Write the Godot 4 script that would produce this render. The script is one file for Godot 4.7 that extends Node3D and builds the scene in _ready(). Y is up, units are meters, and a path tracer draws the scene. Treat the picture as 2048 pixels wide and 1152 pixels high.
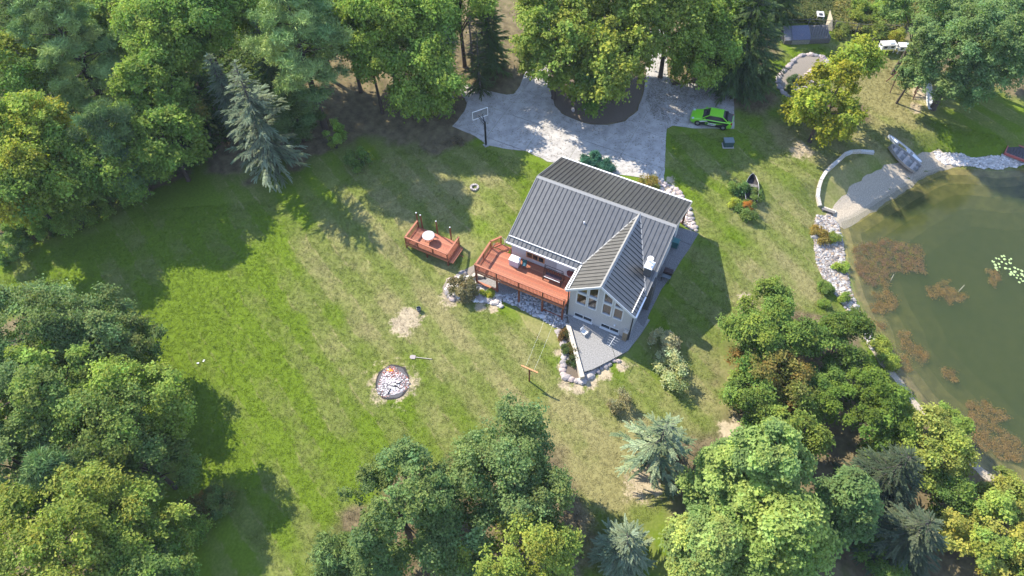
extends Node3D
# A country house with a red deck above a lawn, a pond and woods, seen from a drone. Units are metres, y is up.

class Shape:
	var v := PackedVector3Array()
	var n := PackedVector3Array()
	var c := PackedColorArray()
	var uv := PackedVector2Array()
	var col := Color.WHITE
	var tint := false

	func put(p: Vector3, m: Vector3) -> void:
		v.append(p)
		n.append(m)
		if tint:
			c.append(col)

	func tri(a: Vector3, b: Vector3, d: Vector3) -> void:   # counter-clockwise from outside
		var m := (b - a).cross(d - a).normalized()
		put(a, m)
		put(d, m)
		put(b, m)

	func quad(a: Vector3, b: Vector3, d: Vector3, e: Vector3) -> void:
		tri(a, b, d)
		tri(a, d, e)

	func hexa(p: Array) -> void:   # 4 lower corners and 4 upper corners, both counter-clockwise from above
		quad(p[4], p[5], p[6], p[7])
		quad(p[3], p[2], p[1], p[0])
		for i in 4:
			var j: int = (i + 1) % 4
			quad(p[i], p[j], p[j + 4], p[i + 4])

	func box(at: Vector3, size: Vector3, b := Basis.IDENTITY) -> void:
		var h := size * 0.5
		var p := []
		for y in [-1, 1]:
			for k in [Vector2(-1, 1), Vector2(1, 1), Vector2(1, -1), Vector2(-1, -1)]:
				p.append(at + b * Vector3(k.x * h.x, y * h.y, k.y * h.z))
		hexa(p)

	func bar(a: Vector3, b: Vector3, wide: float, high: float, up := Vector3.UP) -> void:
		var x := (b - a).normalized()
		var z := x.cross(up).normalized()
		var y := z.cross(x)
		box((a + b) * 0.5, Vector3((b - a).length(), high, wide), Basis(x, y, z))

	func tube(pts: Array, rs: Array, sides := 6) -> void:
		var rings := []
		for i in pts.size():
			var d: Vector3 = (pts[mini(i + 1, pts.size() - 1)] - pts[maxi(i - 1, 0)]).normalized()
			var s := d.cross(Vector3.RIGHT if absf(d.x) < 0.8 else Vector3.FORWARD).normalized()
			var t := d.cross(s)
			var ring := []
			for k in sides:
				var a := TAU * k / sides
				ring.append(s * cos(a) + t * sin(a))
			rings.append(ring)
		for i in pts.size() - 1:
			for k in sides:
				var k2 := (k + 1) % sides
				var a: Vector3 = pts[i] + rings[i][k] * rs[i]
				var b: Vector3 = pts[i] + rings[i][k2] * rs[i]
				var d: Vector3 = pts[i + 1] + rings[i + 1][k2] * rs[i + 1]
				var e: Vector3 = pts[i + 1] + rings[i + 1][k] * rs[i + 1]
				for q in [[a, rings[i][k]], [d, rings[i + 1][k2]], [b, rings[i][k2]], [a, rings[i][k]], [e, rings[i + 1][k]], [d, rings[i + 1][k2]]]:
					put(q[0], q[1])
		for i in [0, pts.size() - 1]:
			for k in range(1, sides - 1):
				if rs[i] > 0.004:
					tri(pts[i] + rings[i][0] * rs[i], pts[i] + rings[i][k] * rs[i], pts[i] + rings[i][k + 1] * rs[i])

	func lathe(at: Vector3, profile: Array, sides := 12) -> void:   # profile of Vector2(radius, height), from below
		for i in profile.size() - 1:
			for k in sides:
				var a := TAU * k / sides
				var b := TAU * (k + 1) / sides
				var f := func(q: Vector2, w: float) -> Vector3: return at + Vector3(q.x * cos(w), q.y, -q.x * sin(w))
				if profile[i].x > 0.001:
					tri(f.call(profile[i], a), f.call(profile[i], b), f.call(profile[i + 1], b))
				if profile[i + 1].x > 0.001:
					tri(f.call(profile[i], a), f.call(profile[i + 1], b), f.call(profile[i + 1], a))

	func flat(poly: PackedVector2Array, y: float) -> void:
		var t := Geometry2D.triangulate_polygon(poly)
		for i in range(0, t.size(), 3):
			var a := poly[t[i]]
			var b := poly[t[i + 1]]
			var d := poly[t[i + 2]]
			if (b - a).cross(d - a) > 0.0:
				var q := b
				b = d
				d = q
			tri(Vector3(a.x, y, a.y), Vector3(b.x, y, b.y), Vector3(d.x, y, d.y))

	func prism(poly: PackedVector2Array, y0: float, y1: float) -> void:
		flat(poly, y1)
		var turn := 0.0
		for i in poly.size():
			turn -= poly[i].cross(poly[(i + 1) % poly.size()])
		for i in poly.size():
			var a := poly[i]
			var b := poly[(i + 1) % poly.size()]
			if turn < 0.0:
				var q := a
				a = b
				b = q
			quad(Vector3(a.x, y0, a.y), Vector3(b.x, y0, b.y), Vector3(b.x, y1, b.y), Vector3(a.x, y1, a.y))

	func slab(p: Array, down: Vector3) -> void:   # a thick sheet: corners counter-clockwise from above
		for i in range(1, p.size() - 1):
			tri(p[0], p[i], p[i + 1])
			tri(p[0] + down, p[i + 1] + down, p[i] + down)
		for i in p.size():
			var j := (i + 1) % p.size()
			quad(p[i] + down, p[j] + down, p[j], p[i])

	func mesh() -> ArrayMesh:
		var a := []
		a.resize(Mesh.ARRAY_MAX)
		a[Mesh.ARRAY_VERTEX] = v
		a[Mesh.ARRAY_NORMAL] = n
		if tint:
			a[Mesh.ARRAY_COLOR] = c
		if uv.size() == v.size():
			a[Mesh.ARRAY_TEX_UV] = uv
		var m := ArrayMesh.new()
		m.add_surface_from_arrays(Mesh.PRIMITIVE_TRIANGLES, a)
		return m


var rng := RandomNumberGenerator.new()
var M := {}
var used := {}
const X0 := -88.0
const Z0 := -112.0
const GW := 176.0
const GH := 121.0
const NX := 353
const NZ := 243
var heights := PackedFloat32Array()
var controls: Array = [Vector3(-18.9, 0, -31.7), Vector3(-29.2, 0, -37.2), Vector3(-10, 0, -31.5), Vector3(-5.3, 0, -22.1), Vector3(-1.2, 0, -26.4), Vector3(1.4, 0, -28.2), Vector3(-12.9, 0, -18.1), Vector3(-40.1, 0, -42.1), Vector3(-25.1, 0.1, -40.5), Vector3(-15.4, 0.1, -39.2), Vector3(-37, 0.5, -49.4), Vector3(-18.3, 0.4, -43.8), Vector3(-21.6, 0.8, -50.2), Vector3(-13.6, 0.8, -47.3), Vector3(-6.1, 1.1, -48.2), Vector3(-8, 1.15, -45.5), Vector3(-10.1, 1, -44.1), Vector3(-4.5, 1.3, -42.8), Vector3(-9.9, 0.1, -42), Vector3(-7.4, 0.1, -41.1), Vector3(-5.2, 0.3, -41.2), Vector3(-6.8, 0, -38.8), Vector3(-4.4, 0.1, -38.4), Vector3(-1.1, 1.6, -45.6), Vector3(-1.8, 2.1, -42.2), Vector3(-1, 1.7, -50.9), Vector3(4.3, 1.9, -55.7), Vector3(-3.7, 1.9, -60.6), Vector3(14.9, 1.9, -55.4), Vector3(12.9, 1.9, -61.8), Vector3(-0.9, 1.9, -71), Vector3(-17.5, 1.2, -59.3), Vector3(-35.2, 0.9, -64.3), Vector3(-55.8, 0.9, -73.9), Vector3(-47.4, 0.4, -49.8), Vector3(-63.4, 0.8, -57), Vector3(-52.6, 0, -32.3), Vector3(23.2, 1.9, -57.5), Vector3(28.6, 1.8, -70.4), Vector3(35.8, 1.6, -75.3), Vector3(44.7, 1.4, -74.3), Vector3(47.4, 0.9, -63.8), Vector3(37.3, 0.8, -58.4), Vector3(27.8, 1.2, -52.9), Vector3(21.5, 1.2, -47.4), Vector3(18.1, 1.1, -43.1), Vector3(20.1, 1.1, -42.4), Vector3(16.4, 1, -40.2), Vector3(14.9, 0.85, -38), Vector3(17.5, 0.8, -38), Vector3(12.9, 0.62, -34.8), Vector3(15.1, 0.55, -33.8), Vector3(10.9, 0.55, -31.3), Vector3(13.2, 0.35, -29.8), Vector3(18.8, 0.6, -34.7), Vector3(22.9, 0.7, -41.5), Vector3(28.7, 0.3, -44.8), Vector3(29.6, 0.1, -40.6), Vector3(28.4, 0.1, -36), Vector3(24.6, 0.3, -35.9), Vector3(18.1, 0.1, -27.9), Vector3(15, 0, -21.7), Vector3(10.9, 0, -21.8), Vector3(9.4, 0, -26.2), Vector3(6.6, 0, -17.8), Vector3(23, 0, -21.6), Vector3(31.2, -0.2, -26.9), Vector3(25.3, 0, -15.5), Vector3(-29.7, 0, -22.5), Vector3(-27, 0, -12.8), Vector3(-1.2, 0, -12.4), Vector3(17, 0, -12.1), Vector3(6.1, 1.6, -42.9), Vector3(10.6, 0.9, -39.2), Vector3(7.9, 0.4, -34), Vector3(2.6, 0, -37.1), Vector3(-1.1, 0.05, -38.9), Vector3(-3.4, 0, -38.2), Vector3(0.7, 0, -36.6), Vector3(4.3, 0, -34.1), Vector3(4.7, 0, -32.2), Vector3(4.4, 0, -28.2), Vector3(6.5, 0, -27.7), Vector3(9.2, 0.2, -29), Vector3(8.9, 0.45, -30.9), Vector3(6.4, 0.4, -31.4), Vector3(16, 1.5, -44.7), Vector3(11.8, 1.9, -51.1)]
var pond: PackedVector2Array = PackedVector2Array([Vector2(32.7, -46.24), Vector2(34.47, -46.73), Vector2(37.31, -48.56), Vector2(40.24, -50.45), Vector2(43.83, -52.52), Vector2(45.99, -53.35), Vector2(49.12, -53.13), Vector2(51.58, -52.63), Vector2(53.81, -52.87), Vector2(58.69, -53.05), Vector2(78.67, -52.57), Vector2(51.64, -8.25), Vector2(42.83, -14.99), Vector2(40.82, -17.32), Vector2(38.63, -18.63), Vector2(37.44, -19.59), Vector2(36.48, -21.28), Vector2(35.86, -22.89), Vector2(34.77, -24.24), Vector2(33.91, -25.63), Vector2(33.3, -27.67), Vector2(32.33, -29.79), Vector2(31.88, -30.91), Vector2(32.24, -32.98), Vector2(31.99, -34.6), Vector2(31.81, -36.83), Vector2(31.9, -39.13), Vector2(32.46, -42.14), Vector2(32.67, -44.67)])
const WATER := -0.45

func numbered(called: String) -> String:
	if not used.has(called):
		used[called] = 0
		return called
	used[called] += 1
	return "%s_%03d" % [called, used[called]]

func tag(o: Node, label: String, category: String, group := "", kind := "") -> Node:
	if label:
		o.set_meta("label", label)
	if category:
		o.set_meta("category", category)
	if group:
		o.set_meta("group", group)
	if kind:
		o.set_meta("kind", kind)
	return o

func thing(called: String, label: String, category: String, at := Vector3.ZERO, turn := 0.0, group := "") -> Node3D:
	var o := Node3D.new()
	o.name = numbered(called)
	add_child(o)
	o.position = at
	o.rotation.y = turn
	tag(o, label, category, group)
	return o

func part(called: String, m: Mesh, material: Material, parent: Node = self, xf := Transform3D.IDENTITY) -> MeshInstance3D:
	var o := MeshInstance3D.new()
	if parent == self:
		called = numbered(called)
	elif parent.has_node(called):
		var k: int = parent.get_meta("_" + called, 0) + 1
		parent.set_meta("_" + called, k)
		called = "%s_%03d" % [called, k]
	o.name = called
	o.mesh = m
	o.material_override = material
	parent.add_child(o, true)
	o.transform = xf
	return o

func obj(called: String, s: Shape, material: Material, parent: Node = self, xf := Transform3D.IDENTITY) -> MeshInstance3D:
	return part(called, s.mesh(), material, parent, xf)

func struct(called: String, s: Shape, material: Material) -> MeshInstance3D:
	var o := obj(called, s, material)
	o.set_meta("kind", "structure")
	return o

func scatter(called: String, m: Mesh, material: Material, where: Array, tints: PackedColorArray, parent: Node = self) -> MultiMeshInstance3D:
	var mm := MultiMesh.new()
	mm.transform_format = MultiMesh.TRANSFORM_3D
	mm.use_colors = true
	mm.mesh = m
	mm.instance_count = where.size()
	var b := PackedFloat32Array()
	b.resize(where.size() * 16)
	for i in where.size():
		var t: Transform3D = where[i]
		var k := i * 16
		b[k] = t.basis.x.x
		b[k + 1] = t.basis.y.x
		b[k + 2] = t.basis.z.x
		b[k + 3] = t.origin.x
		b[k + 4] = t.basis.x.y
		b[k + 5] = t.basis.y.y
		b[k + 6] = t.basis.z.y
		b[k + 7] = t.origin.y
		b[k + 8] = t.basis.x.z
		b[k + 9] = t.basis.y.z
		b[k + 10] = t.basis.z.z
		b[k + 11] = t.origin.z
		b[k + 12] = tints[i].r
		b[k + 13] = tints[i].g
		b[k + 14] = tints[i].b
		b[k + 15] = 1.0
	mm.buffer = b
	var o := MultiMeshInstance3D.new()
	if parent == self:
		called = numbered(called)
	o.name = called
	o.multimesh = mm
	o.material_override = material
	parent.add_child(o, true)
	return o

func lin(r: float, g: float, b: float) -> Color:
	return Color(r, g, b).linear_to_srgb()

func noise(f: float, s: int, octaves := 4) -> FastNoiseLite:
	var q := FastNoiseLite.new()
	q.noise_type = FastNoiseLite.TYPE_SIMPLEX_SMOOTH
	q.frequency = f
	q.seed = s
	q.fractal_octaves = octaves
	return q

func grain(f: float, s: int, low: float, high: float, side := 512, octaves := 4) -> NoiseTexture2D:
	var t := NoiseTexture2D.new()
	t.width = side
	t.height = side
	t.seamless = true
	t.noise = noise(f, s, octaves)
	var g := Gradient.new()
	g.set_color(0, Color(low, low, low))
	g.set_color(1, Color(high, high, high))
	t.color_ramp = g
	return t

func mat(called: String, albedo: Color, rough := 0.8, metal := 0.0, tex: Texture2D = null, scale := 1.0) -> StandardMaterial3D:
	var m := StandardMaterial3D.new()
	m.resource_name = called
	m.albedo_color = albedo
	m.roughness = rough
	m.metallic = metal
	if tex:
		m.albedo_texture = tex
		m.uv1_triplanar = true
		m.uv1_world_triplanar = true
		m.uv1_scale = Vector3.ONE * scale
	M[called] = m
	return m

func hgt(x: float, z: float) -> float:   # the ground's height, read from the grid
	var fx := clampf((x - X0) / GW * (NX - 1), 0.0, NX - 1.001)
	var fz := clampf((z - Z0) / GH * (NZ - 1), 0.0, NZ - 1.001)
	var i := int(fx)
	var j := int(fz)
	fx -= i
	fz -= j
	var k := j * NX + i
	return lerpf(lerpf(heights[k], heights[k + 1], fx), lerpf(heights[k + NX], heights[k + NX + 1], fx), fz)

func on(p: Vector2, up := 0.0) -> Vector3:
	return Vector3(p.x, hgt(p.x, p.y) + up, p.y)

func to_pond(p: Vector2) -> float:   # metres inside the shoreline, negative on land
	var best := 1e9
	for i in pond.size():
		var q := Geometry2D.get_closest_point_to_segment(p, pond[i], pond[(i + 1) % pond.size()])
		best = minf(best, q.distance_squared_to(p))
	return sqrt(best) * (1.0 if Geometry2D.is_point_in_polygon(p, pond) else -1.0)

func make_heights() -> void:
	heights.resize(NX * NZ)
	for j in NZ:
		for i in NX:
			var x := X0 + GW * i / (NX - 1)
			var z := Z0 + GH * j / (NZ - 1)
			var a := 0.0
			var b := 0.0
			for q in controls:
				var dx: float = q.x - x
				var dz: float = q.z - z
				var d := dx * dx + dz * dz + 3.0
				var w := 1.0 / (d * d)
				a += w * q.y
				b += w
			var h := a / b
			if x > 14.0:
				var s := to_pond(Vector2(x, z))
				if s < 0.0:
					h = lerpf(WATER + 0.03, h, smoothstep(0.2, 4.5, -s))
				else:
					h = WATER + 0.02 - minf(1.6, s * 0.16)
			heights[j * NX + i] = h

func ragged(p: PackedVector2Array, step: float, amount: float, s: int) -> PackedVector2Array:   # an outline with an uneven edge
	var q := noise(0.35, s, 3)
	var out := PackedVector2Array()
	for i in p.size():
		var a := p[i]
		var b := p[(i + 1) % p.size()]
		var count := maxi(1, int(a.distance_to(b) / step))
		for k in count:
			var m := a.lerp(b, float(k) / count)
			out.append(m + Vector2(q.get_noise_2d(m.x * 3.0, m.y * 3.0), q.get_noise_2d(m.y * 3.0 + 90.0, m.x * 3.0)) * amount)
	return out

func curve(p: PackedVector2Array, closed := true, count := 5) -> PackedVector2Array:   # a smooth line through the points
	var out := PackedVector2Array()
	var m := p.size()
	for i in (m if closed else m - 1):
		var a := p[(i - 1 + m) % m] if closed or i > 0 else p[0]
		var b := p[i]
		var d := p[(i + 1) % m]
		var e := p[(i + 2) % m] if closed or i + 2 < m else p[m - 1]
		for k in count:
			out.append(b.cubic_interpolate(d, a, e, float(k) / count))
	if not closed:
		out.append(p[m - 1])
	return out

func drape(poly: PackedVector2Array, up: float, cell := 1.2, skirt := 0.12) -> Shape:   # a sheet that follows the ground
	var s := Shape.new()
	var low := poly[0]
	var high := poly[0]
	for p in poly:
		low = low.min(p)
		high = high.max(p)
	var x := low.x
	while x < high.x:
		var z := low.y
		while z < high.y:
			var square := PackedVector2Array([Vector2(x, z), Vector2(x + cell, z), Vector2(x + cell, z + cell), Vector2(x, z + cell)])
			for piece in Geometry2D.intersect_polygons(poly, square):
				var t := Geometry2D.triangulate_polygon(piece)
				for i in range(0, t.size(), 3):
					var a: Vector2 = piece[t[i]]
					var b: Vector2 = piece[t[i + 1]]
					var d: Vector2 = piece[t[i + 2]]
					if (b - a).cross(d - a) > 0.0:
						s.tri(on(a, up), on(d, up), on(b, up))
					else:
						s.tri(on(a, up), on(b, up), on(d, up))
			z += cell
		x += cell
	if skirt > 0.0:
		var turn := 0.0
		for i in poly.size():
			turn -= poly[i].cross(poly[(i + 1) % poly.size()])
		for i in poly.size():
			var a := poly[i]
			var b := poly[(i + 1) % poly.size()]
			if turn < 0.0:
				var q := a
				a = b
				b = q
			s.quad(on(a, up - skirt), on(b, up - skirt), on(b, up), on(a, up))
	return s

func inside_points(poly: PackedVector2Array, count: int) -> PackedVector2Array:
	var low := poly[0]
	var high := poly[0]
	for p in poly:
		low = low.min(p)
		high = high.max(p)
	var out := PackedVector2Array()
	var tries := 0
	while out.size() < count and tries < count * 30:
		tries += 1
		var p := Vector2(rng.randf_range(low.x, high.x), rng.randf_range(low.y, high.y))
		if Geometry2D.is_point_in_polygon(p, poly):
			out.append(p)
	return out

func stone_mesh(s: int) -> ArrayMesh:
	var q := RandomNumberGenerator.new()
	q.seed = s
	var pts := [Vector3.UP, Vector3.RIGHT, Vector3.BACK, Vector3.LEFT, Vector3.FORWARD, Vector3.DOWN]
	var faces := [[0, 2, 1], [0, 3, 2], [0, 4, 3], [0, 1, 4], [5, 1, 2], [5, 2, 3], [5, 3, 4], [5, 4, 1]]
	var memo := {}
	var at := func(p: Vector3) -> Vector3:
		var key := Vector3i((p.normalized() * 100.0).round())
		if not memo.has(key):
			memo[key] = p.normalized() * q.randf_range(0.8, 1.12) * Vector3(1.0, 0.75, 1.0)
		return memo[key]
	var sh := Shape.new()
	for f in faces:
		var a: Vector3 = pts[f[0]]
		var b: Vector3 = pts[f[2]]
		var d: Vector3 = pts[f[1]]
		var ab := a + b
		var bd := b + d
		var da := d + a
		for t in [[a, ab, da], [ab, b, bd], [da, bd, d], [ab, bd, da]]:
			var u: Vector3 = at.call(t[0])
			var w: Vector3 = at.call(t[1])
			var x: Vector3 = at.call(t[2])
			if (w - u).cross(x - u).dot(u) < 0.0:
				sh.tri(u, x, w)
			else:
				sh.tri(u, w, x)
	return sh.mesh()

# ---------------------------------------------------------------- plants

func leaf_clump(count: int, radius: float, size: float, s: int, spread := 0.9) -> ArrayMesh:   # a twig's worth of separate leaves
	var q := RandomNumberGenerator.new()
	q.seed = s
	var sh := Shape.new()
	sh.tint = true
	for i in count:
		var at := Vector3(q.randfn(0.0, 0.5), q.randfn(0.0, 0.32), q.randfn(0.0, 0.5)) * radius
		var up := (Vector3.UP + Vector3(q.randf_range(-1, 1), q.randf_range(-0.5, 0.5), q.randf_range(-1, 1)) * spread + at * 0.5).normalized()
		var along := up.cross(Vector3(q.randf_range(-1, 1), q.randf_range(-1, 1), q.randf_range(-1, 1))).normalized()
		var side := along.cross(up)
		var l := size * exp(q.randfn(0.0, 0.32))
		var w := l * 0.4
		var k := q.randf_range(0.72, 1.28)
		sh.col = Color(k * q.randf_range(0.9, 1.12), k, k * 0.95)
		var tip := at + along * l - up * l * 0.18
		sh.tri(at, at + along * l * 0.5 + side * w + up * 0.12 * l, tip)
		sh.tri(at, tip, at + along * l * 0.5 - side * w + up * 0.12 * l)
	return sh.mesh()

func needle_tuft(count: int, length: float, s: int) -> ArrayMesh:   # a soft brush of long needles
	var q := RandomNumberGenerator.new()
	q.seed = s
	var sh := Shape.new()
	sh.tint = true
	for i in count:
		var d := Vector3(q.randf_range(-1, 1), q.randf_range(-0.35, 1.0), q.randf_range(-1, 1)).normalized()
		var at := Vector3(q.randfn(0, 0.22), q.randfn(0, 0.1), q.randfn(0, 0.22))
		var w := d.cross(Vector3(q.randf_range(-1, 1), q.randf_range(-1, 1), q.randf_range(-1, 1))).normalized() * 0.032
		var k := q.randf_range(0.7, 1.25)
		sh.col = Color(k, k, k)
		var tip := at + d * length * q.randf_range(0.75, 1.2)
		sh.tri(at - w, at + w, tip)
	return sh.mesh()

func spruce_spray(length: float, s: int) -> ArrayMesh:   # a hanging bough, stiff twigs along both sides; it points along +x
	var q := RandomNumberGenerator.new()
	q.seed = s
	var sh := Shape.new()
	sh.tint = true
	var count := 36
	for i in count:
		var t := (i + 0.5) / count
		var at := Vector3(t * length, -t * t * length * 0.22, 0)
		for side in [-1, 0, 1]:
			var l: float = length * 0.29 * (1.05 - t * 0.75) * q.randf_range(0.6, 1.15)
			var d := Vector3(0.75, q.randf_range(-0.3, 0.35), side * q.randf_range(0.6, 1.1)).normalized()
			if side == 0:
				d = Vector3(0.7, 0.7 + q.randf_range(-0.2, 0.3), q.randf_range(-0.3, 0.3)).normalized()
				l *= 0.6
			var w := d.cross(Vector3(q.randf_range(-0.5, 0.5), 1.0, q.randf_range(-0.5, 0.5))).normalized() * 0.034
			var k := q.randf_range(0.7, 1.3)
			sh.col = Color(k, k, k)
			sh.tri(at - w, at + w, at + d * l)
	return sh.mesh()

var clumps := {}

func make_clumps() -> void:
	for i in 3:
		clumps["leaf%d" % i] = leaf_clump(24, 0.62, 0.25, 11 + i, 0.55)
		clumps["maple%d" % i] = leaf_clump(20, 0.62, 0.28, 21 + i, 0.55)
		clumps["fine%d" % i] = leaf_clump(24, 0.46, 0.18, 31 + i, 0.6)
		clumps["needle%d" % i] = needle_tuft(64, 0.38, 41 + i)
		clumps["spray%d" % i] = spruce_spray(1.15, 51 + i)
	for k in ["leaf", "maple", "fine"]:
		var m := mat("leaves_" + k, Color.WHITE, 0.6)
		m.metallic_specular = 0.22
		m.vertex_color_use_as_albedo = true
		m.backlight_enabled = true
		m.backlight = Color(0.85, 0.95, 0.45)
	for k in ["needle", "spray"]:
		var m := mat("leaves_" + k, Color.WHITE, 0.7)
		m.metallic_specular = 0.2
		m.backlight_enabled = true
		m.backlight = Color(0.5, 0.55, 0.32)
		m.vertex_color_use_as_albedo = true

func facing(p: Vector3, n: Vector3, size: float) -> Transform3D:
	var y := n.normalized()
	var x := y.cross(Vector3(rng.randf_range(-1, 1), rng.randf_range(-1, 1), rng.randf_range(-1, 1))).normalized()
	return Transform3D(Basis(x * size, y * size, x.cross(y) * size), p)

func tinted(c: Color, vary: float, warm := 0.0) -> Color:
	var k := rng.randf_range(1.0 - vary, 1.0 + vary)
	var w := rng.randf_range(-warm, warm)
	return Color(maxf(0.005, c.r * k * (1.0 + w)), maxf(0.005, c.g * k), maxf(0.004, c.b * k * (1.0 - w)))

# A broad-leaved crown: a few great masses of limbs, each carrying smaller bunches, each bunch a shell of leafy twigs.
func broad_crown(centre: Vector3, r: float, rv: float, c: Color, c2: Color, share: float, size := 1.0, density := 2.6) -> Array:
	c *= 1.5
	c2 *= 1.5
	var where := []
	var tints := PackedColorArray()
	var ends := []
	var masses := int(6 + r * 1.1)
	var holes := noise(0.5, rng.randi() % 9999, 2)
	for k in masses:
		var t := (k + rng.randf_range(0.2, 0.8)) / masses
		var y := lerpf(1.0, -0.75, t)
		var a := k * 2.39996 + rng.randf_range(-0.6, 0.6)
		var flat_r := sqrt(maxf(0.0, 1.0 - y * y))
		var d := Vector3(cos(a) * flat_r, y, sin(a) * flat_r)
		var mr := r * rng.randf_range(0.34, 0.52)
		var reach := rng.randf_range(0.42, 0.78)
		var at := centre + Vector3(d.x * r, d.y * rv, d.z * r) * reach
		ends.append(at)
		var mass_c := c.lerp(c2, clampf(share + rng.randfn(0.0, 0.22), 0.0, 1.0))
		var bunches := int(7 + mr * mr * 5.5 / size)
		for j in bunches:
			var n := (Vector3(rng.randfn(), rng.randfn() + 0.3, rng.randfn()).normalized() + d * 0.6).normalized()
			var br := rng.randf_range(0.34, 0.78) * (0.62 + 0.1 * r) * size
			var bp := at + Vector3(n.x, n.y * minf(1.0, rv / r + 0.1), n.z) * mr * rng.randf_range(0.62, 1.12)
			if holes.get_noise_3d(bp.x, bp.y, bp.z) > 0.17:
				continue
			var own := tinted(mass_c.lerp(c2, clampf(rng.randfn(0.0, 0.25), 0.0, 0.8)), 0.2, 0.08)
			var count := int(4.0 * PI * br * br * 0.5 * density / (size * size)) + 3
			for i in count:
				var m := (Vector3(rng.randfn(), rng.randfn() + 0.35, rng.randfn()).normalized() + n * 0.4).normalized()
				var far := rng.randf_range(0.35, 1.05) if rng.randf() < 0.85 else rng.randf_range(1.05, 1.5)
				where.append(facing(bp + m * br * far, m * 0.5 + Vector3.UP * 0.8, size * rng.randf_range(0.5, 1.2)))
				tints.append(tinted(own, 0.25, 0.08))
	return [where, tints, ends]

func trunk_shape(base: Vector3, top: Vector3, radius: float, ends: Array) -> Shape:
	var s := Shape.new()
	var bend := Vector3(rng.randf_range(-0.25, 0.25), 0, rng.randf_range(-0.25, 0.25))
	var mid := base.lerp(top, 0.5) + bend
	s.tube([base - Vector3.UP * 0.3, base + Vector3.UP * 0.35, mid, top], [radius * 1.45, radius, radius * 0.72, radius * 0.25], 8)
	for k in ends.size():
		var e: Vector3 = ends[k]
		var f := rng.randf_range(0.45, 0.9)
		var from := base.lerp(top, f) + bend * (1.0 - absf(f - 0.5) * 2.0)
		if from.y > e.y:
			from = base.lerp(top, 0.45) + bend
		var knee := from.lerp(e, 0.5) + Vector3(rng.randf_range(-0.3, 0.3), 0.25, rng.randf_range(-0.3, 0.3))
		s.tube([from, knee, e], [radius * 0.4, radius * 0.26, radius * 0.08], 5)
	return s

func broad_tree(called: String, label: String, category: String, group: String, p: Vector2, hc: float, r: float, rv: float, s: int, kind: String, c: Color, c2: Color, share: float, bark := "bark", size := 1.0, density := 2.3, crown_name := "crown") -> Node3D:
	rng.seed = s
	var o := thing(called, label, category, on(p), 0.0, group)
	var crown := broad_crown(Vector3.UP * hc, r, rv, c, c2, share, size, density)
	var ends: Array = crown[2]
	obj("trunk", trunk_shape(Vector3.ZERO, Vector3.UP * (hc + rv * 0.45), clampf(0.05 * r + 0.05, 0.05, 0.34), ends.slice(0, mini(ends.size(), 14))), M[bark], o)
	scatter(crown_name, clumps["%s%d" % [kind, s % 3]], M["leaves_" + kind], crown[0], crown[1], o)
	return o

func shrub(called: String, label: String, category: String, group: String, p: Vector2, r: float, high: float, s: int, c: Color, c2: Color, share := 0.3, kind := "fine", density := 4.0, size := 0.8) -> Node3D:
	rng.seed = s
	var o := thing(called, label, category, on(p), 0.0, group)
	var crown := broad_crown(Vector3.UP * high * 0.52, r * 0.92, high * 0.46, c, c2, share, minf(size, 0.28 + r * 0.3), density)
	var stems := Shape.new()
	for e in crown[2].slice(0, 12):
		stems.tube([Vector3(rng.randf_range(-0.1, 0.1), -0.1, rng.randf_range(-0.1, 0.1)), Vector3(e.x * 0.5, e.y * 0.6, e.z * 0.5), e], [0.035, 0.025, 0.008], 5)
	obj("stem", stems, M["bark"], o)
	scatter("foliage", clumps["%s%d" % [kind, s % 3]], M["leaves_" + kind], crown[0], crown[1], o)
	return o

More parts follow.
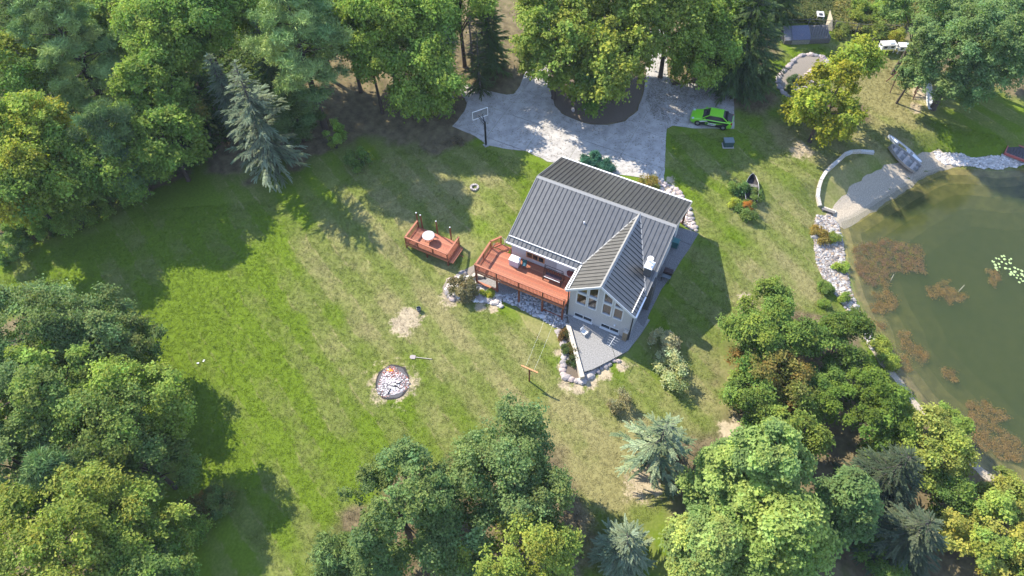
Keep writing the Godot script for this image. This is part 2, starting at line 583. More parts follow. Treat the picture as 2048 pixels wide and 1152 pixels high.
# A pine: whorls of rising limbs that carry plumes of long needles.
func pine(called: String, label: String, group: String, p: Vector2, high: float, r: float, bare: float, s: int, c: Color, c2: Color, density := 1.0, kind := "needle") -> Node3D:
	rng.seed = s
	var o := thing(called, label, "pine tree", on(p), 0.0, group)
	var where := []
	var tints := PackedColorArray()
	var wood := Shape.new()
	var tr := 0.02 * high + 0.04
	wood.tube([Vector3(0, -0.3, 0), Vector3(0, 0.4, 0), Vector3(rng.randf_range(-0.2, 0.2), high * 0.5, rng.randf_range(-0.2, 0.2)), Vector3(0, high, 0)], [tr * 1.3, tr, tr * 0.7, 0.03], 8)
	var y := high * bare
	while y < high:
		var t := (y - high * bare) / (high * (1.0 - bare))
		var reach := r * pow(1.0 - t, 0.62) * (0.75 + 0.25 * minf(1.0, t * 4.0)) + 0.35
		var n := 5 + rng.randi_range(0, 2)
		var a0 := rng.randf() * TAU
		for k in n:
			var a := a0 + TAU * k / n + rng.randf_range(-0.3, 0.3)
			var l := reach * rng.randf_range(0.6, 1.15)
			var d := Vector3(cos(a), rng.randf_range(0.02, 0.3) + t * 0.35, sin(a))
			var root := Vector3(0, y + rng.randf_range(-0.3, 0.3), 0)
			var tip := root + d * l
			wood.tube([root, root.lerp(tip, 0.6) - Vector3.UP * 0.08 * l, tip], [tr * 0.22, tr * 0.14, 0.012], 4)
			var own := tinted(c.lerp(c2, clampf(0.35 + rng.randfn(0.0, 0.35), 0.0, 1.0)), 0.14, 0.08)
			var plumes := int((l * 4.6 + 2.0) * density)
			for i in plumes:
				var f := pow(rng.randf_range(0.1, 1.0), 0.45)
				var across := (1.0 - f * 0.55) * l * 0.24
				var at := root.lerp(tip, f) + Vector3(-d.z, 0, d.x) * rng.randfn(0.0, across * 0.8) + Vector3.UP * rng.randf_range(0.0, 0.3)
				where.append(facing(at, d * 0.5 + Vector3.UP, rng.randf_range(0.8, 1.35)))
				tints.append(tinted(own, 0.18, 0.05))
		y += rng.randf_range(0.85, 1.3) / sqrt(density)
	obj("trunk", wood, M["bark"], o)
	scatter("crown", clumps["%s%d" % [kind, s % 3]], M["leaves_" + kind], where, tints, o)
	return o

# A spruce: close whorls of drooping boughs on a cone.
func spruce(called: String, label: String, group: String, p: Vector2, high: float, r: float, bare: float, s: int, c: Color, c2: Color, thin := 0.0) -> Node3D:
	rng.seed = s
	var o := thing(called, label, "spruce tree", on(p), 0.0, group)
	var where := []
	var tints := PackedColorArray()
	var wood := Shape.new()
	var tr := 0.016 * high + 0.04
	wood.tube([Vector3(0, -0.3, 0), Vector3(0, 0.4, 0), Vector3(0, high, 0)], [tr * 1.4, tr, 0.02], 8)
	var y := high * bare
	var gap := 1.0 + thin * 0.8
	while y < high * 0.985:
		var t := (y - high * bare) / (high * (1.0 - bare))
		var reach := r * pow(1.0 - t, 0.85) * (0.7 + 0.3 * minf(1.0, t * 5.0)) + 0.25
		var n := int(6 + reach * 1.5)
		var a0 := rng.randf() * TAU
		for k in n:
			if rng.randf() < thin:
				continue
			var a := a0 + TAU * k / n + rng.randf_range(-0.25, 0.25)
			var l := reach * rng.randf_range(0.7, 1.15)
			var root := Vector3(0, y + rng.randf_range(-0.15, 0.15), 0)
			var tip := root + Vector3(cos(a), -0.28 + 0.5 * t, sin(a)) * l
			wood.tube([root, tip], [tr * 0.16 + 0.01, 0.008], 4)
			var own := tinted(c.lerp(c2, clampf(0.3 + rng.randfn(0.0, 0.3), 0.0, 1.0)), 0.15, 0.05)
			var f := minf(l, 0.35)
			while f < l + 0.1:
				var dir := (tip - root).normalized()
				for turn in [-0.5, 0.0, 0.5]:
					if turn != 0.0 and rng.randf() < 0.4:
						continue
					var x := dir.rotated(Vector3.UP, turn + rng.randf_range(-0.2, 0.2))
					var z := x.cross(Vector3.UP).normalized()
					var k2 := rng.randf_range(0.55, 0.85) * minf(1.0, 0.55 + l * 0.2)
					where.append(Transform3D(Basis(x * k2, z.cross(x) * k2, z * k2), root + dir * (f - 0.45 * k2)))
					tints.append(tinted(own, 0.18, 0.03))
				f += 0.42
		y += rng.randf_range(0.3, 0.45) * gap
	for i in 5:
		where.append(Transform3D(Basis(Vector3.UP * 0.5, Vector3.RIGHT * 0.5, Vector3.BACK * 0.5).rotated(Vector3.UP, i * 1.3), Vector3(0, high * (0.96 - 0.008 * i), 0)))
		tints.append(tinted(c2, 0.1))
	obj("trunk", wood, M["bark_grey"], o)
	scatter("crown", clumps["spray%d" % (s % 3)], M["leaves_spray"], where, tints, o)
	return o

# ---------------------------------------------------------------- the setting

func make_materials() -> void:
	var fine := grain(0.06, 3, 0.72, 1.0)
	var coarse := grain(0.02, 5, 0.6, 1.0)
	var speck := grain(0.2, 7, 0.5, 1.0, 512, 2)
	mat("concrete", lin(0.47, 0.44, 0.4), 0.85, 0, grain(0.012, 6, 0.8, 1.0), 0.12)
	mat("patio", lin(0.37, 0.36, 0.345), 0.85, 0, grain(0.045, 12, 0.62, 1.0), 0.35)
	mat("path", lin(0.3, 0.295, 0.29), 0.85, 0, grain(0.04, 13, 0.5, 1.0), 0.4)  # weathered, and darker than the patio because house shade is put into its colour
	mat("gravel", lin(0.42, 0.39, 0.36), 0.9, 0, speck, 0.8)
	mat("sand", lin(0.52, 0.44, 0.33), 0.95, 0, grain(0.04, 15, 0.7, 1.0), 0.3)
	mat("soil", lin(0.24, 0.185, 0.13), 0.95, 0, speck, 0.6)
	mat("stony_earth", lin(0.42, 0.36, 0.29), 0.95, 0, speck, 0.6)
	mat("bare", lin(0.72, 0.61, 0.46), 0.95, 0, speck, 0.6)
	mat("roof", lin(0.185, 0.18, 0.168), 0.36, 0.6, grain(0.01, 17, 0.86, 1.0), 0.3)
	mat("rib", lin(0.03, 0.029, 0.028), 0.5)  # darker than the roof metal, with each seam's shadow line put into its colour
	mat("ridge", lin(0.25, 0.247, 0.235), 0.5, 0.1)
	mat("siding", lin(0.66, 0.655, 0.64), 0.75, 0, fine, 0.4)
	mat("trim", lin(0.66, 0.67, 0.66), 0.6)
	mat("white", lin(0.8, 0.8, 0.79), 0.45)
	mat("white_worn", lin(0.78, 0.76, 0.72), 0.7, 0, coarse, 1.1)
	mat("dark", lin(0.02, 0.02, 0.022), 0.5)
	mat("black_metal", lin(0.018, 0.018, 0.02), 0.4, 0.3)
	mat("glass_dark", lin(0.02, 0.024, 0.025), 0.06)
	var g := mat("pane", Color(0.16, 0.17, 0.15, 0.06), 0.03)
	g.transparency = BaseMaterial3D.TRANSPARENCY_ALPHA
	mat("room_floor", lin(0.55, 0.32, 0.17), 0.7, 0, coarse, 1.5)
	mat("room_wall", lin(0.45, 0.34, 0.22), 0.8)
	mat("beam", lin(0.62, 0.42, 0.2), 0.6)
	for k in 4:
		mat("deck%d" % k, lin([0.34, 0.47, 0.38, 0.42][k], [0.1, 0.17, 0.13, 0.12][k], [0.048, 0.085, 0.065, 0.055][k]), 0.62, 0, grain(0.03, 20 + k, 0.86, 1.0, 256), 0.7)
	mat("deck_post", lin(0.3, 0.085, 0.04), 0.6, 0, fine, 0.8)
	mat("timber", lin(0.42, 0.32, 0.2), 0.8, 0, coarse, 1.0)
	mat("timber_pale", lin(0.78, 0.7, 0.58), 0.8, 0, coarse, 0.9)
	mat("timber_grey", lin(0.24, 0.22, 0.2), 0.85, 0, coarse, 1.0)
	mat("timber_orange", lin(0.5, 0.24, 0.1), 0.7)
	mat("bark", lin(0.12, 0.09, 0.065), 0.9, 0, coarse, 1.4)
	mat("bark_grey", lin(0.16, 0.14, 0.125), 0.9, 0, coarse, 1.4)
	mat("dead_wood", lin(0.3, 0.26, 0.23), 0.9, 0, coarse, 1.4)
	mat("teal", lin(0.02, 0.11, 0.11), 0.5)
	mat("utility_green", lin(0.03, 0.07, 0.07), 0.5)
	mat("tarp_blue", lin(0.16, 0.17, 0.24), 0.6, 0, coarse, 0.8)
	mat("tarp_grey", lin(0.22, 0.22, 0.23), 0.7, 0, coarse, 0.8)
	mat("mesh_cloth", lin(0.5, 0.42, 0.28), 0.9)
	mat("metal", lin(0.55, 0.55, 0.54), 0.35, 0.7, fine, 0.8)
	mat("metal_worn", lin(0.55, 0.53, 0.5), 0.5, 0.3, coarse, 0.9)
	mat("boat_seat", lin(0.6, 0.54, 0.5), 0.7, 0, coarse, 1.2)
	mat("ash", lin(0.5, 0.48, 0.47), 0.95, 0, speck, 0.9)
	mat("char", lin(0.03, 0.028, 0.027), 0.95)
	mat("red_paint", lin(0.42, 0.1, 0.08), 0.55)
	mat("stone_chase", lin(0.26, 0.25, 0.24), 0.85, 0, grain(0.09, 33, 0.25, 1.0), 1.3)
	var stone_tex := grain(0.05, 41, 0.65, 1.0)
	for k in 4:
		mat("stone%d" % k, [lin(0.6, 0.54, 0.5), lin(0.48, 0.42, 0.4), lin(0.36, 0.33, 0.33), lin(0.62, 0.5, 0.45)][k], 0.85, 0, stone_tex, 1.2)
	var stuff := mat("stone_mix", Color.WHITE, 0.85)
	stuff.vertex_color_use_as_albedo = true
	var rib_mat: StandardMaterial3D = M["rib"]
	rib_mat.metallic = 0.2

# The lawn's own colours: lush and dry grass, mown swaths, bare earth and the litter under the trees, as one map of the whole ground.
func ground_texture() -> ImageTexture:
	var w := 2048
	var h := 1408
	var gw := 512
	var gh := 352
	var dry := PackedFloat32Array()
	var wood := PackedFloat32Array()
	dry.resize(gw * gh)
	wood.resize(gw * gh)
	var mud := PackedFloat32Array()
	mud.resize(gw * gh)
	# centre, radius, strength: patches of dry grass (+) and lush grass (-)
	var patches := [
		[Vector2(-5.69, -34.46), 11.0, 0.55], [Vector2(-0.74, -28.33), 10.0, 0.5], [Vector2(6.25, -24.01), 9.0, 0.6], [Vector2(-12.47, -39.02), 9.0, 0.5], [Vector2(-22.4, -41.63), 5.0, 0.35], [Vector2(-16.73, -28.63), 5.0, 0.3],
		[Vector2(-10.41, -36.72), 6.0, 0.3], [Vector2(2.85, -21.9), 6.0, 0.3], [Vector2(8.66, -19.33), 5.0, 0.9], [Vector2(21.74, -37.98), 7.0, 0.7], [Vector2(26.94, -46.04), 9.0, 0.75], [Vector2(27.35, -39.34), 6.0, 0.65],
		[Vector2(42.4, -60.61), 9.0, 1.0], [Vector2(36.22, -54.53), 5.0, 0.8], [Vector2(33.39, -48.58), 2.5, 1.0], [Vector2(35.38, -51.42), 2.5, 0.8], [Vector2(30.74, -56.58), 3.5, 0.9], [Vector2(43.04, -66.44), 7.0, 0.95], [Vector2(18.13, -27.91), 6.0, 0.75], [Vector2(17.57, -32.67), 3.0, 0.3],
		[Vector2(-10.5, -53.27), 5.0, 0.8], [Vector2(-3.63, -52.58), 5.0, 0.6], [Vector2(-13.64, -47.27), 6.0, 0.6], [Vector2(-18.87, -44.48), 5.0, 0.45], [Vector2(-29.01, -50.55), 4.0, 0.5], [Vector2(-6.58, -47.52), 6.0, 0.55], [Vector2(-1.05, -46.31), 4.0, 0.5],
		[Vector2(-36.88, -39.67), 4.0, 0.45], [Vector2(-36.05, -45.83), 1.6, 0.7], [Vector2(20.57, -44.93), 5.0, 0.1], [Vector2(10.54, -25.29), 5.0, 0.6], [Vector2(-16.34, -15.12), 5.0, 0.6], [Vector2(-19.08, -22.3), 5.0, 0.35],
		[Vector2(-26.96, -31.79), 10.0, -0.3], [Vector2(-32.44, -37.29), 8.0, -0.2], [Vector2(-20.72, -22.33), 7.0, -0.4], [Vector2(-14.98, -18.94), 6.0, -0.35], [Vector2(-1.13, -36.6), 3.0, -0.5], [Vector2(7.68, -17.36), 3.0, -0.6],
		[Vector2(2.69, -27.78), 3.0, -0.4], [Vector2(9.98, -28.03), 3.0, -0.35], [Vector2(47.51, -55.36), 5.0, -0.8], [Vector2(19.75, -43.06), 3.0, -0.5],
		[Vector2(-23.6, -42.9), 4.0, -0.4], [Vector2(-32.56, -48), 6.0, -0.5], [Vector2(-40.46, -43.38), 6.0, -0.3], [Vector2(29.44, -36.11), 2.0, -0.7], [Vector2(29.52, -41.89), 2.0, -0.4],
		[Vector2(10.23, -19.3), 2.0, 0.8], [Vector2(-42.51, -42.19), 4.0, -0.3], [Vector2(-25.38, -34.91), 5.0, -0.35],
	]
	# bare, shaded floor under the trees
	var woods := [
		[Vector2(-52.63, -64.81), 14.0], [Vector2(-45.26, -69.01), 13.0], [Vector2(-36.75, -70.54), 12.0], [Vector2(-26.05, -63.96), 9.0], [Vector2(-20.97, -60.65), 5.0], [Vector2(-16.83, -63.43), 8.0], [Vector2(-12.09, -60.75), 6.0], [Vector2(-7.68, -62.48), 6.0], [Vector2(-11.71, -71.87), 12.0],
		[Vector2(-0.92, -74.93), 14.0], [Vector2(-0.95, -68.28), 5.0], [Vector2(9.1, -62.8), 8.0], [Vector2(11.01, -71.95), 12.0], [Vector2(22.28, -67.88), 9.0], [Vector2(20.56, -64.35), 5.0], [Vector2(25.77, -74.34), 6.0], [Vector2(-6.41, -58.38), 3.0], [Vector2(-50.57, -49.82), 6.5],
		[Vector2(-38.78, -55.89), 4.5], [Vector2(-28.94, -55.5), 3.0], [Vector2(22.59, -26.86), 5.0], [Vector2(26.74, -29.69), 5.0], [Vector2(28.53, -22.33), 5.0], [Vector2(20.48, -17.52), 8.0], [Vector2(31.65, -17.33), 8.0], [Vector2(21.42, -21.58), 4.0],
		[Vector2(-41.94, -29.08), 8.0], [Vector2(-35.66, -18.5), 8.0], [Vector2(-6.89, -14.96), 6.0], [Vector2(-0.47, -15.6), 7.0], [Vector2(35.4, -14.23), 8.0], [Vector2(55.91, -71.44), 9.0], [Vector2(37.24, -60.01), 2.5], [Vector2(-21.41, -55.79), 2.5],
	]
	# earth worn bare: centre, radius
	var bare := [[Vector2(-9.28, -34.98), 0.85], [Vector2(-9.97, -34.27), 1.0], [Vector2(-10.39, -33.81), 0.6], [Vector2(-10.42, -28.12), 1.55], [Vector2(4.13, -30.9), 0.35], [Vector2(4.1, -29.43), 0.35], [Vector2(4.4, -27.84), 0.45], [Vector2(5.45, -27.48), 0.5], [Vector2(6.56, -27.93), 0.5], [Vector2(7.89, -28.65), 0.5], [Vector2(9.47, -29.45), 0.5], [Vector2(-6.17, -37.25), 0.6], [Vector2(-5.77, -36.51), 0.5], [Vector2(-2.98, -35.95), 0.5], [Vector2(-1.83, -35.6), 0.4], [Vector2(10.01, -19.1), 1.2], [Vector2(16.29, -49.99), 0.4], [Vector2(21.32, -35.8), 0.6], [Vector2(17.7, -23.36), 0.8], [Vector2(30.72, -54.3), 1.0], [Vector2(47.1, -62.97), 1.2], [Vector2(45.27, -60.92), 0.7]]
	var worn := PackedFloat32Array()
	worn.resize(gw * gh)
	var wobble := noise(0.12, 4, 3)
	for j in gh:
		for i in gw:
			var p := Vector2(X0 + GW * i / (gw - 1), Z0 + GH * j / (gh - 1))
			var q := p + Vector2(wobble.get_noise_2d(p.x, p.y), wobble.get_noise_2d(p.y + 70.0, p.x)) * 3.0
			var a := 0.1
			for k in patches:
				var d: float = q.distance_squared_to(k[0]) / (k[1] * k[1])
				if d < 2.5:
					a += k[2] * exp(-d * 1.6) * (0.8 if k[2] < 0.85 else 1.0)
			dry[j * gw + i] = a
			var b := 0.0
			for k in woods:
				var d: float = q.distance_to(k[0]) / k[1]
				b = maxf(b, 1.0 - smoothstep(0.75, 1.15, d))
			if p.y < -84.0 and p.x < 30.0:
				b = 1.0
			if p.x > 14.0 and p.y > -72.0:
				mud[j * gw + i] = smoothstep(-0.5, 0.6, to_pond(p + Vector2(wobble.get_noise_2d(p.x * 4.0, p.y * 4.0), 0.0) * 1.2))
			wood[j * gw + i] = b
			var e := 0.0
			for k in bare:
				e = maxf(e, 1.0 - p.distance_to(k[0]) / (k[1] * 1.7))
			worn[j * gw + i] = e
	var n1 := noise(0.011, 61, 5).get_image(w, h).get_data()
	var n2 := noise(0.07, 62, 3).get_image(w, h).get_data()
	var n3 := noise(0.33, 63, 2).get_image(w, h).get_data()
	var srgb := PackedByteArray()
	for k in 1025:
		srgb.append(int(clampf(pow(k / 1024.0, 1.0 / 2.2) * 255.0, 0, 255)))
	var out := PackedByteArray()
	out.resize(w * h * 3)
	var at := 0
	var stripe := Vector2(0.80, -0.60)   # across the mower's swaths
	for j in h:
		var gj := float(j) / h * (gh - 1)
		var j0 := int(gj)
		var fj := gj - j0
		var z := Z0 + GH * j / h
		for i in w:
			var gi := float(i) / w * (gw - 1)
			var i0 := int(gi)
			var fi := gi - i0
			var k := j0 * gw + i0
			var a := (dry[k] * (1 - fi) + dry[k + 1] * fi) * (1 - fj) + (dry[k + gw] * (1 - fi) + dry[k + gw + 1] * fi) * fj
			var b := (wood[k] * (1 - fi) + wood[k + 1] * fi) * (1 - fj) + (wood[k + gw] * (1 - fi) + wood[k + gw + 1] * fi) * fj
			var p := j * w + i
			var v1 := n1[p] / 255.0 - 0.5
			var v2 := n2[p] / 255.0 - 0.5
			var v3 := n3[p] / 255.0 - 0.5
			var x := X0 + GW * i / w
			var swath := (x * stripe.x + z * stripe.y + v1 * 0.9) / 3.2
			swath = absf(swath - floorf(swath) - 0.5) * 4.0 - 1.0
			var d := clampf(a + v1 * 0.75 + v2 * 0.32 + v3 * 0.24 + clampf(swath * 2.5, -1, 1) * 0.2 + (0.3 + v2 if absf(swath) < 0.09 and v1 + v2 * 0.5 > -0.02 else 0.0), 0.0, 1.6)
			var r: float
			var g: float
			var bl: float
			if d < 0.45:
				var t := d / 0.45
				r = lerpf(0.112, 0.142, t)
				g = lerpf(0.168, 0.166, t)
				bl = lerpf(0.013, 0.038, t)
			else:
				var t := minf((d - 0.45) / 0.75, 1.0)
				r = lerpf(0.140, 0.235, t)
				g = lerpf(0.172, 0.215, t)
				bl = lerpf(0.034, 0.088, t)
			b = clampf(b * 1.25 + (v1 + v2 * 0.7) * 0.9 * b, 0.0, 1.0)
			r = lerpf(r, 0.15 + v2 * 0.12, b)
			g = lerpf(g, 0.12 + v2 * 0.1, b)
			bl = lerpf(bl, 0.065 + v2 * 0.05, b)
			var e := (worn[k] * (1 - fi) + worn[k + 1] * fi) * (1 - fj) + (worn[k + gw] * (1 - fi) + worn[k + gw + 1] * fi) * fj
			if e > 0.0:
				e = clampf((e + v2 * 0.7 + v3 * 0.55 - 0.22) * 4.0, 0.0, 1.0)
				r = lerpf(r, 0.4, e)
				g = lerpf(g, 0.33, e)
				bl = lerpf(bl, 0.22, e)
			var wet := mud[k]
			if wet > 0.0:
				r = lerpf(r, 0.25 + v2 * 0.2 + v1 * 0.16, wet)
				g = lerpf(g, 0.2 + v2 * 0.16 + v1 * 0.14, wet)
				bl = lerpf(bl, 0.07 + v2 * 0.05, wet)
			var m := 1.0 + v3 * 0.42 + v2 * 0.12
			out[at] = srgb[clampi(int(r * m * 1024), 2, 1024)]
			out[at + 1] = srgb[clampi(int(g * m * 1024), 2, 1024)]
			out[at + 2] = srgb[clampi(int(bl * m * 1024), 2, 1024)]
			at += 3
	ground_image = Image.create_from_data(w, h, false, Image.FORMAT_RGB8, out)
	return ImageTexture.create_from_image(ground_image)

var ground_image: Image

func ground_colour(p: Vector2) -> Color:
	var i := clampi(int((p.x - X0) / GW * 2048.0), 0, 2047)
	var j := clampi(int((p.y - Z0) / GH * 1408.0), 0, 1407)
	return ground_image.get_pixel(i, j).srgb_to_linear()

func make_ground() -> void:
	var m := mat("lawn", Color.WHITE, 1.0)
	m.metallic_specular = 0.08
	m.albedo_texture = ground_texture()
	m.texture_repeat = false
	m.heightmap_enabled = false
	var v := PackedVector3Array()
	var n := PackedVector3Array()
	var uv := PackedVector2Array()
	var ix := PackedInt32Array()
	for j in NZ:
		for i in NX:
			v.append(Vector3(X0 + GW * i / (NX - 1), heights[j * NX + i], Z0 + GH * j / (NZ - 1)))
			uv.append(Vector2(float(i) / (NX - 1), float(j) / (NZ - 1)))
			var hx := heights[j * NX + mini(i + 1, NX - 1)] - heights[j * NX + maxi(i - 1, 0)]
			var hz := heights[mini(j + 1, NZ - 1) * NX + i] - heights[maxi(j - 1, 0) * NX + i]
			n.append(Vector3(-hx, 1.0, -hz).normalized())
			if i < NX - 1 and j < NZ - 1:
				var k := j * NX + i
				ix.append_array([k, k + 1, k + NX + 1, k, k + NX + 1, k + NX])
	# the same sheet runs on to the horizon
	var ring := [X0 - 900.0, X0, X0 + GW, X0 + GW + 900.0]
	var rows := [Z0 - 900.0, Z0, Z0 + GH, Z0 + GH + 900.0]
	for a in 3:
		for b in 3:
			if a == 1 and b == 1:
				continue
			var k := v.size()
			for q in [Vector2(ring[a], rows[b]), Vector2(ring[a + 1], rows[b]), Vector2(ring[a + 1], rows[b + 1]), Vector2(ring[a], rows[b + 1])]:
				var inner := Vector2(clampf(q.x, X0, X0 + GW), clampf(q.y, Z0, Z0 + GH))
				v.append(Vector3(q.x, hgt(inner.x, inner.y) - (0.0 if inner == q else 2.0), q.y))
				uv.append(Vector2((inner.x - X0) / GW, (inner.y - Z0) / GH))
				n.append(Vector3.UP)
			ix.append_array([k, k + 1, k + 2, k, k + 2, k + 3])
	var a := []
	a.resize(Mesh.ARRAY_MAX)
	a[Mesh.ARRAY_VERTEX] = v
	a[Mesh.ARRAY_NORMAL] = n
	a[Mesh.ARRAY_TEX_UV] = uv
	a[Mesh.ARRAY_INDEX] = ix
	var mesh := ArrayMesh.new()
	mesh.add_surface_from_arrays(Mesh.PRIMITIVE_TRIANGLES, a)
	part("ground", mesh, m).set_meta("kind", "structure")

func make_water() -> void:
	var out := PackedVector2Array()
	for p in Geometry2D.offset_polygon(pond, 0.6)[0]:
		out.append(p)
	var top := mat("water_surface", Color(0.3, 0.36, 0.25, 0.1), 0.08)
	top.transparency = BaseMaterial3D.TRANSPARENCY_ALPHA
	top.metallic_specular = 0.34
	top.normal_enabled = true
	var ripple := NoiseTexture2D.new()
	ripple.width = 512
	ripple.height = 512
	ripple.seamless = true
	ripple.as_normal_map = true
	ripple.bump_strength = 1.2
	ripple.noise = noise(0.02, 71, 3)
	top.normal_texture = ripple
	top.normal_scale = 0.12
	top.uv1_triplanar = true
	top.uv1_world_triplanar = true
	top.uv1_scale = Vector3.ONE * 0.3
	var s := Shape.new()
	s.flat(out, WATER)
	var w := struct("water", s, top)
	# the pond's green murk: silt hanging in the water in thin layers, so that depth comes from thickness
	for k in 6:
		var m := mat("murk%d" % k, Color(lin(0.055, 0.074, 0.014), 0.27 if k > 0 else 0.16), 0.9)
		m.transparency = BaseMaterial3D.TRANSPARENCY_ALPHA
		m.specular_mode = BaseMaterial3D.SPECULAR_DISABLED
		var t := Shape.new()
		t.flat(out, WATER - 0.05 - 0.1 * k - 0.025 * k * k)
		obj("murk", t, m, w)

func slabs(poly: PackedVector2Array, size: Vector2, turn: float, origin: Vector2, gap: float, up: float, material: Material, parent: Node) -> void:
	var ex := Vector2(cos(turn), sin(turn))
	var ez := Vector2(-sin(turn), cos(turn))
	for i in range(-14, 15):
		for j in range(-14, 15):
			var c := PackedVector2Array()
			for q in [Vector2(0, 0), Vector2(1, 0), Vector2(1, 1), Vector2(0, 1)]:
				var t := Vector2((i + q.x) * size.x + (gap if q.x == 0 else -gap), (j + q.y) * size.y + (gap if q.y == 0 else -gap))
				c.append(origin + ex * t.x + ez * t.y)
			for piece in Geometry2D.intersect_polygons(poly, c):
				if piece.size() > 2:
					obj("slab", drape(piece, up, 1.8, 0.1), material, parent)

func stones_along(parent: Node, points: PackedVector2Array, size: float, s: int, up := 0.0) -> void:
	rng.seed = s
	for p in points:
		var k := size * rng.randf_range(0.75, 1.3)
		var b := Basis(Vector3.UP, rng.randf() * TAU).scaled(Vector3(k * rng.randf_range(0.9, 1.35), k * rng.randf_range(0.6, 0.9), k))
		part("stone", stones[rng.randi() % 4], M["stone%d" % (rng.randi() % 4)], parent, Transform3D(b, on(p, up + k * 0.25) - (parent as Node3D).position))

var stones := []

func spaced(line: PackedVector2Array, step: float) -> PackedVector2Array:
	var out := PackedVector2Array()
	var left := 0.0
	for i in line.size() - 1:
		var l := line[i].distance_to(line[i + 1])
		while left < l:
			out.append(line[i].lerp(line[i + 1], left / l))
			left += step * rng.randf_range(0.85, 1.15)
		left -= l
	return out

func gravel_bed(called: String, poly: PackedVector2Array, count: int, size: float, s: int, tone: Array, up := 0.03) -> void:
	rng.seed = s
	var where := []
	var tints := PackedColorArray()
	for p in inside_points(poly, count):
		var k := size * exp(rng.randfn(0.0, 0.35))
		where.append(Transform3D(Basis(Vector3.UP, rng.randf() * TAU).scaled(Vector3(k * rng.randf_range(0.9, 1.4), k * 0.75, k)), on(p, up + k * 0.2)))
		var c: Color = tone[rng.randi() % tone.size()]
		tints.append(tinted(c, 0.25, 0.05))
	var o := scatter(called, stones[s % 4], M["stone_mix"], where, tints)
	o.set_meta("kind", "stuff")
	o.set_meta("label", "loose stones heaped in a bed")

# ---------------------------------------------------------------- the house

const RY := 7.03
const EY := 4.69
const NY := 4.35
var house_at := Vector3(2.526, 0, -45.57)
var house_turn := -0.4826

func wall_strip(s: Shape, xs: Array, low: float, top: Callable, holes: Array, z0: float, z1: float) -> void:   # a wall with openings, z0 behind z1
	for i in xs.size() - 1:
		var a: float = xs[i]
		var b: float = xs[i + 1]
		var spans := [[low, low, top.call(a), top.call(b)]]
		for hole in holes:   # [x0, x1, sill, head at x0, head at x1]
			if a > hole[0] - 0.001 and b < hole[1] + 0.001:
				var last: Array = spans.pop_back()
				var ha := lerpf(hole[3], hole[4], (a - hole[0]) / (hole[1] - hole[0]))
				var hb := lerpf(hole[3], hole[4], (b - hole[0]) / (hole[1] - hole[0]))
				spans.append([last[0], last[1], hole[2], hole[2]])
				spans.append([ha, hb, last[2], last[3]])
		for q in spans:
			s.hexa([Vector3(a, q[0], z1), Vector3(b, q[1], z1), Vector3(b, q[1], z0), Vector3(a, q[0], z0), Vector3(a, q[2], z1), Vector3(b, q[3], z1), Vector3(b, q[3], z0), Vector3(a, q[2], z0)])

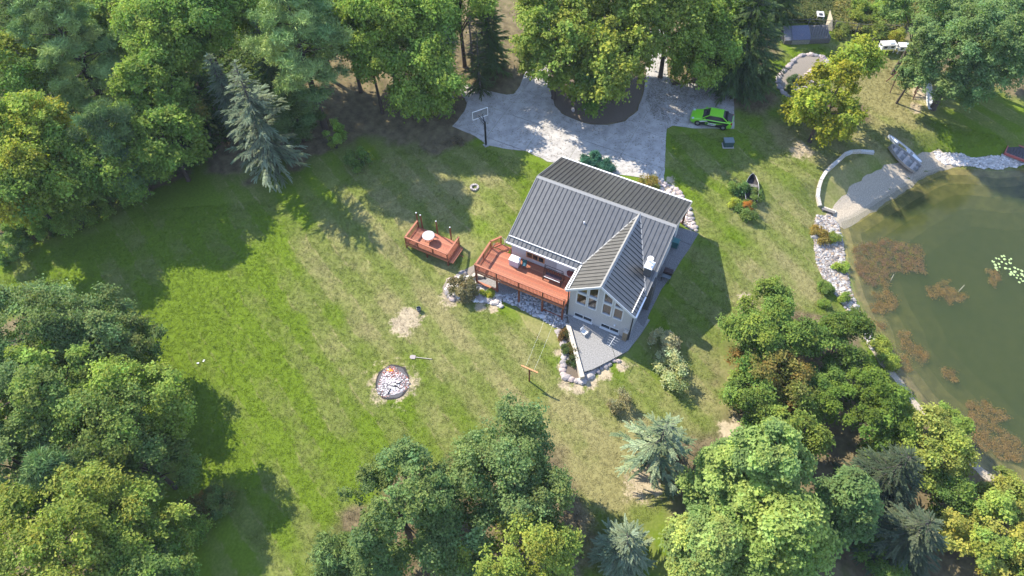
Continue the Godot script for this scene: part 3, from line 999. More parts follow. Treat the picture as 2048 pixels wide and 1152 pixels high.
func make_house() -> void:
	var h := thing("house", "grey metal roofed house with tall gable windows beside the red deck", "house", house_at, house_turn)
	var wx := 10.06
	var rake := func(x: float) -> float: return RY - 0.2 - (2.34 / 3.05 if x < wx else 2.34 / 3.27) * absf(x - wx)
	# walls
	var w := Shape.new()
	var holes := []
	var cols := [[7.94, 8.87], [9.02, 9.83], [10.36, 11.18], [11.39, 12.22]]
	holes.append([7.92, 9.62, 0.74, 1.36, 1.36])
	holes.append([10.49, 12.17, 0.74, 1.36, 1.36])
	for q in cols:
		holes.append([q[0], q[1], 2.88, 4.46, 4.46])
		holes.append([q[0], q[1], 4.6, rake.call(q[0]) - 0.18, rake.call(q[1]) - 0.18])
	var xs := [7.3, 7.92, 7.94, 8.87, 9.02, 9.62, 9.83, wx, 10.36, 10.49, 11.18, 11.39, 12.17, 12.22, 13.1]
	wall_strip(w, xs, -0.4, rake, holes, 8.37, 8.57)
	obj("gable_wall", w, M["siding"], h)
	var glass: StandardMaterial3D = M["pane"]
	for k in holes.size():
		var q: Array = holes[k]
		var low := k < 2
		var fr := Shape.new()
		var z := 8.55
		var c := [Vector3(q[0], q[2], z), Vector3(q[1], q[2], z), Vector3(q[1], q[4], z), Vector3(q[0], q[3], z)]
		for i in 4:
			fr.bar(c[i], c[(i + 1) % 4], 0.06 if low else 0.1, 0.09, Vector3.BACK)
		if low:
			fr.bar(Vector3((q[0] + q[1]) * 0.5, q[2], z), Vector3((q[0] + q[1]) * 0.5, q[3], z), 0.06, 0.05, Vector3.BACK)
		var f := obj("window", fr, M["trim"], h)
		var p := Shape.new()
		p.slab([Vector3(q[0], q[2], 8.5), Vector3(q[1], q[2], 8.5), Vector3(q[1], q[4], 8.5), Vector3(q[0], q[3], 8.5)], Vector3(0, 0, -0.012))
		obj("pane", p, M["glass_dark"] if low else glass, f)
	var sill := Shape.new()
	for q in [[7.85, 9.7], [10.42, 12.25]]:
		sill.box(Vector3((q[0] + q[1]) * 0.5, 0.68, 8.62), Vector3(q[1] - q[0], 0.07, 0.14))
	obj("sill", sill, M["trim"], h)
	# the room behind the tall windows
	var floor_s := Shape.new()
	floor_s.box(Vector3(10.2, 2.3, 6.0), Vector3(5.7, 0.16, 4.7))
	obj("room_floor", floor_s, M["room_floor"], h)
	var beams := Shape.new()
	beams.bar(Vector3(7.5, 3.5, 6.9), Vector3(12.9, 4.3, 6.9), 0.2, 0.3)
	beams.bar(Vector3(10.1, 2.4, 6.6), Vector3(10.1, 6.5, 6.6), 0.2, 0.2, Vector3.BACK)
	obj("timber_beam", beams, M["beam"], h)
	var back := Shape.new()
	back.box(Vector3(10.2, 3.6, 3.6), Vector3(5.7, 4.0, 0.1))
	obj("room_wall", back, M["room_wall"], h)
	# the long walls
	var main := Shape.new()
	main.box(Vector3(3.8, 2.15, 5.82), Vector3(7.0, 5.1, 0.2))
	main.box(Vector3(6.7, 2.15, -3.9), Vector3(12.8, 5.7, 0.2))
	obj("wall", main, M["siding"], h)
	var side := Shape.new()
	side.box(Vector3(7.4, 2.1, 7.15), Vector3(0.2, 5.0, 2.44))
	obj("wing_wall", side, M["siding"], h)
	for x in [0.35, 13.0]:
		var g := Shape.new()
		var zs := [-3.8, 0.0, 5.72] if x < 1.0 else [-3.8, 0.0, 6.4, 8.37]
		var roof_y := func(z: float) -> float: return (RY - 2.34 * minf(z, 6.4) / 6.4 if z > 0 else RY + 2.68 * z / 5.74) - 0.16
		for i in zs.size() - 1:
			var a: float = zs[i]
			var b: float = zs[i + 1]
			g.hexa([Vector3(x - 0.1, -0.4, b), Vector3(x + 0.1, -0.4, b), Vector3(x + 0.1, -0.4, a), Vector3(x - 0.1, -0.4, a), Vector3(x - 0.1, roof_y.call(b), b), Vector3(x + 0.1, roof_y.call(b), b), Vector3(x + 0.1, roof_y.call(a), a), Vector3(x - 0.1, roof_y.call(a), a)])
		obj("end_wall", g, M["siding"], h)
	# windows of the deck side and the east end
	for q in [[1.85, 3.58, 2.93, 3.6, 3]]:
		var fr := Shape.new()
		fr.box(Vector3((q[0] + q[1]) * 0.5, (q[2] + q[3]) * 0.5, 5.93), Vector3(q[1] - q[0] + 0.14, q[3] - q[2] + 0.14, 0.06))
		var f := obj("window", fr, M["timber_orange"], h)
		var step: float = (q[1] - q[0]) / q[4]
		for k in q[4]:
			var p := Shape.new()
			p.box(Vector3(q[0] + step * (k + 0.5), (q[2] + q[3]) * 0.5, 5.962), Vector3(step - 0.09, q[3] - q[2] - 0.06, 0.02))
			obj("pane", p, M["glass_dark"], f)
	var ew := Shape.new()
	ew.box(Vector3(13.12, 3.2, -1.9), Vector3(0.06, 1.2, 0.9))
	var ef := obj("window", ew, M["trim"], h)
	var ep := Shape.new()
	ep.box(Vector3(13.155, 3.2, -1.9), Vector3(0.02, 1.05, 0.76))
	obj("pane", ep, M["glass_dark"], ef)
	var door := Shape.new()
	door.box(Vector3(5.6, 3.35, 5.93), Vector3(1.5, 2.0, 0.06))
	obj("deck_door", door, M["trim"], h)
	# roofs
	var down := Vector3(0, -0.13, 0)
	var r0 := Vector3(0, RY, 0)
	var wr := Vector3(wx, RY, 0)
	var r1 := Vector3(13.4, RY, 0)
	var vw := Vector3(7.01, EY, 6.4)
	var ve := Vector3(13.33, EY, 6.4)
	var pk := Vector3(wx, RY, 8.87)
	var faces := {"south_roof": [Vector3(0, EY, 6.4), vw, wr, r0], "south_roof_001": [ve, Vector3(13.4, EY, 6.4), r1, wr], "north_roof": [r0, r1, Vector3(13.4, NY, -5.74), Vector3(0, NY, -5.74)], "wing_roof": [Vector3(7.01, EY, 8.87), pk, wr, vw], "wing_roof_001": [pk, Vector3(13.33, EY, 8.87), ve, wr]}
	var made := {}
	for k in faces:
		var s := Shape.new()
		s.slab(faces[k], down)
		made[k] = obj("roof", s, M["roof"], h)
	var rib := func(a: Vector3, b: Vector3, owner_roof: Node) -> void:
		if a.distance_to(b) > 0.15:
			var s := Shape.new()
			s.bar(a + Vector3(0, 0.022, 0), b + Vector3(0, 0.022, 0), 0.028, 0.055)
			obj("seam", s, M["rib"], owner_roof)
	var x := 0.2
	while x < 13.4:
		var z := 6.4
		if x > 7.01 and x < wx:
			z = 6.4 * (wx - x) / 3.05
		elif x >= wx and x < 13.33:
			z = 6.4 * (x - wx) / 3.27
		rib.call(Vector3(x, RY - 2.34 * 0.16 / 6.4, 0.16), Vector3(x, RY - 2.34 * z / 6.4, z), made["south_roof" if x < wx else "south_roof_001"])
		rib.call(Vector3(x, RY - 2.68 * 0.16 / 5.74, -0.16), Vector3(x, NY, -5.74), made["north_roof"])
		x += 0.42
	var zz := 0.45
	while zz < 8.87:
		var t := minf(1.0, zz / 6.4)
		rib.call(Vector3(wx - 0.12, RY - 0.09, zz), Vector3(wx - 3.05 * t, RY - 2.34 * t, zz), made["wing_roof"])
		rib.call(Vector3(wx + 0.12, RY - 0.09, zz), Vector3(wx + 3.27 * t, RY - 2.34 * t, zz), made["wing_roof_001"])
		zz += 0.42
	var cap := Shape.new()
	cap.slab([Vector3(0, RY - 0.04, 0.2), Vector3(13.4, RY - 0.04, 0.2), Vector3(13.4, RY + 0.06, 0), Vector3(0, RY + 0.06, 0)], Vector3(0, -0.02, 0))
	cap.slab([Vector3(0, RY + 0.06, 0), Vector3(13.4, RY + 0.06, 0), Vector3(13.4, RY - 0.05, -0.2), Vector3(0, RY - 0.05, -0.2)], Vector3(0, -0.02, 0))
	obj("ridge_cap", cap, M["ridge"], h)
	var cap2 := Shape.new()
	cap2.slab([Vector3(wx - 0.17, RY - 0.09, 8.9), Vector3(wx, RY + 0.065, 8.9), Vector3(wx, RY + 0.065, 0.05), Vector3(wx - 0.17, RY - 0.09, 0.05)], Vector3(0, -0.02, 0))
	cap2.slab([Vector3(wx, RY + 0.065, 8.9), Vector3(wx + 0.17, RY - 0.09, 8.9), Vector3(wx + 0.17, RY - 0.09, 0.05), Vector3(wx, RY + 0.065, 0.05)], Vector3(0, -0.02, 0))
	obj("ridge_cap", cap2, M["ridge"], h)
	var val := Shape.new()
	val.bar(wr + Vector3(0, -0.02, 0.1), vw + Vector3(0, 0.015, 0), 0.14, 0.05)
	val.bar(wr + Vector3(0, -0.02, 0.1), ve + Vector3(0, 0.015, 0), 0.14, 0.05)
	obj("valley_flashing", val, M["ridge"], h)
	# gutters, rails and edge boards
	var trims := [[Vector3(0, NY - 0.03, -5.8), Vector3(13.4, NY - 0.03, -5.8), 0.13, 0.13, "gutter"], [Vector3(0, EY - 0.1, 6.46), Vector3(6.95, EY - 0.1, 6.46), 0.12, 0.13, "gutter"], [Vector3(6.95, EY - 0.1, 6.5), Vector3(6.95, EY - 0.1, 8.85), 0.12, 0.13, "gutter"], [Vector3(13.4, EY - 0.1, 6.5), Vector3(13.4, EY - 0.1, 8.85), 0.12, 0.13, "gutter"],
		[Vector3(0.05, EY + 0.3, 5.92), Vector3(7.15, EY + 0.3, 5.92), 0.07, 0.06, "snow_rail"], [Vector3(7.22, EY + 0.26, 6.1), Vector3(7.22, EY + 0.26, 8.8), 0.07, 0.06, "snow_rail"], [Vector3(12.98, EY + 0.36, 6.0), Vector3(12.98, EY + 0.36, 8.8), 0.07, 0.06, "snow_rail"]]
	for q in trims:
		var s := Shape.new()
		s.bar(q[0], q[1], q[2], q[3])
		obj(q[4], s, M["white"], h)
	var fas := Shape.new()
	fas.bar(Vector3(7.0, EY - 0.1, 8.9), Vector3(wx, RY - 0.08, 8.9), 0.05, 0.24)
	fas.bar(Vector3(wx, RY - 0.08, 8.9), Vector3(13.34, EY - 0.1, 8.9), 0.05, 0.24)
	obj("gable_fascia", fas, M["trim"], h)
	for xx in [-0.03, 13.43]:
		var s := Shape.new()
		s.bar(Vector3(xx, EY - 0.06, 6.4), Vector3(xx, RY - 0.05, 0), 0.05, 0.2)
		s.bar(Vector3(xx, RY - 0.05, 0), Vector3(xx, NY - 0.06, -5.74), 0.05, 0.2)
		obj("rake_board", s, M["ridge"], h)
	for q in [[7.22, 8.66, 4.35], [13.16, 8.66, 4.35]]:
		var s := Shape.new()
		s.tube([Vector3(q[0], q[2] + 0.2, q[1] + 0.2), Vector3(q[0], q[2], q[1]), Vector3(q[0], 0.62, q[1])], [0.06, 0.06, 0.06], 6)
		obj("downpipe", s, M["dark"], h)
	var post := Shape.new()
	post.box(Vector3(13.15, 2.5, -5.5), Vector3(0.17, 3.7, 0.17))
	obj("porch_post", post, M["deck_post"], h)
	var post2 := Shape.new()
	post2.box(Vector3(0.3, 2.6, -5.5), Vector3(0.17, 3.5, 0.17))
	obj("porch_post", post2, M["deck_post"], h)
	# chimney
	var ch := Shape.new()
	ch.box(Vector3(12.72, 5.5, 4.55), Vector3(0.62, 1.75, 0.75))
	ch.box(Vector3(13.3, 2.0, 4.5), Vector3(0.6, 4.6, 1.1))
	var chn := obj("chimney", ch, M["stone_chase"], h)
	var crown := Shape.new()
	crown.box(Vector3(12.72, 6.42, 4.55), Vector3(0.74, 0.1, 0.88))
	obj("chimney_crown", crown, M["white"], chn)
	var flue := Shape.new()
	flue.lathe(Vector3(12.64, 6.46, 4.32), [Vector2(0.13, 0), Vector2(0.13, 0.45), Vector2(0.27, 0.46), Vector2(0.27, 0.58), Vector2(0.0, 0.64)], 14)
	flue.lathe(Vector3(12.88, 6.46, 4.72), [Vector2(0.08, 0), Vector2(0.08, 0.22), Vector2(0.16, 0.23), Vector2(0.15, 0.32), Vector2(0.0, 0.35)], 12)
	obj("flue_cap", flue, M["white"], chn)
	var vent := Shape.new()
	vent.lathe(hl(Vector3(6.51, 6.1, -40.6)) - Vector3(0, 0.15, 0), [Vector2(0.07, 0), Vector2(0.07, 0.4), Vector2(0.0, 0.41)], 10)
	obj("roof_vent", vent, M["white"], h)
	var vent2 := Shape.new()
	vent2.lathe(hl(Vector3(12.34, 5.7, -37.63)) - Vector3(0, 0.25, 0), [Vector2(0.08, 0), Vector2(0.08, 0.35), Vector2(0.0, 0.36)], 10)
	obj("roof_vent", vent2, M["dark"], h)
	var lamp := Shape.new()
	lamp.lathe(Vector3(11.72, 1.8, 8.63), [Vector2(0.05, 0), Vector2(0.08, 0.05), Vector2(0.08, 0.14), Vector2(0.0, 0.18)], 8)
	obj("wall_light", lamp, M["white"], h)

func hl(p: Vector3) -> Vector3:   # a point of the world in the house's own axes
	return (p - house_at).rotated(Vector3.UP, -house_turn)

func hw(p: Vector3) -> Vector3:
	return house_at + p.rotated(Vector3.UP, house_turn)

var box_memo := {}
func block(called: String, at: Vector3, size: Vector3, material: Material, parent: Node, b := Basis.IDENTITY) -> MeshInstance3D:
	var key := "%.3f %.3f %.3f" % [size.x, size.y, size.z]
	if not box_memo.has(key):
		var s := Shape.new()
		s.box(Vector3.ZERO, size)
		box_memo[key] = s.mesh()
	return part(called, box_memo[key], material, parent, Transform3D(b, at))

func railing(parent: Node, a: Vector3, b: Vector3, high: float, posts: Array) -> void:   # from floor point to floor point
	var l := a.distance_to(b)
	var d := (b - a) / l
	var turn := Basis(d, Vector3.UP, d.cross(Vector3.UP))
	block("rail_cap", (a + b) * 0.5 + Vector3.UP * high, Vector3(l + 0.14, 0.04, 0.16), M["deck2"], parent, turn)
	block("rail", (a + b) * 0.5 + Vector3.UP * (high - 0.09), Vector3(l, 0.09, 0.045), M["deck0"], parent, turn)
	block("rail", (a + b) * 0.5 + Vector3.UP * 0.1, Vector3(l, 0.09, 0.045), M["deck0"], parent, turn)
	var count := int(l / 0.135)
	for i in count:
		block("baluster", a + d * (l * (i + 0.5) / count) + Vector3.UP * (high * 0.5), Vector3(0.04, high - 0.16, 0.04), M["deck1"], parent, turn)
	for t in posts:
		block("rail_post", a + d * (l * t) + Vector3.UP * (high * 0.5 - 0.02), Vector3(0.1, high, 0.1), M["deck_post"], parent, turn)

func decking(parent: Node, x0: float, x1: float, z0: float, z1: float, y: float) -> void:
	var z := z0 + 0.07
	var k := 0
	while z < z1:
		block("board", Vector3((x0 + x1) * 0.5, y - 0.018, z), Vector3(x1 - x0, 0.036, 0.133), M["deck%d" % ((k * 7 + k / 3) % 4)], parent)
		z += 0.142
		k += 1
	block("fascia", Vector3((x0 + x1) * 0.5, y - 0.16, z1 + 0.02), Vector3(x1 - x0 + 0.08, 0.24, 0.04), M["deck1"], parent)
	for x in [x0 - 0.02, x1 + 0.02]:
		block("fascia", Vector3(x, y - 0.16, (z0 + z1) * 0.5), Vector3(0.04, 0.24, z1 - z0), M["deck1"], parent)
	var x := x0 + 0.3
	while x < x1:
		block("joist", Vector3(x, y - 0.16, (z0 + z1) * 0.5), Vector3(0.05, 0.23, z1 - z0 - 0.02), M["deck_post"], parent)
		x += 0.8

func make_decks() -> void:
	var d := thing("deck", "long red timber deck on posts along the house's lawn side", "deck", house_at, house_turn)
	decking(d, -1.85, 7.05, 5.95, 9.1, 2.35)
	railing(d, Vector3(-1.85, 2.35, 9.08), Vector3(7.0, 2.35, 9.08), 0.95, [0.0, 0.245, 0.5, 0.77, 1.0])
	railing(d, Vector3(-1.8, 2.35, 9.0), Vector3(-1.8, 2.35, 6.15), 0.95, [0.5, 1.0])
	railing(d, Vector3(-1.8, 2.35, 6.1), Vector3(-1.2, 2.35, 5.2), 0.95, [1.0])
	railing(d, Vector3(7.0, 2.35, 9.0), Vector3(7.0, 2.35, 8.65), 0.95, [])
	for x in [-1.8, 0.35, 2.6, 4.95, 6.95]:
		var g := hw(Vector3(x, 0, 9.05))
		var y := hgt(g.x, g.z) - 0.2
		block("post", Vector3(x, (2.2 + y) * 0.5, 9.05), Vector3(0.15, 2.2 - y, 0.15), M["deck_post"], d)
	for x in [0.35, 2.6, 4.95]:
		var g := hw(Vector3(x, 0, 7.2))
		block("post", Vector3(x, 1.0, 7.2), Vector3(0.15, 2.2, 0.15), M["deck_post"], d)
	block("brace", Vector3(-0.72, 0.55, 9.05), Vector3(2.0, 0.1, 0.2), M["deck1"], d)
	block("brace", Vector3(5.95, 0.5, 9.05), Vector3(1.9, 0.09, 0.06), M["deck_post"], d)
	block("step", Vector3(-0.9, 2.28, 5.55), Vector3(1.5, 0.06, 0.6), M["deck3"], d)
	block("gate_post", Vector3(0.22, 2.7, 5.85), Vector3(0.12, 0.9, 0.12), M["deck_post"], d)

	var t := thing("raised_platform", "small red deck platform standing alone on the lawn slope", "deck", house_at, house_turn)
	decking(t, -9.9, -5.25, 6.15, 8.45, 1.15)
	railing(t, Vector3(-9.88, 1.15, 8.43), Vector3(-5.27, 1.15, 8.43), 0.92, [0.0, 0.3, 0.66, 1.0])
	railing(t, Vector3(-9.86, 1.15, 8.4), Vector3(-9.86, 1.15, 6.2), 0.92, [1.0])
	railing(t, Vector3(-5.27, 1.15, 8.4), Vector3(-5.27, 1.15, 6.2), 0.92, [1.0])
	for x in [-9.88, -7.6, -5.27]:
		for z in [8.42, 6.3]:
			var g := hw(Vector3(x, 0, z))
			var y := hgt(g.x, g.z) - 0.2
			block("post", Vector3(x, (1.05 + y) * 0.5, z), Vector3(0.12, maxf(0.1, 1.05 - y), 0.12), M["deck_post"], t)
	block("step", Vector3(-4.98, 0.86, 7.3), Vector3(0.5, 0.05, 2.2), M["deck2"], t)
	block("step", Vector3(-4.55, 0.58, 6.6), Vector3(0.4, 0.05, 1.0), M["deck2"], t)
	for q in [[-9.9, 3.1], [-9.45, 3.0], [-7.72, 3.0], [-6.2, 2.9]]:
		var p := block("lamp_post", Vector3(q[0], (q[1] + 0.9) * 0.5, 6.08), Vector3(0.1, q[1] - 0.9, 0.1), M["deck_post"], t)
		var s := Shape.new()
		s.lathe(Vector3(0, (q[1] - 0.9) * 0.5, 0), [Vector2(0.06, 0), Vector2(0.07, 0.05), Vector2(0.0, 0.1)], 8)
		obj("post_cap", s, M["white"], p)

	var tb := thing("round_table", "round pale mosaic topped table on the small red platform", "table", hw(Vector3(-8.05, 1.152, 7.15)), house_turn)
	var top := Shape.new()
	top.lathe(Vector3(0, 0.7, 0), [Vector2(0, 0), Vector2(0.56, 0), Vector2(0.6, 0.02), Vector2(0.6, 0.045), Vector2(0.57, 0.06), Vector2(0.0, 0.062)], 28)
	var tops := mat("mosaic", lin(0.72, 0.66, 0.66), 0.5, 0, grain(0.03, 81, 0.55, 1.0, 256, 5), 1.6)
	obj("tabletop", top, tops, tb)
	for k in 4:
		var s := Shape.new()
		var a := PI / 4 + k * PI / 2
		s.tube([Vector3(cos(a) * 0.16, 0.7, sin(a) * 0.16), Vector3(cos(a) * 0.2, 0.35, sin(a) * 0.2), Vector3(cos(a) * 0.42, 0.0, sin(a) * 0.42)], [0.025, 0.025, 0.025], 6)
		obj("leg", s, M["black_metal"], tb)

func make_deck_things() -> void:
	var b := thing("storage_box", "white lidded storage box on the deck against the house wall", "storage box", hw(Vector3(1.08, 2.352, 6.85)), house_turn)
	block("body", Vector3(0, 0.4, 0), Vector3(0.9, 0.8, 0.62), mat("lilac_white", lin(0.6, 0.57, 0.6), 0.5), b)
	block("lid", Vector3(0, 0.83, 0), Vector3(0.97, 0.07, 0.68), M["white"], b)
	block("handle", Vector3(0.52, 0.6, 0.0), Vector3(0.05, 0.05, 0.4), M["trim"], b)
	var s := thing("porch_swing", "black metal framed garden swing seat on the red deck", "swing seat", hw(Vector3(4.98, 2.352, 6.85)), house_turn)
	for x in [-0.88, 0.88]:
		var f := Shape.new()
		f.tube([Vector3(x, 0, 0.45), Vector3(x, 1.75, 0.0)], [0.025, 0.025], 6)
		f.tube([Vector3(x, 0, -0.45), Vector3(x, 1.75, 0.0)], [0.025, 0.025], 6)
		f.tube([Vector3(x, 0.04, -0.45), Vector3(x, 0.04, 0.45)], [0.022, 0.022], 6)
		obj("side_frame", f, M["black_metal"], s)
	var bar := Shape.new()
	bar.tube([Vector3(-0.9, 1.75, 0), Vector3(0.9, 1.75, 0)], [0.03, 0.03], 6)
	obj("top_bar", bar, M["black_metal"], s)
	var seat := Shape.new()
	seat.box(Vector3(0, 0.47, 0.1), Vector3(1.5, 0.06, 0.5))
	obj("seat", seat, mat("swing_cloth", lin(0.07, 0.035, 0.045), 0.8), s)
	var edge := Shape.new()
	edge.bar(Vector3(-0.78, 0.5, 0.38), Vector3(0.78, 0.5, 0.38), 0.05, 0.05)
	obj("seat_edge", edge, M["trim"], s)
	var br := Shape.new()
	for y in [0.55, 1.02]:
		br.tube([Vector3(-0.75, y, -0.14 - (y - 0.5) * 0.25), Vector3(0.75, y, -0.14 - (y - 0.5) * 0.25)], [0.02, 0.02], 6)
	for k in 6:
		var c := Vector3(-0.6 + 0.24 * k, 0.78, -0.21)
		var pts := []
		var rs := []
		for i in 9:
			pts.append(c + Vector3(cos(TAU * i / 8) * 0.11, sin(TAU * i / 8) * 0.2, -0.05 * sin(TAU * i / 8)))
			rs.append(0.014)
		br.tube(pts, rs, 4)
	obj("backrest", br, M["black_metal"], s)
	for x in [-0.75, 0.75]:
		var c := Shape.new()
		c.tube([Vector3(x, 0.5, 0.35), Vector3(x, 1.73, 0.0), Vector3(x, 0.95, -0.25)], [0.01, 0.01, 0.01], 4)
		obj("chain", c, M["black_metal"], s)
	var g := thing("folding_chair", "small green plastic chair on the deck beside the white box", "chair", hw(Vector3(2.0, 2.352, 6.75)), house_turn + 0.3)
	block("seat", Vector3(0, 0.4, 0), Vector3(0.42, 0.04, 0.4), M["teal"], g)
	block("backrest", Vector3(0.0, 0.66, -0.19), Vector3(0.42, 0.42, 0.03), M["teal"], g)
	block("cushion", Vector3(0, 0.44, 0.02), Vector3(0.2, 0.03, 0.34), mat("mint", lin(0.35, 0.6, 0.5), 0.7), g)
	for q in [Vector2(-0.18, -0.17), Vector2(0.18, -0.17), Vector2(0.18, 0.17), Vector2(-0.18, 0.17)]:
		block("leg", Vector3(q.x, 0.2, q.y), Vector3(0.035, 0.4, 0.035), M["teal"], g)
	var d := thing("satellite_dish", "grey satellite dish beside the house corner above the deck steps", "satellite dish", hw(Vector3(-0.05, 2.2, 5.2)), house_turn)
	var sh := Shape.new()
	var tilt := Transform3D(Basis(Vector3.RIGHT, 0.9), Vector3(0, 1.0, 0))
	sh.lathe(Vector3.ZERO, [Vector2(0.02, 0), Vector2(0.18, 0.02), Vector2(0.32, 0.08), Vector2(0.33, 0.09), Vector2(0.3, 0.085), Vector2(0.0, 0.02)], 18)
	obj("dish", sh, mat("dish_grey", lin(0.3, 0.29, 0.29), 0.5), d, tilt)
	var m := Shape.new()
	m.tube([Vector3(0, -0.3, -0.1), Vector3(0, 0.85, -0.1), Vector3(0, 1.0, 0)], [0.03, 0.03, 0.025], 6)
	m.tube([Vector3(0, 0.75, 0.1), Vector3(0, 1.2, 0.55)], [0.015, 0.015], 5)
	obj("mast", m, M["black_metal"], d)
	var ro := Shape.new()
	ro.lathe(Vector3.ZERO, [Vector2(0, -0.3), Vector2(0.25, -0.22), Vector2(0.34, 0.0), Vector2(0.3, 0.03), Vector2(0.0, 0.03)], 16)
	var hb := thing("hanging_basket", "dark red hanging basket under the eave near the wing corner", "hanging basket", hw(Vector3(6.3, 3.35, 6.2)), house_turn)
	obj("basket", ro, mat("dark_red", lin(0.2, 0.04, 0.03), 0.7), hb)
	var ha := Shape.new()
	ha.tube([Vector3(0.3, 0, 0), Vector3(0, 0.7, 0), Vector3(-0.3, 0, 0)], [0.01, 0.01, 0.01], 4)
	ha.tube([Vector3(0, 0.7, 0), Vector3(0, 1.22, 0)], [0.01, 0.01], 4)
	obj("hanger", ha, M["dark"], hb)

func make_patio() -> void:
	var patio := thing("patio", "", "", Vector3.ZERO)
	patio.set_meta("kind", "structure")
	var poly: PackedVector2Array = PackedVector2Array([Vector2(4.98, -34.48), Vector2(5.44, -31.09), Vector2(5.83, -28.61), Vector2(6.85, -28.93), Vector2(8.29, -29.69), Vector2(10.05, -30.69), Vector2(11.38, -32.35), Vector2(12.36, -33.8), Vector2(10.79, -35.01)])
	var flat := Shape.new()
	flat.prism(poly, -0.3, 0.6)
	obj("patio_slab", flat, M["patio"], patio)
	var walk: PackedVector2Array = PackedVector2Array([Vector2(11.4, -32.41), Vector2(12.47, -34.65), Vector2(13.75, -36.94), Vector2(15.15, -38.77), Vector2(16.04, -40.14), Vector2(17.04, -41.5), Vector2(18.18, -43.26), Vector2(17.44, -43.61), Vector2(15.93, -43.84), Vector2(13, -39.17), Vector2(10.23, -33.92)])
	var path := thing("path", "", "", Vector3.ZERO)
	path.set_meta("kind", "structure")
	slabs(walk, Vector2(1.5, 1.9), 0.4826, Vector2(13.26, -37.49), 0.007, 0.06, M["path"], path)
	var w := Shape.new()
	var a: Vector3 = Vector3(4.95, 0.8, -33.4)
	var b: Vector3 = Vector3(5.87, 0.75, -28.1)
	w.bar(a + Vector3(0, -0.5, 0), b + Vector3(0, -0.5, 0), 0.36, 1.1)
	tag(obj("low_wall", w, M["timber_pale"]), "long pale low wall between patio and planting bed", "wall")
	# the planting bed and the stones round it
	var bed: PackedVector2Array = PackedVector2Array([Vector2(4.28, -33.52), Vector2(4.69, -32.18), Vector2(4.51, -30.52), Vector2(4.32, -29.42), Vector2(4.53, -28.51), Vector2(5.28, -28.11), Vector2(6.02, -28.18), Vector2(5.79, -29.36), Vector2(5.41, -31.58), Vector2(5.04, -33.48)])
	struct("planting_bed", drape(ragged(bed, 0.4, 0.1, 5), 0.03, 1.0), M["soil"])
	var ring := thing("stone_border", "row of pale boulders edging the planting bed beside the patio", "stone border")
	stones_along(ring, PackedVector2Array([Vector2(4.11, -33.04), Vector2(4.23, -32.62), Vector2(4.38, -32.19), Vector2(4.49, -31.71), Vector2(4.55, -31.24), Vector2(4.52, -30.77), Vector2(4.45, -30.33), Vector2(4.39, -29.9), Vector2(4.32, -29.52), Vector2(4.26, -29.14), Vector2(4.33, -28.75), Vector2(4.57, -28.46), Vector2(4.94, -28.26), Vector2(5.41, -28.1), Vector2(5.83, -28.04), Vector2(6.19, -28.27), Vector2(6.56, -28.54), Vector2(5.14, -30.14), Vector2(5.41, -30.22), Vector2(4.46, -29.61)]), 0.34, 7)
	var ring2 := thing("stone_border", "broken row of small stones along the patio's lower edge", "stone border")
	stones_along(ring2, PackedVector2Array([Vector2(6.35, -28.64), Vector2(6.75, -28.81), Vector2(7.02, -29.03), Vector2(7.31, -28.92), Vector2(7.63, -29.18), Vector2(7.99, -29.35), Vector2(8.35, -29.52), Vector2(6.59, -29), Vector2(7.16, -29.2), Vector2(8.77, -29.84), Vector2(9.12, -29.83), Vector2(6.1, -28.74), Vector2(6.41, -28.31), Vector2(6.86, -28.53)]), 0.26, 8)
	for k in [["gravel_bank", PackedVector2Array([Vector2(2.73, -34.35), Vector2(1.61, -35.02), Vector2(0.25, -35.93), Vector2(-0.86, -36.38), Vector2(-1.13, -37.15), Vector2(-0.18, -38.81), Vector2(2.66, -38.77), Vector2(4.89, -36.45), Vector2(5.02, -33.86), Vector2(4.17, -33.25)])]]:
		struct("gravel", drape(ragged(k[1], 0.5, 0.15, 9), 0.02, 1.2), M["gravel"])
		gravel_bed("loose_gravel", k[1], 1300, 0.075, 3, [Color(0.45, 0.45, 0.45), Color(0.32, 0.33, 0.34), Color(0.6, 0.58, 0.56)])
	var bank: PackedVector2Array = PackedVector2Array([Vector2(-6.58, -38.13), Vector2(-6.19, -38.97), Vector2(-5.16, -39.57), Vector2(-3.73, -40.4), Vector2(-2.03, -41.37), Vector2(-1.06, -42.97), Vector2(-0.49, -42.41), Vector2(-0.72, -40.65), Vector2(-1.12, -38.84), Vector2(-1.6, -36.04), Vector2(-3.22, -36.47), Vector2(-5.07, -36.49), Vector2(-6.11, -36.85)])
	struct("stony_bank", drape(ragged(bank, 0.5, 0.2, 10), 0.025, 1.2), M["stony_earth"])
	gravel_bed("bank_stones", ragged(PackedVector2Array([Vector2(-6.29, -37.83), Vector2(-5.86, -38.95), Vector2(-5.01, -39.13), Vector2(-4.68, -39.55), Vector2(-3.25, -38.89), Vector2(-1.13, -37.15), Vector2(-0.91, -35.93), Vector2(-2.99, -36.46), Vector2(-4.15, -36.65), Vector2(-5.31, -36.66)]), 0.5, 0.2, 11), 700, 0.14, 4, [Color(0.62, 0.58, 0.54), Color(0.45, 0.41, 0.38), Color(0.7, 0.66, 0.62)])
	var rocks := thing("rock_edging", "curved line of pale rocks around the dark bush below the deck", "stone border")
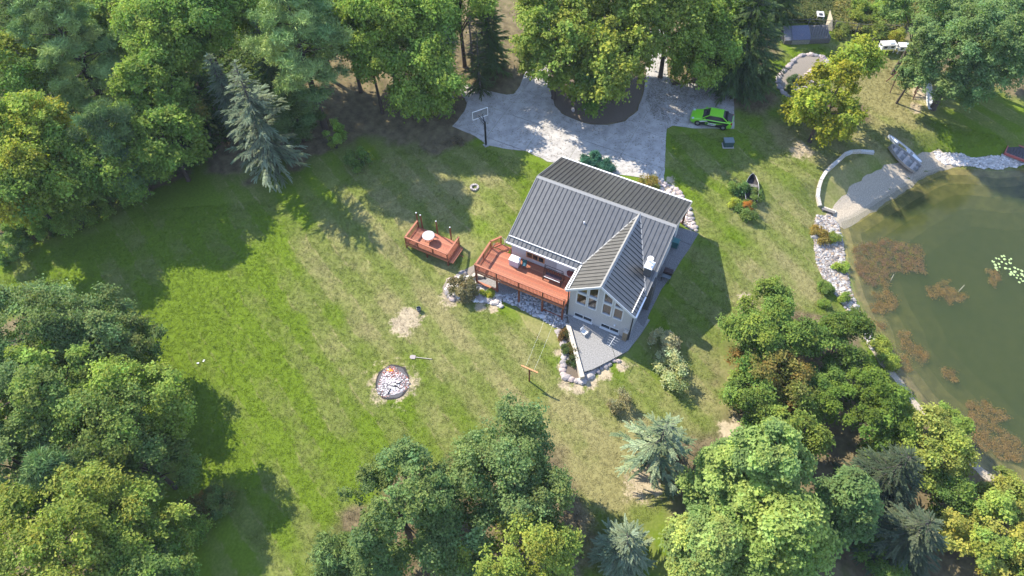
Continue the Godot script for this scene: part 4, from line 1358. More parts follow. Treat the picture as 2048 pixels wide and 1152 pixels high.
	stones_along(rocks, PackedVector2Array([Vector2(-4.68, -39.55), Vector2(-5.06, -39.35), Vector2(-5.38, -39.09), Vector2(-5.71, -38.83), Vector2(-5.89, -38.44), Vector2(-5.92, -37.99), Vector2(-5.95, -37.53), Vector2(-5.79, -37.07), Vector2(-5.55, -36.78), Vector2(-3.23, -36.92), Vector2(-2.9, -36.74), Vector2(-2.52, -36.62), Vector2(-2.15, -36.55), Vector2(-1.74, -36.38), Vector2(-1.41, -36.21)]), 0.34, 12)
	var rw := Shape.new()
	rw.bar(Vector3(-5.07, 0.11, -38.13), Vector3(-3.4, 0.18, -39.31), 0.3, 0.8)
	rw.bar(Vector3(-3.4, 0.18, -39.31), Vector3(-2.63, 0.17, -39.08), 0.3, 0.8)
	tag(obj("retaining_wall", rw, M["timber_pale"]), "short pale retaining wall running under the deck's corner post", "wall")
	var pw := Shape.new()
	pw.prism(PackedVector2Array([Vector2(-3.24, -38.65), Vector2(-0.64, -39.4), Vector2(1.69, -37.97), Vector2(-0.19, -37.27), Vector2(-1.82, -37.02)]), -0.3, 0.32)
	struct("paved_strip", pw, M["patio"])

	var pb := thing("patio_box", "tall tan timber box against the gable's right corner", "box", hw(Vector3(12.85, 0.6, 8.78)), house_turn)
	block("body", Vector3(0, 0.65, 0), Vector3(0.4, 1.3, 0.36), M["timber"], pb)
	block("lid", Vector3(0, 1.32, 0), Vector3(0.44, 0.05, 0.4), M["timber_pale"], pb)
	var c := thing("garden_chair", "white slatted garden chair standing on the patio", "chair", Vector3(Vector3(6.33, 0.6, -32.45).x, 0.602, Vector3(6.33, 0.6, -32.45).z), house_turn - 0.35)
	c.scale = Vector3.ONE * 0.82
	for k in 5:
		block("slat", Vector3(0, 0.42, -0.22 + k * 0.11), Vector3(0.6, 0.025, 0.085), M["white"], c)
	for k in 4:
		block("back_slat", Vector3(-0.34 - k * 0.02, 0.52 + k * 0.11, 0), Vector3(0.025, 0.085, 0.54), M["white"], c)
	for q in [Vector2(-0.28, -0.22), Vector2(0.28, -0.22), Vector2(0.28, 0.22), Vector2(-0.28, 0.22)]:
		block("leg", Vector3(q.x, 0.2, q.y), Vector3(0.05, 0.4, 0.05), M["white"], c)
	var an := thing("antenna", "thin white television antenna on a mast over the patio", "antenna", Vector3(Vector3(8.88, 0.6, -29.92).x, 0.6, Vector3(8.88, 0.6, -29.92).z))
	var top: Vector3 = Vector3(8.35, 2.4, -30.43)
	var rel := top - an.position
	var mast := Shape.new()
	mast.tube([Vector3.ZERO, rel], [0.025, 0.02], 6)
	obj("mast", mast, M["metal"], an)
	var boom := Shape.new()
	var bd := Vector3(0.55, 0.06, -0.83)
	boom.tube([rel - bd * 0.35, rel + bd * 0.75], [0.018, 0.018], 5)
	obj("boom", boom, M["white"], an)
	for k in 5:
		var e := Shape.new()
		var mid := rel + bd * (-0.3 + k * 0.24)
		var l := 0.25 + 0.07 * k if k < 4 else 0.5
		var ed := Vector3(0.83, 0, 0.55).normalized() * l
		e.tube([mid - ed, mid + ed], [0.009, 0.009], 4)
		obj("element", e, M["white"], an)

	var gr := thing("barrel_grill", "black domed barbecue grill beside the path along the house", "grill", on(Vector2(14.49, -38.39)), house_turn)
	var lid := Shape.new()
	for i in 8:
		var a0 := PI * i / 8
		var a1 := PI * (i + 1) / 8
		lid.quad(Vector3(-0.42, 0.8 + 0.32 * sin(a0), 0.32 * cos(a0)), Vector3(0.42, 0.8 + 0.32 * sin(a0), 0.32 * cos(a0)), Vector3(0.42, 0.8 + 0.32 * sin(a1), 0.32 * cos(a1)), Vector3(-0.42, 0.8 + 0.32 * sin(a1), 0.32 * cos(a1)))
		for x in [-0.42, 0.42]:
			if x > 0:
				lid.tri(Vector3(x, 0.8, 0), Vector3(x, 0.8 + 0.32 * sin(a1), 0.32 * cos(a1)), Vector3(x, 0.8 + 0.32 * sin(a0), 0.32 * cos(a0)))
			else:
				lid.tri(Vector3(x, 0.8, 0), Vector3(x, 0.8 + 0.32 * sin(a0), 0.32 * cos(a0)), Vector3(x, 0.8 + 0.32 * sin(a1), 0.32 * cos(a1)))
	obj("lid", lid, mat("grill_lid", lin(0.03, 0.012, 0.01), 0.35), gr)
	block("firebox", Vector3(0, 0.7, 0), Vector3(0.84, 0.22, 0.64), M["black_metal"], gr)
	block("shelf", Vector3(0, 0.72, 0.55), Vector3(0.8, 0.04, 0.42), mat("shelf_grey", lin(0.1, 0.12, 0.13), 0.4), gr)
	block("cabinet", Vector3(0, 0.35, 0), Vector3(0.74, 0.5, 0.5), M["black_metal"], gr)
	for q in [Vector2(-0.36, -0.2), Vector2(0.36, -0.2), Vector2(0.36, 0.7), Vector2(-0.36, 0.7)]:
		block("leg", Vector3(q.x, 0.34, q.y), Vector3(0.05, 0.72, 0.05), M["black_metal"], gr)
	var bin := thing("utility_bin", "teal lidded bin beside the east wall of the house", "bin", on(Vector2(15.64, -41.76), 0.08), house_turn)
	block("body", Vector3(0, 0.4, 0), Vector3(0.6, 0.8, 0.55), M["teal"], bin)
	block("lid", Vector3(0, 0.83, 0), Vector3(0.66, 0.07, 0.6), mat("teal_lid", lin(0.04, 0.15, 0.15), 0.45), bin)
	# the bed at the north-east corner
	var ne: PackedVector2Array = PackedVector2Array([Vector2(14.84, -49.98), Vector2(15.98, -49.59), Vector2(17.22, -48.44), Vector2(17.75, -46.64), Vector2(18.03, -43.57), Vector2(17.32, -43.77), Vector2(16.05, -44.74), Vector2(15.44, -47.39)])
	struct("corner_bed", drape(ragged(ne, 0.4, 0.1, 14), 0.03, 1.2), M["stony_earth"])
	var r3 := thing("stone_border", "arc of pink stones round the bed at the porch corner", "stone border")
	stones_along(r3, PackedVector2Array([Vector2(15.3, -49.53), Vector2(15.71, -49.44), Vector2(16.1, -49.28), Vector2(16.43, -49.05), Vector2(16.75, -48.75), Vector2(17.05, -48.36), Vector2(17.29, -47.9), Vector2(17.46, -47.37), Vector2(17.58, -46.83), Vector2(17.68, -46.24), Vector2(17.73, -45.6), Vector2(17.8, -45.04), Vector2(17.87, -44.51), Vector2(17.94, -43.98), Vector2(17.99, -43.63)]), 0.27, 15)
	gravel_bed("bed_stones", ne, 260, 0.1, 5, [Color(0.62, 0.5, 0.45), Color(0.5, 0.42, 0.38)])

# ---------------------------------------------------------------- driveway, yard and pond

func make_driveway() -> void:
	var drive := thing("driveway", "", "", Vector3.ZERO)
	drive.set_meta("kind", "structure")
	var outer: PackedVector2Array = PackedVector2Array([Vector2(-5.95, -64.42), Vector2(-5.4, -65.19), Vector2(-4.08, -64.69), Vector2(-1.81, -63.59), Vector2(-0.3, -63.07), Vector2(0.6, -63.24), Vector2(1.3, -64.61), Vector2(1.8, -66.48), Vector2(2.1, -69.12), Vector2(2.07, -72.88), Vector2(2.82, -77.99), Vector2(4.73, -79.09), Vector2(5.47, -74.87), Vector2(4.95, -70.03), Vector2(4.64, -65.61), Vector2(4.75, -63.04), Vector2(5.11, -61.16), Vector2(5.86, -59.8), Vector2(7.16, -58.8), Vector2(8.74, -58.07), Vector2(10.61, -57.92), Vector2(12.55, -58.39), Vector2(14.09, -60.01), Vector2(15, -62.62), Vector2(15.78, -66.11), Vector2(16.26, -70.86), Vector2(17.36, -74.81), Vector2(19.17, -74.72), Vector2(18.73, -69.85), Vector2(18.25, -66.13), Vector2(18.54, -64.17), Vector2(20.9, -64.7), Vector2(24.14, -63.77), Vector2(25.14, -62.53), Vector2(24.12, -56.91), Vector2(20.47, -57.11), Vector2(17.58, -57.58), Vector2(16.87, -57.11), Vector2(16.32, -53.95), Vector2(15.64, -49.74), Vector2(14.7, -49.72), Vector2(12.2, -50.3), Vector2(9.21, -50.91), Vector2(6.22, -52.13), Vector2(3.91, -52.64), Vector2(1.61, -54.24), Vector2(-0.49, -54.7), Vector2(-2.34, -55.39), Vector2(-3.68, -56.67), Vector2(-5.03, -57.42), Vector2(-6.13, -58.14), Vector2(-5.77, -58.79), Vector2(-4.83, -60.48), Vector2(-4.59, -61.87)])
	slabs(ragged(outer, 0.7, 0.1, 20), Vector2(4.6, 4.2), 0.50, Vector2(1.61, -54.24), 0.012, 0.035, M["concrete"], drive)
	# the bed under the maples, inside the turning circle
	var isle: PackedVector2Array = PackedVector2Array([Vector2(4.6, -64.75), Vector2(4.84, -62.61), Vector2(5.22, -61.16), Vector2(5.97, -59.88), Vector2(7.28, -58.88), Vector2(8.86, -58.22), Vector2(10.52, -58.08), Vector2(12.46, -58.55), Vector2(13.93, -60.09), Vector2(14.84, -62.62), Vector2(15.55, -66.11), Vector2(14.84, -68.93), Vector2(9.74, -70.99), Vector2(5.54, -70.04)])
	struct("island_bed", drape(ragged(isle, 0.5, 0.1, 21), 0.02, 1.4, 0.0), M["soil"])
	var litter := []
	var tints := PackedColorArray()
	rng.seed = 22
	for p in inside_points(outer, 4000):
		litter.append(facing(on(p, 0.05), Vector3.UP, rng.randf_range(0.06, 0.2)))
		tints.append(tinted(Color(0.13, 0.085, 0.04), 0.4, 0.2))
	for p in inside_points(PackedVector2Array([Vector2(17.39, -66.12), Vector2(18.63, -64.79), Vector2(21.27, -65.23), Vector2(25.48, -63.42), Vector2(24.92, -61.21), Vector2(21.24, -61.71), Vector2(19.53, -59.69), Vector2(17.88, -57.74), Vector2(15.82, -58.55), Vector2(15.13, -61.78), Vector2(16.12, -65.21)]), 2500):
		litter.append(facing(on(p, 0.05), Vector3.UP, rng.randf_range(0.06, 0.2)))
		tints.append(tinted(Color(0.14, 0.1, 0.07), 0.4, 0.15))
	for p in inside_points(PackedVector2Array([Vector2(-7.8, -65.11), Vector2(-5.78, -64.5), Vector2(-4.59, -61.87), Vector2(-5.77, -58.79), Vector2(-6.13, -58), Vector2(-8.65, -59.4), Vector2(-9.39, -62.73)]), 1200):
		litter.append(facing(on(p, 0.05), Vector3.UP, rng.randf_range(0.08, 0.24)))
		tints.append(tinted(Color(0.2, 0.14, 0.1), 0.4, 0.15))
	var lm := leaf_clump(5, 0.5, 0.3, 77, 0.3)
	var o := scatter("leaves", lm, M["leaves_leaf"], litter, tints)
	tag(o, "brown fallen leaves scattered over the concrete driveway", "", "", "stuff")

func make_car() -> void:
	var at := on(Vector2(21.74, -57.98), 0.05)
	var to := on(Vector2(23.11, -57.55), 0.05)
	var d := to - at
	var c := thing("parked_car", "lime green hatchback with black printed side on the parking pad", "car", at, atan2(-d.z, d.x))
	# the car's front is towards -x
	var green := mat("car_green", lin(0.2, 0.58, 0.015), 0.3)
	green.clearcoat_enabled = true
	green.clearcoat = 0.8
	var black := mat("car_black", lin(0.012, 0.012, 0.014), 0.3)
	var st := [[-2.2, 0.60, 0.30, 0.52], [-2.1, 0.76, 0.24, 0.66], [-1.8, 0.86, 0.2, 0.76], [-1.0, 0.9, 0.18, 0.92], [-0.4, 0.9, 0.18, 0.95], [0.6, 0.9, 0.18, 0.97], [1.5, 0.9, 0.18, 1.0], [1.95, 0.85, 0.22, 0.98], [2.18, 0.74, 0.3, 0.9]]
	var body := Shape.new()
	var ring := func(q: Array) -> Array:
		return [Vector3(q[0], q[2], q[1] * 0.93), Vector3(q[0], lerpf(q[2], q[3], 0.5), q[1]), Vector3(q[0], q[3] - 0.06, q[1] * 0.97), Vector3(q[0], q[3], q[1] * 0.82), Vector3(q[0], q[3] + 0.03, 0), Vector3(q[0], q[3], -q[1] * 0.82), Vector3(q[0], q[3] - 0.06, -q[1] * 0.97), Vector3(q[0], lerpf(q[2], q[3], 0.5), -q[1]), Vector3(q[0], q[2], -q[1] * 0.93)]
	for i in st.size() - 1:
		var a: Array = ring.call(st[i])
		var b: Array = ring.call(st[i + 1])
		for k in 9:
			body.quad(a[k], b[k], b[(k + 1) % 9], a[(k + 1) % 9])
	for e in [0, st.size() - 1]:
		var a: Array = ring.call(st[e])
		for k in range(1, 8):
			if e == 0:
				body.tri(a[0], a[k], a[k + 1])
			else:
				body.tri(a[0], a[k + 1], a[k])
	obj("body", body, green, c)
	# the glasshouse, its roof and screens
	var cab := Shape.new()
	var lowc := [Vector3(-1.05, 0.9, 0.78), Vector3(1.75, 0.96, 0.78), Vector3(1.75, 0.96, -0.78), Vector3(-1.05, 0.9, -0.78)]
	var top := [Vector3(-0.32, 1.4, 0.6), Vector3(1.05, 1.42, 0.6), Vector3(1.05, 1.42, -0.6), Vector3(-0.32, 1.4, -0.6)]
	cab.hexa(lowc + top)
	obj("glasshouse", cab, mat("car_glass", lin(0.012, 0.014, 0.018), 0.08), c)
	var rf := Shape.new()
	rf.hexa([top[0] + Vector3(-0.02, -0.01, 0.02), top[1] + Vector3(0.1, -0.02, 0.02), top[2] + Vector3(0.1, -0.02, -0.02), top[3] + Vector3(-0.02, -0.01, -0.02), Vector3(-0.28, 1.45, 0.52), Vector3(1.05, 1.46, 0.52), Vector3(1.05, 1.46, -0.52), Vector3(-0.28, 1.45, -0.52)])
	obj("roof", rf, green, c)
	for z in [0.7, -0.7]:
		var p := Shape.new()
		p.bar(Vector3(-1.06, 0.93, z * 1.1), Vector3(-0.3, 1.42, z * 0.87), 0.07, 0.06)
		p.bar(Vector3(-0.3, 1.42, z * 0.87), Vector3(1.05, 1.43, z * 0.87), 0.07, 0.05)
		p.bar(Vector3(1.05, 1.43, z * 0.87), Vector3(1.7, 0.99, z * 1.1), 0.1, 0.06)
		obj("pillar", p, green, c)
		var m := Shape.new()
		m.box(Vector3(-0.72, 1.0, z * 1.38), Vector3(0.2, 0.13, 0.2))
		obj("mirror", m, green, c)
		var sp := Shape.new()
		var g := signf(z)
		var y0 := 0.24
		var panel := [Vector3(-1.2, y0, 0.87), Vector3(1.3, y0, 0.88), Vector3(1.62, 0.55, 0.905), Vector3(1.85, 0.93, 0.85), Vector3(-0.75, 0.9, 0.875), Vector3(-1.1, 0.55, 0.905)]
		for i in range(1, 5):
			var q := [panel[0], panel[i], panel[i + 1]]
			for j in 3:
				q[j] = Vector3(q[j].x, q[j].y, (q[j].z + 0.03) * g)
			if g > 0:
				sp.tri(q[0], q[1], q[2])
			else:
				sp.tri(q[0], q[2], q[1])
		obj("side_panel", sp, black, c)
		for x in [-1.35, 1.35]:
			var w := Shape.new()
			w.tube([Vector3(x, 0.32, 0.7 * g), Vector3(x, 0.32, 0.93 * g)], [0.33, 0.33], 18)
			var wh := obj("wheel", w, M["dark"], c)
			var hub := Shape.new()
			hub.tube([Vector3(x, 0.32, 0.9 * g), Vector3(x, 0.32, 0.945 * g)], [0.2, 0.16], 10)
			obj("rim", hub, M["metal"], wh)
		var hd := Shape.new()
		hd.box(Vector3(-1.9, 0.7, z * 0.95), Vector3(0.36, 0.1, 0.22), Basis(Vector3.UP, 0.35 * g))
		obj("headlight", hd, mat("lens", lin(0.5, 0.55, 0.52), 0.15), c)
		var tl := Shape.new()
		tl.box(Vector3(2.06, 0.86, z * 1.0), Vector3(0.22, 0.14, 0.2))
		obj("tail_light", tl, mat("lens_red", lin(0.35, 0.02, 0.02), 0.25), c)
		if g > 0:
			var sw := Shape.new()
			sw.quad(Vector3(-1.3, 0.66, 0.945), Vector3(-1.05, 0.6, 0.95), Vector3(-0.35, 0.84, 0.93), Vector3(-0.6, 0.88, 0.925))
			obj("white_stripe", sw, M["white"], c)
			var tm := TextMesh.new()
			tm.text = "XTREME"
			var fo := SystemFont.new()
			fo.font_names = PackedStringArray(["Droid Sans"])
			fo.font_weight = 800
			tm.font = fo
			tm.font_size = 32
			tm.pixel_size = 0.007
			tm.depth = 0.006
			part("lettering", tm, M["white"], c, Transform3D(Basis.IDENTITY, Vector3(0.12, 0.58, 0.94)))
			var un := Shape.new()
			un.box(Vector3(0.1, 0.4, 0.928), Vector3(0.8, 0.05, 0.02))
			obj("lettering_line", un, M["white"], c)
			var lg := Shape.new()
			for q in [[Vector3(-0.42, 0.7, 0.94), Vector3(0.3, 0.03, 0.02)], [Vector3(-0.42, 0.42, 0.93), Vector3(0.3, 0.03, 0.02)], [Vector3(-0.56, 0.56, 0.94), Vector3(0.03, 0.26, 0.02)]]:
				lg.box(q[0], q[1])
			obj("logo", lg, green, c)
	var tg := Shape.new()
	tg.slab([Vector3(1.08, 1.45, 0.55), Vector3(2.1, 1.03, 0.62), Vector3(2.1, 1.03, -0.62), Vector3(1.08, 1.45, -0.55)], Vector3(0, -0.03, 0))
	obj("tailgate", tg, black, c)
	var wing := Shape.new()
	wing.box(Vector3(1.42, 1.36, 0), Vector3(0.3, 0.05, 1.15))
	obj("spoiler", wing, black, c)

func make_yard() -> void:
	# basketball hoop
	var b := thing("basketball_hoop", "basketball hoop with clear backboard on a dark pole by the driveway", "basketball hoop", on(Vector2(-2.5, -55.39)), 0.45)
	block("pole", Vector3(0, 1.6, 0), Vector3(0.16, 3.2, 0.16), M["black_metal"], b)
	var arm := Shape.new()
	for z in [-0.22, 0.22]:
		arm.bar(Vector3(0, 3.15, 0), Vector3(z, 3.35, -1.0), 0.05, 0.07)
		arm.bar(Vector3(0, 2.75, 0), Vector3(z, 3.1, -1.0), 0.04, 0.05)
	obj("arm", arm, M["black_metal"], b)
	var bb := Shape.new()
	bb.box(Vector3(0, 3.45, -1.08), Vector3(1.7, 1.0, 0.02))
	obj("backboard", bb, M["pane"], b)
	var fr := Shape.new()
	for q in [[Vector3(-0.86, 3.95, -1.08), Vector3(0.86, 3.95, -1.08)], [Vector3(-0.86, 2.95, -1.08), Vector3(0.86, 2.95, -1.08)], [Vector3(-0.86, 2.95, -1.08), Vector3(-0.86, 3.95, -1.08)], [Vector3(0.86, 2.95, -1.08), Vector3(0.86, 3.95, -1.08)]]:
		fr.bar(q[0], q[1], 0.045, 0.045, Vector3.BACK)
	obj("backboard_frame", fr, M["white"], b)
	var rim := Shape.new()
	var pts := []
	var rs := []
	for i in 17:
		pts.append(Vector3(cos(TAU * i / 16) * 0.23, 3.05, -1.38 + sin(TAU * i / 16) * 0.23))
		rs.append(0.014)
	rim.tube(pts, rs, 5)
	obj("rim", rim, M["timber_orange"], b)
	var wt := Shape.new()
	wt.prism(PackedVector2Array([Vector2(-0.3, -0.2), Vector2(0.3, -0.2), Vector2(0.22, 0.3), Vector2(-0.22, 0.3)]), 0, 0.06)
	obj("base_plate", wt, M["metal_worn"], b)
	# clothes line: a T post and two lines to the deck
	var cl := thing("clothes_line_post", "orange brown timber T shaped post holding washing lines on the lawn", "clothes line post", on(Vector2(1.35, -28.19)), -0.48)
	block("post", Vector3(0, 1.05, 0), Vector3(0.11, 2.2, 0.11), mat("red_brown", lin(0.22, 0.075, 0.035), 0.7), cl)
	block("crossbar", Vector3(0, 2.15, 0), Vector3(1.55, 0.1, 0.12), M["timber_orange"], cl)
	for k in 2:
		var s := Shape.new()
		var a: Vector3 = cl.position + Vector3(-0.4 + 0.8 * k, 2.2, 0).rotated(Vector3.UP, -0.48)
		var e := hw(Vector3(5.6 + 0.9 * k, 1.0, 9.2))
		var list := []
		var rr := []
		for i in 9:
			var t := i / 8.0
			list.append(a.lerp(e, t) - Vector3.UP * 0.25 * sin(PI * t))
			rr.append(0.005)
		s.tube(list, rr, 4)
		tag(obj("washing_line", s, M["white"]), ["left hand white washing line from the T post to the deck", "right hand white washing line from the T post to the deck"][k], "washing line", "washing lines")
	# fire pit
	var fp := thing("fire_pit", "burning fire pit of pale ash and charred wood on the lawn", "fire pit", on(Vector2(-10.43, -28.27)))
	rng.seed = 31
	var disc := PackedVector2Array()
	var rim_p := PackedVector2Array()
	for i in 28:
		var a := TAU * i / 28
		disc.append(Vector2(fp.position.x + cos(a) * 1.5 * rng.randf_range(0.93, 1.05), fp.position.z + sin(a) * 1.72 * rng.randf_range(0.93, 1.05)))
		rim_p.append(Vector2(fp.position.x, fp.position.z) + (disc[i] - Vector2(fp.position.x, fp.position.z)) * 0.9)
	obj("charred_rim", drape(ragged(disc, 0.3, 0.14, 39), 0.03, 0.6), M["char"], fp, Transform3D(Basis.IDENTITY, -fp.position))
	obj("ash", drape(ragged(rim_p, 0.25, 0.16, 32), 0.05, 0.6), mat("ash_grey", lin(0.2, 0.195, 0.2), 0.95, 0, grain(0.12, 91, 0.35, 1.0, 512, 4), 0.7), fp, Transform3D(Basis.IDENTITY, -fp.position))
	var where := []
	var tints := PackedColorArray()
	for i in 1600:
		var a := rng.randf() * TAU
		var r := sqrt(rng.randf()) * 1.45 * (0.9 + 0.14 * sin(a * 3.0 + 1.0))
		var k := rng.randf_range(0.015, 0.05) * (1.6 if rng.randf() < 0.08 else 1.0)
		where.append(Transform3D(Basis(Vector3.UP, rng.randf() * TAU).scaled(Vector3(k * 1.6, k * 0.7, k)), Vector3(cos(a) * r, 0.06, sin(a) * r * 1.08)))
		var w := rng.randf() + (r - 0.8) * 0.5 + (0.25 if sin(a) < -0.2 and cos(a) > -0.3 else 0.0)
		tints.append(tinted(Color(0.62, 0.59, 0.59), 0.2) if w < 0.55 else tinted(Color(0.2, 0.19, 0.19), 0.4) if w < 0.93 else Color(0.26, 0.1, 0.07))
	scatter("ash_lumps", stones[1], M["stone_mix"], where, tints, fp).set_meta("kind", "stuff")
	for q in [[0.5, 0.5, 0.7], [-0.2, 0.9, 2.0], [0.6, 0.1, 2.6], [0.1, 0.4, 0.2]]:
		var s := Shape.new()
		var dv := Vector3(cos(q[2]), 0.08, sin(q[2])) * 0.28
		s.tube([Vector3(q[0], 0.1, q[1]) - dv, Vector3(q[0], 0.1, q[1]) + dv], [0.05, 0.035], 6)
		obj("charred_log", s, M["char"], fp)
	var fl := mat("flame", lin(1.0, 0.35, 0.05), 0.9)
	fl.emission_enabled = true
	fl.emission = Color(1.0, 0.5, 0.12)
	fl.emission_energy_multiplier = 1.1
	var f := Shape.new()
	for i in 4:
		var p := Vector3(-0.35 + rng.randf_range(-0.3, 0.3), 0.05, -1.0 + rng.randf_range(-0.35, 0.35))
		var hh := rng.randf_range(0.15, 0.4)
		f.tube([p, p + Vector3(rng.randf_range(-0.05, 0.05), hh * 0.45, 0), p + Vector3(rng.randf_range(-0.15, 0.15), hh, rng.randf_range(-0.1, 0.1))], [0.03, 0.05, 0.004], 6)
	obj("flame", f, fl, fp)
	var ol := OmniLight3D.new()
	ol.name = "fire_light"
	ol.light_color = Color(1.0, 0.5, 0.15)
	ol.light_energy = 0.25
	ol.light_size = 0.25
	ol.omni_range = 40.0
	ol.omni_attenuation = 2.0
	ol.shadow_enabled = true
	ol.position = Vector3(-0.35, 1.1, -1.0)
	fp.add_child(ol)
	var sv := thing("shovel", "long wooden handled shovel with a pale blade lying on grass", "shovel", on(Vector2(-8.12, -30.63), 0.04), -0.12)
	var hs := Shape.new()
	hs.tube([Vector3(-0.5, 0.03, 0), Vector3(1.0, 0.03, 0.05)], [0.03, 0.03], 6)
	obj("handle", hs, M["timber_pale"], sv)
	var bl := Shape.new()
	bl.prism(PackedVector2Array([Vector2(-0.98, -0.12), Vector2(-0.85, -0.2), Vector2(-0.5, -0.18), Vector2(-0.5, 0.18), Vector2(-0.85, 0.2), Vector2(-0.98, 0.12)]), 0.0, 0.03)
	obj("blade", bl, M["stone1"], sv)
	var st := thing("bucket", "small dark grey bucket standing near the bare patch of lawn", "bucket", on(Vector2(-8.58, -35.55)))
	var bs := Shape.new()
	bs.lathe(Vector3.ZERO, [Vector2(0.0, 0), Vector2(0.17, 0), Vector2(0.22, 0.38), Vector2(0.23, 0.39), Vector2(0.21, 0.4), Vector2(0.18, 0.15), Vector2(0.0, 0.15)], 14)
	obj("pail", bs, mat("bucket_grey", lin(0.12, 0.14, 0.15), 0.5), st)
	var bh := Shape.new()
	bh.tube([Vector3(0.22, 0.38, 0), Vector3(0.15, 0.5, 0.1), Vector3(-0.15, 0.5, 0.1), Vector3(-0.22, 0.38, 0)], [0.008, 0.008, 0.008, 0.008], 4)
	obj("handle", bh, M["metal"], st)
	var fr2 := thing("block_ring", "little square ring of grey blocks lying on the back lawn", "fire ring", on(Vector2(-3.64, -49.53)), 0.3)
	rng.seed = 33
	for k in 12:
		var a := TAU * k / 12
		block("block", Vector3(cos(a) * 0.36, 0.1, sin(a) * 0.36), Vector3(0.2, 0.16 + 0.02 * (k % 3), 0.17), M["stone%d" % (k % 3)], fr2, Basis(Vector3.UP, -a))
	var bx := thing("electrical_box", "dark green utility cabinet on the shaded grass below the car", "utility cabinet", on(Vector2(22.97, -54.58)), 0.0)
	block("body", Vector3(0, 0.35, 0), Vector3(0.95, 0.7, 0.7), M["utility_green"], bx)
	block("lid", Vector3(0, 0.73, -0.02), Vector3(1.02, 0.07, 0.78), mat("cabinet_lid", lin(0.13, 0.17, 0.18), 0.5), bx)
	block("base_plate", Vector3(0, 0.02, 0), Vector3(1.15, 0.08, 0.9), M["concrete"], bx)
	for q in [[Vector2(7.03, -60.11), 0.3, "smaller pale boulder in the island bed, west of its twin"], [Vector2(8.41, -60.21), 0.36, "larger pale boulder in the island bed, east of its twin"]]:
		part("boulder", stones[int(q[1] * 10) % 4], M["stone0"], self, Transform3D(Basis(Vector3.UP, 0.7).scaled(Vector3(q[1] * 0.8, q[1] * 1.3, q[1])), on(q[0], 0.3)))
		tag(get_child(get_child_count() - 1), q[2], "boulder", "boulders under the maples")
	var nb := thing("paper_bag", "crumpled white bag lying at the driveway's lawn edge", "bag", on(Vector2(2.13, -54.05), 0.05), 0.6)
	var ns := Shape.new()
	ns.slab([Vector3(-0.2, 0.12, 0.14), Vector3(0.22, 0.05, 0.12), Vector3(0.2, 0.1, -0.14), Vector3(-0.18, 0.03, -0.15)], Vector3(0.02, -0.04, 0))
	ns.slab([Vector3(-0.1, 0.2, 0.1), Vector3(0.1, 0.12, 0.05), Vector3(0.12, 0.16, -0.1), Vector3(-0.1, 0.14, -0.08)], Vector3(0.0, -0.1, 0))
	obj("sheet", ns, M["white"], nb)
	rng.seed = 44
	for q in [[Vector2(-27.62, -30.49), "larger white scrap lying on the left lawn near the oaks"], [Vector2(-27.23, -30.68), "smaller white scrap lying on the left lawn near the oaks"]]:
		var sc := Shape.new()
		for k in 3:
			var a := Vector3(rng.randf_range(-0.2, 0.2), 0.04 + 0.03 * k, rng.randf_range(-0.12, 0.12))
			sc.slab([a + Vector3(-0.12, 0, 0.06), a + Vector3(0.12, 0.05, 0.05), a + Vector3(0.1, 0.0, -0.07), a + Vector3(-0.1, 0.03, -0.06)], Vector3(0, -0.01, 0))
		tag(obj("paper_scrap", sc, M["white"], self, Transform3D(Basis.IDENTITY.scaled(Vector3.ONE * 0.6), on(q[0]))), q[1], "scrap")
	# rock garden
	var rg: PackedVector2Array = PackedVector2Array([Vector2(31.14, -65.91), Vector2(30.65, -64.64), Vector2(30.78, -63.59), Vector2(31.31, -62.74), Vector2(32.12, -62.15), Vector2(33.04, -62.09), Vector2(33.99, -62.7), Vector2(35.61, -64.74), Vector2(37.02, -67.08), Vector2(37.25, -68.55), Vector2(36.66, -69.3), Vector2(35.05, -69.52), Vector2(33.82, -68.92), Vector2(32.85, -67.81)])
	struct("rock_garden_bed", drape(rg, 0.05, 1.2), M["stony_earth"])
	var rr := thing("stone_edging", "oval edging of grey stones round the rock garden", "stone border")
	rng.seed = 34
	stones_along(rr, spaced(curve(rg), 0.42), 0.3, 35)
	var rc := thing("rock_slope", "crazy paved slope of flat rocks inside the rock garden", "rocks")
	stones_along(rc, inside_points(PackedVector2Array([Vector2(32.17, -62.38), Vector2(33.36, -65.3), Vector2(34.79, -66.95), Vector2(37.01, -68.29), Vector2(36.72, -67.06), Vector2(35.31, -64.72), Vector2(33.36, -62.5)]), 90), 0.3, 36)
	# compost bins, stand and hutches by the north fence
	var cb := thing("compost_bins", "row of three lidded timber bins below the north fence", "bins", on(Vector2(35.57, -71.58)), 0.04)
	var lids := [[-2.75, -1.85, "tarp_grey"], [-1.8, 0.3, "tarp_blue"], [0.35, 2.75, "timber_grey"]]
